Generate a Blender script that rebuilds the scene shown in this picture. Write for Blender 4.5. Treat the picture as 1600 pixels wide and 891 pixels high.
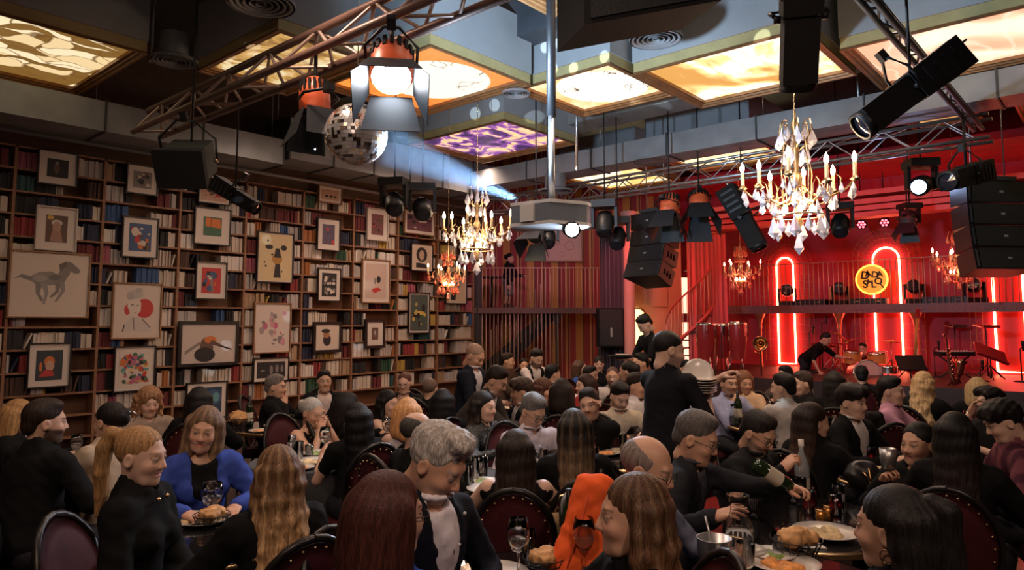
import bpy, bmesh, math, random
import numpy as np
from mathutils import Vector, Matrix, Euler
random.seed(7); rng = np.random.default_rng(7)
for _o in list(bpy.data.objects): bpy.data.objects.remove(_o)
SC = bpy.context.scene; COL = SC.collection
# ------------------------------------------------------------------ camera
F_PX = 1100.0; CX, CY, EYE = 800.0, 408.0, 1.8
AZ = math.radians(41.2); PITCH = math.atan(95 / 1100.0)
CAM = np.array([0, 0, EYE])
_fh = np.array([math.cos(AZ), math.sin(AZ), 0.0]); CR = np.array([math.sin(AZ), -math.cos(AZ), 0.0]); _z = np.array([0, 0, 1.0])
CF = _fh * math.cos(PITCH) + _z * math.sin(PITCH); CU = -_fh * math.sin(PITCH) + _z * math.cos(PITCH)
def ray(px, py): return CF + CR * ((px - CX) / F_PX) + CU * ((CY - py) / F_PX)
def at(px, py, d): return CAM + ray(px, py) * d
def on(px, py, ax, val):
    r = ray(px, py); return CAM + r * ((val - CAM[ax]) / r[ax])
def proj(p):
    v = np.asarray(p, float) - CAM; d = v @ CF
    return CX + F_PX * (v @ CR) / d, CY - F_PX * (v @ CU) / d, d
cam = bpy.data.cameras.new('camera'); cam.sensor_width = 36; cam.lens = F_PX / 1600 * 36; cam.shift_y = -37.5 / 1600
cam.clip_start = 0.05; cam.clip_end = 200
camo = bpy.data.objects.new('camera', cam); COL.objects.link(camo)
camo.matrix_world = Matrix(((CR[0], CU[0], -CF[0], 0), (CR[1], CU[1], -CF[1], 0), (CR[2], CU[2], -CF[2], EYE), (0, 0, 0, 1)))
SC.camera = camo
# ------------------------------------------------------------------ world, exposure, large lights
wd = bpy.data.worlds.new('room_dark'); SC.world = wd; wd.use_nodes = True
wd.node_tree.nodes['Background'].inputs[0].default_value = (0.35, 0.24, 0.22, 1)
wd.node_tree.nodes['Background'].inputs[1].default_value = 0.05
SC.view_settings.view_transform = 'Standard'; SC.view_settings.look = 'None'
SC.view_settings.exposure = 0.0; SC.view_settings.gamma = 1.0; SC.view_settings.use_curve_mapping = False
def light(name, kind, loc, energy, color=(1, 1, 1), size=0.1, aim=None, spot=None, blend=0.3, size_y=None):
    l = bpy.data.lights.new(name, kind); l.energy = energy; l.color = color
    if kind == 'AREA':
        l.size = size
        if size_y: l.shape = 'RECTANGLE'; l.size_y = size_y
    else: l.shadow_soft_size = size
    if spot: l.spot_size = math.radians(spot); l.spot_blend = blend
    o = bpy.data.objects.new(name, l); COL.objects.link(o); o.location = loc
    if aim is not None:
        o.rotation_euler = (Vector(aim) - Vector(loc)).to_track_quat('-Z', 'Y').to_euler()
    return o
# stage wash from the lighting rig (red gels) and warm fill spots added under the ceiling
for k, (y, e) in enumerate(((7.2, 100), (5.0, 120), (2.6, 120))):
    light('stage_wash', 'SPOT', (12.2, y, 4.7), e, (1, .025, .06), .12, (17.0, y - .4, 1.9), 95, .6)
light('stage_wash', 'SPOT', (11.4, 7.6, 4.2), 260, (1, .16, .15), .15, (14.6, 8.3, 1.9), 60, .6)
light('gallery_wash', 'SPOT', (10.6, 9.2, 4.1), 130, (.95, .35, .62), .15, (13.6, 11.4, 2.9), 75, .7)
for (x, y, e) in ((5.4, 9.4, 105), (8.4, 9.6, 190), (2.9, 5.2, 150), (5.2, 3.2, 210), (8.0, 6.6, 240), (7.6, 1.6, 200), (1.8, 9.0, 50), (2.0, 2.6, 140), (10.4, 9.9, 90)):
    light('house_fill', 'SPOT', (x, y, 4.95), e * 1.0, (1, .70, .53), .2, (x + .3, y + .3, 0), 150, .8)
for (x, y, e) in ((-1.6, .6, 260), (.8, -1.8, 290), (-1.0, 3.6, 130)):      # more fill spots, added behind the camera to light the faces
    light('house_fill', 'SPOT', (x, y, 4.7), e, (1, .70, .54), .25, (x + 3.2, y + 2.8, .8), 110, .9)
light('rig_flood', 'SPOT', tuple(at(905, 378, 6.6)), 190, (.62, .78, 1), .1, tuple(at(380, 690, 3.5)), 100, .9)
# ------------------------------------------------------------------ materials
MATS = {}
def mat(name, col=(.5, .5, .5), rough=.6, metal=0., emit=None, es=0., var=0., vscale=6., trans=0., bump=0., vcol=False, coat=0., spec=None, alpha=1., sheen=0.):
    if name in MATS: return MATS[name]
    m = bpy.data.materials.new(name); m.use_nodes = True; nt = m.node_tree; b = nt.nodes['Principled BSDF']
    c = (*col, 1) if len(col) == 3 else col
    b.inputs['Base Color'].default_value = c; b.inputs['Roughness'].default_value = rough; b.inputs['Metallic'].default_value = metal
    if trans: b.inputs['Transmission Weight'].default_value = trans; b.inputs['IOR'].default_value = 1.45
    if coat: b.inputs['Coat Weight'].default_value = coat
    if sheen: b.inputs['Sheen Weight'].default_value = sheen
    if spec is not None: b.inputs['Specular IOR Level'].default_value = spec
    if alpha < 1: b.inputs['Alpha'].default_value = alpha
    if emit: b.inputs['Emission Color'].default_value = (*emit, 1); b.inputs['Emission Strength'].default_value = es
    src = None
    if vcol:
        a = nt.nodes.new('ShaderNodeAttribute'); a.attribute_name = 'Col'; src = a.outputs['Color']
    if var or bump:
        tc = nt.nodes.new('ShaderNodeTexCoord'); n = nt.nodes.new('ShaderNodeTexNoise'); n.inputs['Scale'].default_value = vscale; n.inputs['Detail'].default_value = 5
        nt.links.new(tc.outputs['Object'], n.inputs['Vector'])
        if var:
            mr = nt.nodes.new('ShaderNodeMapRange'); mr.inputs[1].default_value = .3; mr.inputs[2].default_value = .7
            mr.inputs[3].default_value = 1 - var; mr.inputs[4].default_value = 1 + var * .6
            nt.links.new(n.outputs['Fac'], mr.inputs[0])
            mx = nt.nodes.new('ShaderNodeMix'); mx.data_type = 'RGBA'; mx.blend_type = 'MULTIPLY'; mx.inputs[0].default_value = 1
            if src: nt.links.new(src, mx.inputs[6])
            else: mx.inputs[6].default_value = c
            nt.links.new(mr.outputs[0], mx.inputs[7]); src = mx.outputs[2]
        if bump:
            bp = nt.nodes.new('ShaderNodeBump'); bp.inputs['Strength'].default_value = bump; bp.inputs['Distance'].default_value = .01
            nt.links.new(n.outputs['Fac'], bp.inputs['Height']); nt.links.new(bp.outputs[0], b.inputs['Normal'])
    if src: nt.links.new(src, b.inputs['Base Color'])
    MATS[name] = m; return m
# ------------------------------------------------------------------ mesh builder
def frame_of(d):
    d = np.asarray(d, float); d = d / max(np.linalg.norm(d), 1e-9)
    a = np.array([0, 0, 1.]) if abs(d[2]) < .9 else np.array([1., 0, 0])
    u = np.cross(a, d); u /= np.linalg.norm(u); return u, np.cross(d, u), d
class MB:
    def __init__(s): s.v = []; s.f = []; s.m = []; s.sm = []
    def add(s, vs, fs, m=0, smooth=False):
        o = len(s.v); s.v.extend(tuple(map(float, p)) for p in vs); s.f.extend(tuple(i + o for i in f) for f in fs)
        s.m.extend([m] * len(fs)); s.sm.extend([smooth] * len(fs)); return s
    def box(s, lo, hi, m=0):
        (a, b, c), (d, e, f) = lo, hi
        return s.add([(a, b, c), (d, b, c), (d, e, c), (a, e, c), (a, b, f), (d, b, f), (d, e, f), (a, e, f)],
                     [(0, 3, 2, 1), (4, 5, 6, 7), (0, 1, 5, 4), (1, 2, 6, 5), (2, 3, 7, 6), (3, 0, 4, 7)], m)
    def obox(s, c, ax, ay, az, hx, hy, hz, m=0, taper=1.0):
        c, ax, ay, az = map(lambda q: np.asarray(q, float), (c, ax, ay, az)); vs = []
        for k in (-1, 1):
            t = taper if k > 0 else 1
            for (i, j) in ((-1, -1), (1, -1), (1, 1), (-1, 1)): vs.append(c + ax * hx * i * t + ay * hy * j * t + az * hz * k)
        return s.add(vs, [(0, 3, 2, 1), (4, 5, 6, 7), (0, 1, 5, 4), (1, 2, 6, 5), (2, 3, 7, 6), (3, 0, 4, 7)], m)
    def tube(s, pts, r, n=8, m=0, cap=True, smooth=True):
        pts = [np.asarray(p, float) for p in pts]; rs = r if hasattr(r, '__len__') else [r] * len(pts); vs = []; fs = []
        for i, p in enumerate(pts):
            d = pts[min(i + 1, len(pts) - 1)] - pts[max(i - 1, 0)]; u, w, _ = frame_of(d)
            for k in range(n):
                a = 2 * math.pi * k / n; vs.append(p + (u * math.cos(a) + w * math.sin(a)) * rs[i])
        for i in range(len(pts) - 1):
            for k in range(n): fs.append((i * n + k, i * n + (k + 1) % n, (i + 1) * n + (k + 1) % n, (i + 1) * n + k))
        s.add(vs, fs, m, smooth)
        if cap:
            o = len(s.v) - len(vs); s.f.append(tuple(o + k for k in reversed(range(n)))); s.f.append(tuple(o + (len(pts) - 1) * n + k for k in range(n)))
            s.m.extend([m, m]); s.sm.extend([False, False])
        return s
    def lathe(s, prof, n=16, m=0, c=(0, 0, 0), smooth=True, axis=None):
        c = np.asarray(c, float); u, w, d = frame_of(axis) if axis is not None else (np.array([1., 0, 0]), np.array([0, 1., 0]), np.array([0, 0, 1.]))
        vs = []; fs = []
        for (r, z) in prof:
            for k in range(n):
                a = 2 * math.pi * k / n; vs.append(c + (u * math.cos(a) + w * math.sin(a)) * r + d * z)
        for i in range(len(prof) - 1):
            for k in range(n): fs.append((i * n + k, i * n + (k + 1) % n, (i + 1) * n + (k + 1) % n, (i + 1) * n + k))
        return s.add(vs, fs, m, smooth)
    def poly(s, pts, m=0): return s.add(pts, [tuple(range(len(pts)))], m)
    def prism(s, pts, off, m=0):
        n = len(pts); off = np.asarray(off, float); vs = [np.asarray(p, float) for p in pts]; vs = vs + [p + off for p in vs]
        return s.add(vs, [tuple(reversed(range(n))), tuple(range(n, 2 * n))] + [(i, (i + 1) % n, n + (i + 1) % n, n + i) for i in range(n)], m)
    def ball(s, c, r, n=12, m=0, sc=(1, 1, 1)):
        k = max(4, n // 2); prof = [(max(math.sin(math.pi * i / k), 1e-4), -math.cos(math.pi * i / k)) for i in range(k + 1)]
        o = len(s.v); s.lathe(prof, n, m)
        for i in range(o, len(s.v)):
            p = s.v[i]; s.v[i] = (c[0] + p[0] * r * sc[0], c[1] + p[1] * r * sc[1], c[2] + p[2] * r * sc[2])
        return s
    def mesh(s, name, mats):
        me = bpy.data.meshes.new(name); me.from_pydata(s.v, [], s.f)
        for mm in (mats if isinstance(mats, (list, tuple)) else [mats]): me.materials.append(mm)
        me.polygons.foreach_set('material_index', s.m); me.polygons.foreach_set('use_smooth', s.sm); me.update(); return me
    def build(s, name, mats, parent=None, loc=None):
        o = bpy.data.objects.new(name, s.mesh(name, mats)); COL.objects.link(o)
        if parent is not None: o.parent = parent
        if loc is not None: o.location = loc
        return o
def empty(name, loc=(0, 0, 0), rz=0.0):
    o = bpy.data.objects.new(name, None); COL.objects.link(o); o.location = loc; o.rotation_euler = (0, 0, rz); o.empty_display_size = .1; return o
def tag(o, label=None, cat=None, group=None, kind=None):
    if label: o['label'] = label
    if cat: o['category'] = cat
    if group: o['group'] = group
    if kind: o['kind'] = kind
    return o
def kid(mesh, name, parent, loc=(0, 0, 0), rot=None, scale=None):
    o = bpy.data.objects.new(name, mesh); COL.objects.link(o); o.parent = parent; o.location = loc
    if rot is not None: o.rotation_euler = rot
    if scale is not None: o.scale = scale
    return o
def dup(o, parent=None):
    c = o.copy(); COL.objects.link(c); c.parent = parent
    for ch in o.children: dup(ch, c)
    return c
def local(p, q): return tuple(np.asarray(p) - np.asarray(q))
BLACK = mat('black_metal', (.012, .012, .014), .45, .3)
BLACKM = mat('black_matte', (.006, .006, .007), .8, spec=.3)
DGREY = mat('dark_grey_paint', (.045, .047, .05), .6)
STEEL = mat('brushed_steel', (.45, .44, .43), .35, .9)
BRASS = mat('aged_brass', (.55, .38, .20), .32, 1.)
GOLD = mat('gold_moulding', (.34, .17, .07), .4, .3, var=.25, vscale=9)
GOLDB = mat('gold_band', (.52, .42, .19), .5, .1, var=.12, vscale=5)
GLASS = mat('clear_glass', (1, 1, 1), .02, 0, trans=1.)
ORD = ['first', 'second', 'third', 'fourth', 'fifth', 'sixth', 'seventh', 'eighth', 'ninth', 'tenth', 'eleventh', 'twelfth', 'thirteenth', 'fourteenth', 'fifteenth', 'sixteenth', 'seventeenth', 'eighteenth', 'nineteenth']
ORD += ['twentieth'] + ['twenty-' + w for w in ORD[:9]] + ['thirtieth'] + ['thirty-' + w for w in ORD[:9]] + ['fortieth'] + ['forty-' + w for w in ORD[:9]]
# ================================================================== room shell
def struct(name, mb, m, parent=None):
    o = mb.build(name, m, parent)
    if parent is None: o['kind'] = 'structure'
    return o
def floor_material():
    m = mat('dark_floor', (.06, .04, .035), .35, 0, var=.35, vscale=3); return m
struct('floor', MB().box((-5, -8, -.2), (19, 14.5, 0)), floor_material())
CEIL = mat('ceiling_paint', (.055, .06, .07), .8, var=.3, vscale=2)
struct('ceiling', MB().box((-5, -8, 6.3), (19, 14.5, 6.5)), CEIL)
WALLM = mat('plum_wall', (.16, .06, .06), .8, var=.2, vscale=3)
struct('wall_left', MB().box((-5, 11.84, 0), (11.92, 12.0, 6.3)), mat('brown_plaster', (.12, .07, .05), .85, var=.2))
struct('wall_right', MB().box((-5, -8, 0), (19, -7.8, 6.3)), WALLM)
struct('wall_front', MB().box((-5, -7.8, 0), (-4.8, 11.84, 6.3)), WALLM)
REDW = mat('red_stage_wall', (.46, .025, .05), .62, var=.25, vscale=2.5)
WX = 17.3
struct('wall_back', MB().box((WX, -7.8, 0), (WX + .2, 14.3, 6.3)), REDW)
struct('wall_side', MB().box((11.92, 14.3, 0), (19, 14.5, 6.3)), WALLM)
# ---- striped wall under and above the mezzanine (diagonal corner of the hall)
def stripe_material():
    m = bpy.data.materials.new('striped_wallpaper'); m.use_nodes = True; nt = m.node_tree; b = nt.nodes['Principled BSDF']; b.inputs['Roughness'].default_value = .7
    tc = nt.nodes.new('ShaderNodeTexCoord'); sp = nt.nodes.new('ShaderNodeSeparateXYZ'); nt.links.new(tc.outputs['Object'], sp.inputs[0])
    mo = nt.nodes.new('ShaderNodeMath'); mo.operation = 'FRACT'; mu = nt.nodes.new('ShaderNodeMath'); mu.operation = 'MULTIPLY'; mu.inputs[1].default_value = 1 / .62
    nt.links.new(sp.outputs[0], mu.inputs[0]); nt.links.new(mu.outputs[0], mo.inputs[0])
    r = nt.nodes.new('ShaderNodeValToRGB'); r.color_ramp.interpolation = 'CONSTANT'; e = r.color_ramp.elements
    cols = [(0, (.46, .22, .055)), (.30, (.10, .02, .02)), (.34, (.26, .03, .03)), (.58, (.50, .26, .10)), (.66, (.16, .02, .02)), (.72, (.40, .20, .08)), (.76, (.30, .03, .035))]
    e[0].position = 0; e[0].color = (*cols[0][1], 1); e[1].position = cols[1][0]; e[1].color = (*cols[1][1], 1)
    for p, c in cols[2:]:
        q = e.new(p); q.color = (*c, 1)
    nt.links.new(mo.outputs[0], r.inputs[0]); nt.links.new(r.outputs[0], b.inputs['Base Color']); return m
STRIPE = stripe_material()
MZ0 = np.array([11.86, 11.5, 0]); MZ1 = np.array([14.6, 8.43, 0])          # rail line of the mezzanine
MD = (MZ1 - MZ0) / np.linalg.norm(MZ1 - MZ0); MN = np.array([-MD[1], MD[0], 0])   # MN points away from the hall
if MN[0] < 0: MN = -MN
MANG = math.atan2(MD[1], MD[0]); MLEN = float(np.linalg.norm(MZ1 - MZ0))
wst = MB().box((-1.2, 1.5, 0), (MLEN + .6, 1.62, 6.3)).build('wall_striped', STRIPE); wst.location = MZ0; wst.rotation_euler = (0, 0, MANG); wst['kind'] = 'structure'
# ---- mezzanine: slab, railing, post, stair
mz = empty('mezzanine_balcony', MZ0, MANG); tag(mz, 'dark metal mezzanine gallery with thin railing above the striped wall', 'balcony')
MB().box((-.1, 0, 2.04), (MLEN - .35, 1.5, 2.12)).build('deck', DGREY, mz)
MB().box((-.1, -.06, 1.99), (MLEN - .35, 0, 2.13)).build('fascia', mat('bronze_fascia', (.10, .055, .05), .5, .4), mz)
RAILM = mat('worn_bronze_rail', (.50, .34, .27), .45, .3)
MB().tube([(-.05, -.03, 3.06), (MLEN - .4, -.03, 3.06)], .014, 6).build('handrail', RAILM, mz)
_bal = MB().tube([(0, 0, 0), (0, 0, .95)], .009, 5).mesh('baluster', RAILM)
for i in range(38): kid(_bal, 'baluster', mz, (.05 + i * .093, -.03, 2.11))
_sr = MB().tube([(0, 0, .3), (0, 0, 2.0)], .008, 5).mesh('screen_rod', RAILM)
for i in range(22): kid(_sr, 'screen_rod', mz, (.05 + i * .093, -.03, 0))
for x in (1.9, 2.9): MB().lathe([(.035, 0), (.035, 1.72), (.05, 1.76), (.10, 1.9), (.14, 2.0), (.14, 2.04)], 10).build('support_column', DGREY, mz, (x, .12, 0))
po = MB().box((11.82, 11.42, 0), (11.98, 11.60, 5)).build('column', DGREY); tag(po, kind='structure')
po.name = 'pillar_corner'
st = empty('mezzanine_stair', MZ0, MANG); tag(st, 'dark steel straight stair rising in front of the striped wall', 'stair')
S0, S1 = np.array([.12, .55, .55]), np.array([1.75, .55, 2.06])
for y in (.22, .78):
    MB().prism([(S0[0] - .1, y, S0[2] - .25), (S0[0] + .22, y, S0[2] - .25), (S1[0] + .3, y, S1[2]), (S1[0] - .1, y, S1[2]), (S0[0] - .1, y, S0[2] + .12)], (0, .03, 0)).build('stringer', BLACKM, st)
for i in range(8):
    p = S0 + (S1 - S0) * i / 7.5; MB().box((p[0] - .05, .25, p[2] - .02), (p[0] + .26, .78, p[2] + .02)).build('tread', BLACK, st)
_bl = MB().tube([(0, 0, 0), (0, 0, .95)], .008, 5).mesh('stair_baluster', RAILM)
for i in range(15):
    p = S0 + (S1 - S0) * i / 14; kid(_bl, 'baluster', st, (p[0], .22, p[2] - .1))
# ================================================================== bookcase wall
BY = 11.5; BX0, BW, SZ0, SP = 2.70, 1.135, 1.72, .315
WOOD = mat('bookcase_wood', (.24, .115, .062), .55, var=.3, vscale=12)
BACKW = mat('bookcase_back', (.20, .095, .05), .7, var=.25, vscale=5)
bc = empty('bookcase', (BX0, BY, 0)); tag(bc, 'floor to ceiling brown wooden bookcase covering the whole long wall', 'bookcase')
ROWS = range(-4, 8); BAYS = range(-2, 8)
up = MB().box((-.018, 0, 0), (.018, .32, 4.22)).mesh('upright', WOOD)
for n in range(-2, 9): kid(up, 'upright', bc, (n * BW, 0, 0))
sh = MB().box((.018, 0.004, -.013), (BW - .018, .31, .013)).mesh('shelf_board', WOOD)
for n in BAYS:
    for k in range(-5, 9): kid(sh, 'shelf_board', bc, (n * BW, 0, SZ0 + k * SP))
MB().box((-2 * BW, .315, 0), (8 * BW, .33, 4.24)).build('back_panel', BACKW, bc)
BOOKC = {'cream': (.50, .42, .36), 'ivory': (.56, .48, .40), 'pale grey': (.40, .36, .35), 'white': (.62, .56, .52), 'tan': (.36, .24, .15), 'dark brown': (.07, .035, .025), 'black': (.015, .014, .016),
         'red': (.27, .035, .035), 'maroon': (.13, .02, .025), 'orange': (.36, .13, .04), 'yellow': (.42, .28, .06), 'green': (.025, .075, .04), 'teal': (.03, .085, .09), 'blue': (.04, .09, .22), 'navy': (.018, .022, .05), 'pink': (.34, .09, .13)}
BNAMES = list(BOOKC); BM = [mat('book_' + n.replace(' ', '_'), BOOKC[n], .75, var=.12, vscale=30) for n in BNAMES]
RUNS = ['cream'] * 9 + ['ivory'] * 8 + ['pale grey'] * 7 + ['white'] * 6 + ['tan'] * 3 + ['black'] * 7 + ['navy'] * 4 + ['dark brown'] * 5 + ['maroon'] * 4 + ['red'] * 2 + ['green', 'teal', 'blue', 'orange', 'yellow', 'pink']
books = []   # (centre local, half sizes, lean, colour, bay, row, order)
rb = random.Random(11)
def run_books(x, x1, z, bay, row, lean_end):
    order = len([1 for b in books if b[4] == bay and b[5] == row])
    while x < x1 - .02:
        c = rb.choice(RUNS); n = rb.randint(3, 11); th0 = rb.uniform(.018, .04); h0 = rb.uniform(.20, .27)
        for _ in range(n):
            th = th0 * rb.uniform(.8, 1.25); h = h0 * rb.uniform(.96, 1.03)
            if x + th > x1: return x
            books.append([(x + th / 2, z + .014 + h / 2), (th / 2 * .96, h / 2), 0, c, bay, row, order]); x += th; order += 1
        if rb.random() < .15:
            th = rb.uniform(.02, .035); h = rb.uniform(.18, .24); a = rb.uniform(.18, .4)
            w = h * math.sin(a) + th
            if x + w < x1: books.append([(x + w / 2 + .004, z + .017 + (h * math.cos(a) + th * math.sin(a)) / 2), (th / 2, h / 2), -a, rb.choice(RUNS), bay, row, order]); x += w + .01; order += 1
    return x
for n in BAYS:
    for k in range(-4, 8):
        x0, x1, z = n * BW + .022, (n + 1) * BW - .022, SZ0 + k * SP; mode = rb.random()
        if mode < .30: run_books(x0, x1, z, n, k, 0)
        elif mode < .86:
            a = rb.uniform(.25, .55); b = a + rb.uniform(.12, .35)
            run_books(x0, x0 + (x1 - x0) * a, z, n, k, 1); run_books(x0 + (x1 - x0) * min(b, .92), x1, z, n, k, 0)
        else: run_books(x0, x0 + (x1 - x0) * rb.uniform(.2, .45), z, n, k, 1)
# ---- framed pictures: pixel box, frame, mat, art (list of flat printed shapes in 0..1 picture space)
def E_(x, y, rx, ry, c): return [('e', x, y, rx, ry, c)]
def Q_(*a): return [('p', a[:-1], a[-1])]
W1, K1, R1, O1, G1, B1, T1, P1, Y1, N1, GY = (.55, .48, .42), (.02, .018, .02), (.45, .04, .04), (.55, .16, .04), (.05, .13, .08), (.05, .09, .2), (.10, .28, .30), (.45, .12, .2), (.6, .38, .08), (.12, .07, .05), (.2, .18, .17)
def rnd_shapes(seed, n, cols, s=.2):
    r = random.Random(seed); out = []
    for _ in range(n):
        c = r.choice(cols); x, y = r.uniform(.12, .88), r.uniform(.12, .88); a = r.uniform(.04, s)
        if r.random() < .5: out += E_(x, y, a, a * r.uniform(.4, 1.1), c)
        else:
            t = r.uniform(0, 6.28); out += Q_(*[(x + a * math.cos(t + q) * r.uniform(.6, 1.1), y + a * math.sin(t + q) * r.uniform(.6, 1.1)) for q in (0, 1.5, 3.1, 4.6)], c)
    return out
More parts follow.
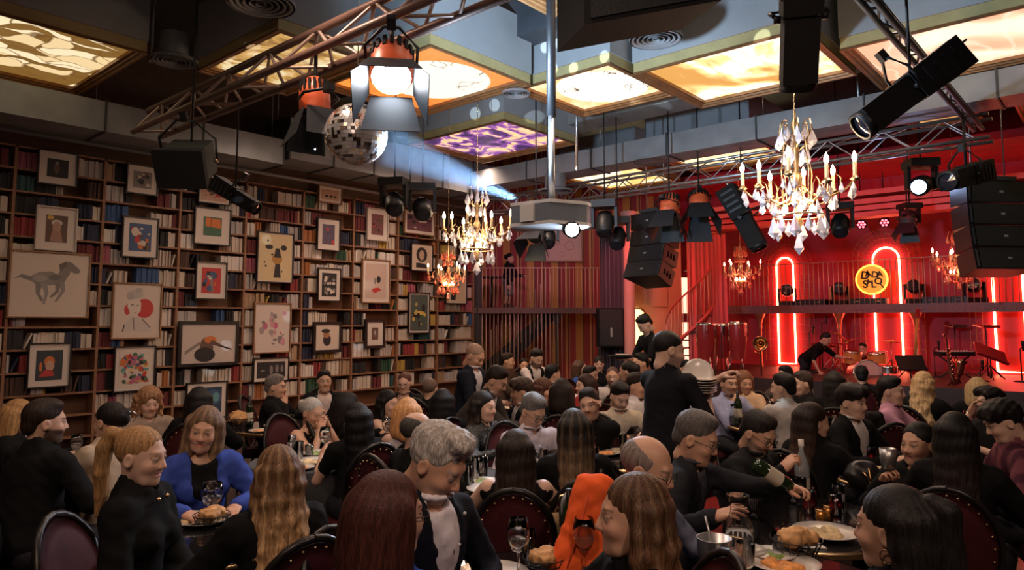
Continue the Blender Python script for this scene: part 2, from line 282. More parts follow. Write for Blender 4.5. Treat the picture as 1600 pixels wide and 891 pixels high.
FRAMES = [  # x0,y0,x1,y1, frame('b','w','d'), mat margin, background, shapes, words
 (59, 236, 122, 290, 'b', .20, K1, E_(.45, .5, .14, .3, N1) + E_(.45, .78, .09, .1, GY), 'framed print of a figure on black with pale mat, top shelf end'),
 (198, 258, 248, 304, 'b', .18, GY, rnd_shapes(1, 16, [K1, N1, W1]), 'framed grey patchwork print beside the hanging black floodlight'),
 (310, 290, 360, 319, 'b', .10, (.5, .3, .22), rnd_shapes(2, 9, [K1, R1, N1]), 'framed orange print half hidden by the slanted black lamp'),
 (56, 323, 121, 392, 'w', .20, N1, E_(.2, .9, .16, .08, Y1) + E_(.5, .72, .26, .12, W1) + E_(.5, .55, .2, .22, (.4, .25, .2)) + Q_((.2, .02), (.8, .02), (.7, .42), (.3, .42), (.35, .2, .16)), 'framed print of a figure with yellow sun above the running-horse drawing'),
 (191, 339, 248, 403, 'b', .16, B1, rnd_shapes(3, 18, [K1, O1, W1, N1, R1]), 'framed blue and orange abstract print with white mat'),
 (304, 325, 361, 383, 'b', .22, G1, Q_((.1, .5), (.95, .42), (.92, .92), (.12, .95), O1) + Q_((.4, .48), (.43, .48), (.43, .94), (.4, .94), K1), 'framed print, orange square over green, broad white mat'),
 (13, 393, 141, 497, 'd', .02, (.55, .47, .40), Q_((.22, .62), (.34, .70), (.50, .72), (.62, .66), (.68, .56), (.60, .50), (.44, .48), (.30, .50), (.24, .55), (.24, .22, .21)) + Q_((.56, .62), (.66, .82), (.74, .84), (.76, .70), (.68, .54), (.60, .54), (.21, .19, .18)) + Q_((.66, .80), (.72, .90), (.78, .88), (.90, .76), (.88, .70), (.82, .70), (.75, .74), (.19, .17, .16)) + Q_((.62, .72), (.60, .84), (.70, .90), (.72, .84), (.12, .11, .10)) + Q_((.26, .62), (.12, .66), (.02, .58), (.10, .60), (.24, .55), GY) + Q_((.30, .54), (.40, .52), (.36, .36), (.42, .24), (.38, .22), (.31, .36), GY) + Q_((.36, .52), (.46, .50), (.48, .36), (.44, .18), (.40, .17), (.43, .36), (.27, .25, .24)) + Q_((.56, .54), (.64, .54), (.62, .38), (.52, .28), (.49, .30), (.57, .40), GY) + Q_((.62, .55), (.69, .54), (.70, .40), (.60, .22), (.56, .22), (.64, .40), (.25, .23, .22)) + E_(.36, .60, .09, .06, (.32, .29, .27)) + E_(.55, .62, .08, .05, (.15, .14, .13)), 'large wooden framed pencil drawing of a galloping horse'),
 (306, 409, 355, 468, 'b', .16, R1, E_(.5, .7, .3, .16, B1) + Q_((.4, .05), (.62, .05), (.55, .7), (.47, .7), GY) + rnd_shapes(4, 8, [B1, W1, K1, O1], .14), 'framed red and blue collage print with white mat'),
 (175, 442, 253, 530, 'd', .02, (.57, .48, .42), E_(.66, .55, .21, .19, R1) + E_(.28, .52, .07, .10, R1) + Q_((.28, .58), (.32, .74), (.50, .78), (.58, .66), (.58, .50), (.48, .40), (.36, .42), (.60, .52, .46)) + E_(.44, .82, .19, .09, (.42, .39, .37)) + E_(.34, .78, .09, .07, (.36, .33, .32)) + E_(.52, .90, .09, .05, (.38, .35, .34)) + Q_((.36, .62), (.42, .63), (.42, .615), (.36, .605), K1) + Q_((.47, .61), (.53, .62), (.53, .605), (.47, .60), K1) + Q_((.42, .47), (.49, .47), (.46, .455), R1) + Q_((.16, .10), (.86, .10), (.74, .22), (.54, .38), (.36, .36), (.22, .24), (.50, .44, .41)) + Q_((.18, .10), (.22, .24), (.24, .23), (.21, .10), K1) + Q_((.60, .34), (.80, .16), (.82, .18), (.62, .36), GY) + Q_((.40, .36), (.44, .12), (.46, .12), (.43, .37), GY), 'wooden framed portrait sketch with a big red disc'),
 (402, 363, 459, 442, 'b', .03, (.58, .46, .27), E_(.55, .47, .16, .12, (.4, .2, .05)) + Q_((.45, .5), (.68, .5), (.62, .7), (.5, .7), K1) + E_(.3, .72, .12, .05, K1) + E_(.75, .72, .1, .06, K1) + Q_((.45, .06), (.68, .06), (.64, .36), (.5, .36), K1) + rnd_shapes(5, 8, [K1], .03), 'black framed cream poster of a dark winged figure'),
 (279, 502, 373, 572, 'k', .02, (.5, .42, .38), E_(.45, .38, .13, .3, N1) + E_(.52, .6, .12, .1, O1) + Q_((.55, .6), (.95, .3), (.92, .36), (.5, .5), N1) + Q_((.05, .2), (.35, .5), (.32, .55), (.05, .3), GY) + E_(.42, .2, .2, .2, K1), 'wide picture in thick black frame with dark hunched figure'),
 (397, 473, 455, 552, 'd', .04, (.58, .49, .45), rnd_shapes(6, 22, [P1, GY, (.5, .25, .3), (.3, .26, .26)], .09), 'pale framed print of scattered pink sketches'),
 (43, 536, 111, 606, 'b', .16, (.03, .04, .05), E_(.5, .62, .2, .18, O1) + E_(.52, .48, .17, .17, (.5, .3, .22)) + Q_((.1, .12), (.7, .14), (.62, .34), (.35, .36), R1) + E_(.18, .45, .06, .16, O1), 'framed dark print of an orange-haired bust'),
 (178, 541, 243, 612, 'b', .09, (.58, .5, .44), rnd_shapes(7, 70, [R1, Y1, B1, G1, P1, O1, K1, T1], .11), 'framed confetti-like multicoloured print'),
 (396, 559, 452, 597, 'b', .13, K1, E_(.5, .5, .06, .28, GY) + E_(.7, .55, .06, .25, GY) + E_(.88, .55, .05, .22, GY) + E_(.2, .45, .08, .06, GY), 'framed black band photograph above the man with hand at chin'),
 (291, 597, 355, 655, 'b', .12, (.02, .05, .09), E_(.7, .6, .3, .3, B1) + E_(.8, .6, .12, .18, T1), 'framed deep blue print behind the dark-haired woman'),
 (496, 341, 532, 392, 'b', .20, (.09, .07, .12), rnd_shapes(8, 12, [B1, N1, R1, K1], .14), 'small framed purple print with white mat'),
 (497, 419, 533, 471, 'b', .15, K1, rnd_shapes(9, 22, [W1, GY], .12), 'small framed black and white woodcut print'),
 (490, 503, 534, 551, 'k', .03, (.56, .47, .40), E_(.48, .38, .18, .26, K1) + E_(.45, .6, .15, .14, (.35, .16, .08)) + E_(.42, .76, .2, .09, K1), 'black framed silhouette of a capped man in profile'),
 (566, 405, 610, 474, 'd', .10, (.50, .38, .32), Q_((.28, .25), (.42, .15), (.75, .25), (.62, .32), (.4, .3), R1) + E_(.62, .55, .1, .1, K1) + E_(.45, .5, .05, .09, GY), 'tan framed print with red smiling curve'),
 (574, 326, 607, 376, 'w', .18, (.16, .06, .06), rnd_shapes(10, 12, [R1, K1, N1], .16), 'white matted dark red print behind the twin stage lamps'),
 (632, 330, 680, 367, 'd', .12, (.14, .05, .07), rnd_shapes(11, 9, [K1, P1, W1], .2), 'wide wooden framed picture under the twin stage lamps'),
 (643, 381, 677, 424, 'b', .05, (.55, .42, .32), E_(.48, .62, .3, .32, K1) + E_(.48, .6, .14, .22, (.45, .3, .22)) + Q_((.18, .05), (.85, .05), (.85, .18), (.4, .26), (.18, .26), K1), 'black framed poster with oval face portrait'),
 (639, 457, 672, 521, 'b', .06, (.07, .09, .08), E_(.5, .45, .4, .1, Y1) + E_(.5, .4, .3, .05, G1) + rnd_shapes(12, 10, [Y1, (.4, .36, .12), K1], .12), 'tall black framed print with yellow ship shapes'),
 (571, 499, 602, 544, 'k', .24, (.14, .07, .05), E_(.5, .55, .2, .3, GY) + E_(.5, .6, .1, .14, W1), 'small thick black framed portrait with cream mat'),
 (697, 416, 730, 475, 'b', .04, (.55, .42, .30), E_(.55, .8, .35, .14, K1) + E_(.55, .55, .2, .16, T1) + Q_((.2, .05), (.45, .05), (.5, .35), (.25, .35), K1), 'framed poster with teal figure near the bookcase end'),
 (498, 291, 535, 318, 'd', .14, (.45, .28, .2), E_(.3, .35, .1, .12, K1) + E_(.55, .35, .1, .12, K1) + E_(.78, .35, .08, .1, K1), 'small framed print with three dark ovals on the top shelf'),
]
FM = {'b': mat('frame_black', (.014, .012, .012), .4), 'k': mat('frame_black', (.014, .012, .012), .4), 'w': mat('frame_white', (.5, .44, .4), .5), 'd': mat('frame_oak', (.26, .13, .06), .5, var=.2, vscale=20)}
MATB = mat('mat_board', (.60, .53, .48), .8)
FBOX = []
for (x0, y0, x1, y1, ft, mg, bg, shp, words) in FRAMES:
    ym, xm = (y0 + y1) / 2, (x0 + x1) / 2
    a, b = on(x0, ym, 1, BY - .06), on(x1, ym, 1, BY - .06); t, u = on(xm, y0, 1, BY - .06), on(xm, y1, 1, BY - .06)
    w, h = b[0] - a[0], t[2] - u[2]; cx, cz = (a[0] + b[0]) / 2, (t[2] + u[2]) / 2
    FBOX.append((cx - w / 2, cx + w / 2, cz - h / 2, cz + h / 2))
    e = empty('framed_picture', (cx, BY - .03, cz)); tag(e, words, 'picture', 'framed pictures on the bookcase')
    fw = {'b': .018, 'k': .05, 'w': .02, 'd': .022}[ft]; hw, hh = w / 2, h / 2; fb = MB()
    for lo, hi in (((-hw, -hh), (-hw + fw, hh)), ((hw - fw, -hh), (hw, hh)), ((-hw + fw, -hh), (hw - fw, -hh + fw)), ((-hw + fw, hh - fw), (hw - fw, hh))):
        fb.box((lo[0], -.035, lo[1]), (hi[0], .02, hi[1]))
    fb.build('frame', FM[ft], e)
    MB().box((-hw + fw, -.012, -hh + fw), (hw - fw, .012, hh - fw)).build('mat_board', MATB, e)
    m_ = mg * min(w, h); iw, ih = hw - fw - m_, hh - fw - m_
    pm = MB(); cols = [bg]; pm.box((-iw, -.016, -ih), (iw, -.008, ih))
    for q, s in enumerate(shp):
        c = s[-1]
        if c not in cols: cols.append(c)
        yy = -.0165 - q * .00015
        clip = lambda px, py: (max(-iw, min(iw, (px * 2 - 1) * iw)), yy, max(-ih, min(ih, (py * 2 - 1) * ih)))
        if s[0] == 'e': pm.poly([clip(s[1] + s[3] * math.cos(j * math.pi / 7), s[2] + s[4] * math.sin(j * math.pi / 7)) for j in range(14)], cols.index(c))
        else: pm.poly([clip(*p) for p in s[1]], cols.index(c))
    pm.build('print', [mat('ink_%d_%d_%d' % tuple(int(v * 999) for v in c), c, .6) for c in cols], e)
# ---- books: those that show largest become objects, the rest one mass
def hidden(b):
    X, Z_ = BX0 + b[0][0], b[0][1]
    return any(f[0] - .02 < X < f[1] + .02 and f[2] - .05 < Z_ < f[3] + .05 for f in FBOX)
vis = []
for i, b in enumerate(books):
    px, py, d = proj((BX0 + b[0][0], BY + .06, b[0][1])); b.append(d)
    if 2 < px < 735 and 232 < py < 640 and not hidden(b) and not (px < 320 and py > 600): vis.append((b[1][0] * b[1][1] / d / d, i))
pick = {i for _, i in sorted(vis, reverse=True)[:300]}
bdat = [MB().box((-1, 0, -1), (1, .2, 1)).mesh('book_' + n.replace(' ', '_'), BM[j]) for j, n in enumerate(BNAMES)]
rest = MB(); seen = {}
ROWN = lambda k: ORD[7 - k] + ' shelf down'
BAYN = lambda n: {-2: 'bay cut by the picture edge', -1: 'bay at the picture edge'}.get(n, ORD[n] + ' full bay')
for i, b in enumerate(books):
    (x, z), (hx, hz), a, c, n, k, od = b[:7]; j = BNAMES.index(c); rec = rb.uniform(.02, .07)
    if i in pick:
        o = bpy.data.objects.new('book', bdat[j]); COL.objects.link(o); o.location = (BX0 + x, BY + rec, z); o.scale = (hx, 1, hz); o.rotation_euler = (0, -a, 0)
        tag(o, '%s %sbook, %s on the %s, %s' % (c, 'leaning ' if a else '', ORD[od], ROWN(k), BAYN(n)), 'book', 'books on the bookcase')
    else:
        ca, sa = math.cos(a), math.sin(a)
        rest.obox((BX0 + x, BY + rec + .1, z), (ca, 0, sa), (0, 1, 0), (-sa, 0, ca), hx, .1, hz, j)
ro = rest.build('bookcase_books', BM); tag(ro, 'remaining rows of cream, dark and coloured books on the bookcase', 'books', kind='stuff')

# ---- picture on the striped wall behind the projector lens
wq = MZ0 + MN * 1.44; tt = None
for t_ in np.linspace(0, MLEN, 400):
    if tt is None and proj(wq + MD * t_ + np.array([0, 0, 3.6]))[0] > 880: tt = t_
gp = empty('framed_picture', tuple(wq + MD * tt + np.array([0, 0, on(880, 372, 0, (wq + MD * tt)[0])[2]])), MANG); tag(gp, 'large pale pink framed drawing on the striped wall behind the projector lens', 'picture')
for lo, hi in (((-.50, -.62), (-.46, .62)), ((.46, -.62), (.50, .62)), ((-.46, -.62), (.46, -.58)), ((-.46, .58), (.46, .62))): MB().box((lo[0], -.03, lo[1]), (hi[0], .03, hi[1])).build('frame', FM['d'], gp)
MB().box((-.46, -.01, -.58), (.46, .01, .58)).build('print', mat('pale_pink_paper', (.55, .36, .34), .7), gp); RK = mat('ink_brown', (.25, .12, .11), .7)
for x, z, r_ in ((-.2, -.1, .10), (.15, -.2, .12), (.05, .2, .09), (-.05, -.42, .06), (.28, .05, .08)): MB().lathe([(r_, 0), (r_ * .9, 0)], 18, axis=(0, 1, 0), c=(x, -.012, z)).build('drawn_ring', RK, gp)
# ================================================================== ceiling light boxes
def art_mat(name, c0, c1, c2, line, es, scale=1.3, blob=None, seed=0., blobc=(1, .93, .8), fig=False):
    m = bpy.data.materials.new(name); m.use_nodes = True; nt = m.node_tree; L = nt.links.new; N = nt.nodes.new
    b = nt.nodes['Principled BSDF']; b.inputs['Roughness'].default_value = .4
    tc = N('ShaderNodeTexCoord'); mp = N('ShaderNodeMapping'); mp.inputs['Location'].default_value = (seed, seed * .7, 0); L(tc.outputs['Object'], mp.inputs[0])
    n = N('ShaderNodeTexNoise'); n.inputs['Scale'].default_value = scale; n.inputs['Detail'].default_value = 3; n.inputs['Distortion'].default_value = 1.6; L(mp.outputs[0], n.inputs['Vector'])
    r = N('ShaderNodeValToRGB'); e = r.color_ramp.elements; e[0].position = .38; e[0].color = (*c0, 1); e[1].position = .50; e[1].color = (*c1, 1); q = e.new(.58); q.color = (*c2, 1); L(n.outputs['Fac'], r.inputs[0])
    w = N('ShaderNodeTexWave'); w.wave_type = 'RINGS'; w.inputs['Scale'].default_value = 1.1; w.inputs['Distortion'].default_value = 9; w.inputs['Detail'].default_value = 2; L(mp.outputs[0], w.inputs['Vector'])
    wr = N('ShaderNodeMapRange'); wr.inputs[1].default_value = .0; wr.inputs[2].default_value = .12; wr.inputs[3].default_value = .3; wr.inputs[4].default_value = 0; L(w.outputs['Fac'], wr.inputs[0])
    mx = N('ShaderNodeMix'); mx.data_type = 'RGBA'; L(wr.outputs[0], mx.inputs[0]); L(r.outputs[0], mx.inputs[6]); mx.inputs[7].default_value = (*line, 1); out = mx.outputs[2]
    if fig:
        va = N('ShaderNodeVectorMath'); va.operation = 'SCALE'; n3 = N('ShaderNodeTexNoise'); n3.inputs['Scale'].default_value = 1.4; n3.inputs['Detail'].default_value = 2; L(mp.outputs[0], n3.inputs['Vector']); L(n3.outputs['Color'], va.inputs[0]); va.inputs['Scale'].default_value = .7
        ad = N('ShaderNodeVectorMath'); L(mp.outputs[0], ad.inputs[0]); L(va.outputs[0], ad.inputs[1]); sm = N('ShaderNodeMapping'); sm.inputs['Scale'].default_value = (2.6, 5.2, 0); sm.inputs['Rotation'].default_value = (0, 0, .5); L(ad.outputs[0], sm.inputs[0])
        v1 = N('ShaderNodeTexVoronoi'); v1.inputs['Scale'].default_value = 1.; L(sm.outputs[0], v1.inputs['Vector']); v2 = N('ShaderNodeTexVoronoi'); v2.feature = 'DISTANCE_TO_EDGE'; v2.inputs['Scale'].default_value = 1.; L(sm.outputs[0], v2.inputs['Vector'])
        sx_ = N('ShaderNodeSeparateColor'); L(v1.outputs['Color'], sx_.inputs[0]); r.color_ramp.interpolation = 'CONSTANT'; r.color_ramp.elements[0].position = 0; r.color_ramp.elements[1].position = .42; r.color_ramp.elements[2].position = .72; L(sx_.outputs[0], r.inputs[0])
        er = N('ShaderNodeMapRange'); er.inputs[1].default_value = .015; er.inputs[2].default_value = .05; er.inputs[3].default_value = .85; er.inputs[4].default_value = 0; L(v2.outputs['Distance'], er.inputs[0]); L(er.outputs[0], mx.inputs[0])
    if blob:
        g = N('ShaderNodeMapping'); g.inputs['Location'].default_value = (-blob[0] / blob[2], -blob[1] / blob[3], 0); g.inputs['Scale'].default_value = (1 / blob[2], 1 / blob[3], 0); L(tc.outputs['Object'], g.inputs[0])
        gt = N('ShaderNodeTexGradient'); gt.gradient_type = 'SPHERICAL'; L(g.outputs[0], gt.inputs[0])
        gr = N('ShaderNodeMapRange'); gr.inputs[1].default_value = .02; gr.inputs[2].default_value = .06; L(gt.outputs['Fac'], gr.inputs[0])
        vr = N('ShaderNodeTexVoronoi'); vr.feature = 'DISTANCE_TO_EDGE'; vr.inputs['Scale'].default_value = 6; L(mp.outputs[0], vr.inputs['Vector'])
        n2 = N('ShaderNodeTexNoise'); n2.inputs['Scale'].default_value = 2.2; L(mp.outputs[0], n2.inputs['Vector'])
        mu = N('ShaderNodeMath'); mu.operation = 'MULTIPLY'; a1 = N('ShaderNodeMapRange'); a1.inputs[1].default_value = .02; a1.inputs[2].default_value = .05; a1.inputs[3].default_value = 1; a1.inputs[4].default_value = 0; L(vr.outputs['Distance'], a1.inputs[0])
        a2 = N('ShaderNodeMapRange'); a2.inputs[1].default_value = .52; a2.inputs[2].default_value = .6; L(n2.outputs['Fac'], a2.inputs[0]); L(a1.outputs[0], mu.inputs[0]); L(a2.outputs[0], mu.inputs[1])
        bw = N('ShaderNodeMix'); bw.data_type = 'RGBA'; L(mu.outputs[0], bw.inputs[0]); bw.inputs[6].default_value = (*blobc, 1); bw.inputs[7].default_value = (.10, .05, .02, 1)
        m2 = N('ShaderNodeMix'); m2.data_type = 'RGBA'; L(gr.outputs[0], m2.inputs[0]); L(out, m2.inputs[6]); L(bw.outputs[2], m2.inputs[7]); out = m2.outputs[2]
    L(out, b.inputs['Emission Color']); b.inputs['Emission Strength'].default_value = es; b.inputs['Base Color'].default_value = (.1, .08, .06, 1); return m
BOXES = []
BOXG = mat('light_box_grey', (.36, .37, .38), .7, var=.1, vscale=2)
def light_box(x0, x1, y0, y1, z, m, label, h=.9):
    BOXES.append((x0, x1, y0, y1, z)); e = empty('ceiling_light_box', ((x0 + x1) / 2, (y0 + y1) / 2, z)); tag(e, label, 'light box', 'backlit picture boxes on the ceiling')
    a, b = (x1 - x0) / 2, (y1 - y0) / 2; t = .10
    for lo, hi in (((-a, -b), (-a + .03, b)), ((a - .03, -b), (a, b)), ((-a + .03, -b), (a - .03, -b + .03)), ((-a + .03, b - .03), (a - .03, b))):
        MB().box((*lo, .16), (*hi, h)).build('side_panel', BOXG, e)
    for k in range(4):                                    # stepped picture moulding, one mitred length a side
        mb = MB(); P = [(-a, -b), (a, -b), (a, b), (-a, b)]; p, q = np.array(P[k]), np.array(P[(k + 1) % 4])
        inn = lambda v, s: np.array([v[0] - math.copysign(s, v[0]), v[1] - math.copysign(s, v[1])])
        prof = [(-.012, .16), (-.012, .03), (.0, .0), (.035, .0), (.045, .022), (.075, .022), (.085, .045), (.12, .045), (.125, .10)]
        ring = []
        for s, zz in prof: ring += [(*inn(p, s), zz), (*inn(q, s), zz)]
        mb.add(ring, [(2 * i, 2 * i + 1, 2 * i + 3, 2 * i + 2) for i in range(len(prof) - 1)]); mo = mb.build('moulding', GOLD, e)
        MB().prism([(*inn(p, -.014), .035), (*inn(q, -.014), .035), (*inn(q, -.014), .155), (*inn(p, -.014), .155)], (*((inn(p, .0) - inn(p, -.004) + inn(q, .0) - inn(q, -.004)) / 2), 0)).build('gilt_band', GOLDB, mo)
    MB().box((-a + .09, -b + .09, .085), (a - .09, b - .09, .10)).build('backlit_print', m, e); return e
CREAM, AMB, BRN = (1, .80, .46), (.75, .42, .12), (.20, .09, .02)
light_box(.9, 3.3, 8.70, 11.10, 5.0, art_mat('art_reliefs', (.22, .11, .025), (.9, .66, .34), (1, .80, .50), (.16, .07, .015), 1.05, 1.5, seed=3, fig=True), 'backlit ceiling box with brown and cream carved figures over the bookcase corner')
light_box(3.95, 5.25, 6.9, 8.85, 5.0, art_mat('art_sepia', (.35, .18, .05), AMB, CREAM, (.2, .1, .03), .9, 1.6, seed=8), 'tan backlit ceiling box half hidden by the left lighting truss')
light_box(5.35, 7.2, 5.95, 8.2, 5.0, art_mat('art_orange', (.85, .23, .035), (.95, .30, .05), (.85, .26, .04), (.8, .25, .04), 1.15, .8, (.1, -.1, .78, .78), 1), 'orange backlit ceiling box with a white round face beside the mirror ball')
light_box(7.35, 9.05, 4.78, 6.42, 5.06, art_mat('art_map', (.95, .45, .16), (1, .7, .42), (1, .55, .22), (.8, .4, .15), 1.5, .8, (.05, -.1, .72, .66), 5), 'peach backlit ceiling box with a pale round print behind the projector pole')
light_box(7.75, 9.7, 2.5, 4.7, 5.0, art_mat('art_gold', (.50, .24, .05), (.95, .62, .25), (1, .88, .66), (.5, .22, .05), 1.7, .75, seed=11), 'golden backlit ceiling box with swirling figures next to the round air diffuser')
light_box(8.66, 10.6, .35, 2.42, 5.0, art_mat('art_blush', (.85, .42, .25), (1, .66, .44), (1, .86, .62), (1, .9, .7), 1.35, .6, seed=15), 'blush backlit ceiling box with crescent curve above the tilted profile spotlight')
light_box(8.2, 10.2, 7.35, 9.7, 5.0, art_mat('art_violet', (.035, .015, .09), (.30, .08, .40), (1, .62, .32), (.05, .02, .10), 1.25, 2.2, seed=22), 'violet backlit ceiling box with glowing flowers above the smaller crystal chandelier')
light_box(3.6, 5.7, 2.2, 4.42, 5.0, art_mat('art_ivory', BRN, CREAM, (1, .9, .7), (.4, .2, .05), 1.2, 1.2, seed=31, fig=True), 'cream backlit ceiling box cut by the top of the picture')
light_box(12.6, 14.6, 7.6, 9.6, 5.0, art_mat('art_stage_a', AMB, CREAM, (1, .85, .55), (.6, .3, .1), 1.9, .9, seed=41), 'cream backlit ceiling box glimpsed through the stage truss beside the projector')
light_box(12.0, 14.2, 4.9, 7.0, 5.05, art_mat('art_stage_b', (.9, .5, .2), CREAM, (1, .8, .45), (.6, .3, .1), 1.6, .9, seed=47), 'yellow backlit ceiling box above the stage truss between the two chandeliers')
light_box(11.6, 13.8, -.9, 1.12, 5.0, art_mat('art_stage_c', (.7, .25, .05), CREAM, (1, .85, .4), (.4, .15, .03), 1.7, .9, seed=53), 'yellow backlit ceiling box at the right picture edge over the loudspeakers')
light_box(11.9, 13.6, 1.6, 2.6, 5.06, art_mat('art_stage_d', (.6, .3, .12), AMB, CREAM, (.4, .2, .08), 1.0, .9, seed=59), 'small amber backlit ceiling box behind the stage truss corner')
# ================================================================== ducts, beams, diffusers, drop rods
DUCT = mat('duct_grey', (.26, .27, .285), .55, .1, var=.18, vscale=3)
def duct(lo, hi, axis, n, label, parent_mat=DUCT):
    e = empty('air_duct', lo); tag(e, label, 'duct', 'square ducts'); L0 = np.array(hi) - np.array(lo); step = L0[axis] / n
    for i in range(n):
        a = np.zeros(3); b = L0.copy(); a[axis] = step * i + .012; b[axis] = step * (i + 1) - .012; MB().box(a, b).build('duct_section', parent_mat, e)
    for i in range(n + 1):
        a = np.full(3, -.02); b = L0 + .02; a[axis] = step * i - .012; b[axis] = step * i + .012; MB().box(a, b).build('flange', DGREY, e)
        if i % 2 == 0:
            q = L0 / 2; q[axis] = step * i; MB().tube([(q[0], q[1], L0[2]), (q[0], q[1], 6.29 - lo[2])], .008, 5).build('hanger_rod', STEEL, e)
    return e
duct((-2, 10.5, 4.42), (6.2, 11.3, 4.84), 0, 6, 'low dark square duct running along the top of the bookcase')
duct((6.3, 10.5, 4.55), (11.6, 11.3, 5.25), 0, 6, 'tall pale duct above the far end of the bookcase')
duct((10.55, -2, 4.62), (11.15, 10.4, 4.98), 1, 8, 'long grey square duct crossing the hall before the stage')
be = MB().box((9.9, -2, 5.3), (10.5, 11.5, 5.75)).build('beam_concrete', mat('raw_concrete', (.22, .22, .22), .9, var=.35, vscale=1.6)); tag(be, kind='structure')
be2 = MB().box((6.9, -2, 5.6), (7.3, 10, 6.3)).build('beam_cross', CEIL); tag(be2, kind='structure')
pp = MB().tube([(2.0, 11.15, 4.36), (11.6, 11.15, 4.36)], .03, 8).build('conduit_pipe', mat('grey_conduit', (.2, .18, .18), .5)); tag(pp, 'thin grey conduit pipe running under the bookcase duct', 'pipe')
def diffuser(px, py, z, r, label):
    p = on(px, py, 2, z); e = empty('air_diffuser', p); tag(e, label, 'vent', 'round air diffusers')
    MB().lathe([(r * .62, 0.03), (r * .62, 6.3 - z if z > 5.04 or (px == 1025) else .35)], 24).build('neck', DUCT, e)
    MB().lathe([(r, .0), (r * 1.02, .03), (r * .6, .06)], 28).build('flange', DUCT, e)
    for k in range(5):
        q = r * (.92 - .19 * k); MB().lathe([(q, .0), (q * .93, .0), (q * .84, .03), (q * .9, .03), (q, .0)], 24).build('ring', DUCT, e)
    MB().lathe([(r * .85, .05), (0.001, .05)], 20).build('core', BLACKM, e)
diffuser(272, 97, 5.0, .27, 'dark round air diffuser beside the hanging rod over the bookcase')
diffuser(408, 8, 5.05, .34, 'round air diffuser above the left lighting truss')
diffuser(1025, 63, 5.0, .30, 'round air diffuser between the golden box and the hanging black speaker')
diffuser(806, 148, 4.96, .20, 'small round air diffuser beside the orange ceiling box')
diffuser(1018, 253, 4.62, .34, 'round air diffuser above the stage truss')
diffuser(868, 300, 4.3, .34, 'round air diffuser above the projector')
for px, y0, y1, d, w in ((237, -5, 92, 8.6, 'with hook beside the diffuser at left'), (901, 196, 262, 11.5, 'in front of the long grey duct'), (191, 35, 52, 8.3, 'on the carved figure box'), (1343, 125, 190, 11.2, 'behind the tilted profile spotlight'), (858, -40, 120, 6.8, 'beside the projector pole')):
    a, b = at(px, y0, d), at(px, y1, d); e = empty('drop_rod', b); tag(e, 'thin grey steel drop rod ' + w, 'rod', 'ceiling drop rods')
    MB().tube([(0, 0, 0), (0, 0, 6.29 - b[2])], .022, 8).build('rod', STEEL, e); MB().lathe([(.03, -.05), (.03, .02), (.02, .03)], 8).build('end_nut', STEEL, e)
# ================================================================== trusses
TRM = mat('truss_tube', (.17, .10, .08), .45, .3)
TRB = mat('truss_brace', (.42, .32, .27), .4, .5)
TRS = mat('truss_steel', (.42, .41, .42), .35, .8)
def truss(p0, p1, w, h, seg, m, label, tri=False, r=.026):
    p0, p1 = np.asarray(p0, float), np.asarray(p1, float); d = (p1 - p0); Ln = np.linalg.norm(d); d = d / Ln; sd = np.cross(d, [0, 0, 1.]); up_ = np.array([0, 0, 1.])
    e = empty('lighting_truss', p0); tag(e, label, 'truss', 'lighting trusses')
    C = [sd * 0 + up_ * h, sd * w / 2, -sd * w / 2] if tri else [sd * w / 2, -sd * w / 2, sd * w / 2 + up_ * h, -sd * w / 2 + up_ * h]
    for c in C: MB().tube([c, c + d * Ln], r, 8).build('chord', m, e)
    n = int(Ln / seg); pairs = [(1, 0), (2, 0), (1, 2)] if tri else [(0, 2), (1, 3), (0, 1), (2, 3)]
    for a, b in pairs:
        for s in range(2):
            off = C[b] + d * seg * .5 - C[a] if s == 0 else C[a] + d * seg * .5 - C[b]
            me = MB().tube([(0, 0, 0), off], r * .42, 5, cap=False).mesh('brace', TRB if tri and m is TRM else m)
            for i in range(n): kid(me, 'brace', e, tuple((C[a] if s == 0 else C[b]) + d * seg * (i + (.5 if s else 0))))
    return e
truss((3.58, 9.35, 4.2), (3.58, .2, 4.2), .34, .30, .85, TRM, 'brown triangular lighting truss running overhead from the bookcase', True, .040)
truss((11.1, 10.4, 4.13), (11.1, 1.25, 4.22), .32, .31, .75, TRS, 'long silver box truss in front of the stage')
truss((2.8, 1.52, 4.45), (11.3, 1.42, 4.42), .10, .12, .7, DGREY, 'dark slim truss running overhead from the camera towards the stage', True, .03)
# ================================================================== stage lights
ORNG = mat('orange_lamp_paint', (.62, .11, .035), .4, var=.08)
LENSD = mat('dark_lens', (.02, .02, .03), .08, 0, coat=.5)
def em(name, c, s): return mat(name, c, .3, emit=c, es=s)
HOT = em('hot_white_lens', (.82, .91, 1.), 40)
def oriented(name, p, aim, label, cat, group):
    e = empty(name, p); tag(e, label, cat, group); v = Vector(aim) - Vector(p); e.rotation_euler = v.to_track_quat('Y', 'Z').to_euler(); return e
TRUSS_X = ((3.58, 4.2), (11.1, 4.15))
def hang_pipe(e, off=0.):
    p = e.location; z = 6.28; r = .006
    for tx, tz in TRUSS_X:
        if abs(p[0] - tx) < .19: z = tz + .02; r = .018
    if abs(p[1] - 1.5) < .08 and p[0] < 11.3: z = 4.46; r = .018
    if z > 6: r = .012
    if z <= p[2] + .1: return
    v = e.rotation_euler.to_matrix().transposed() @ Vector((0, 0, z - p[2])); MB().tube([v * (off / max(z - p[2], .01)), v], r, 6).build('hanging_pipe', BLACK, e)
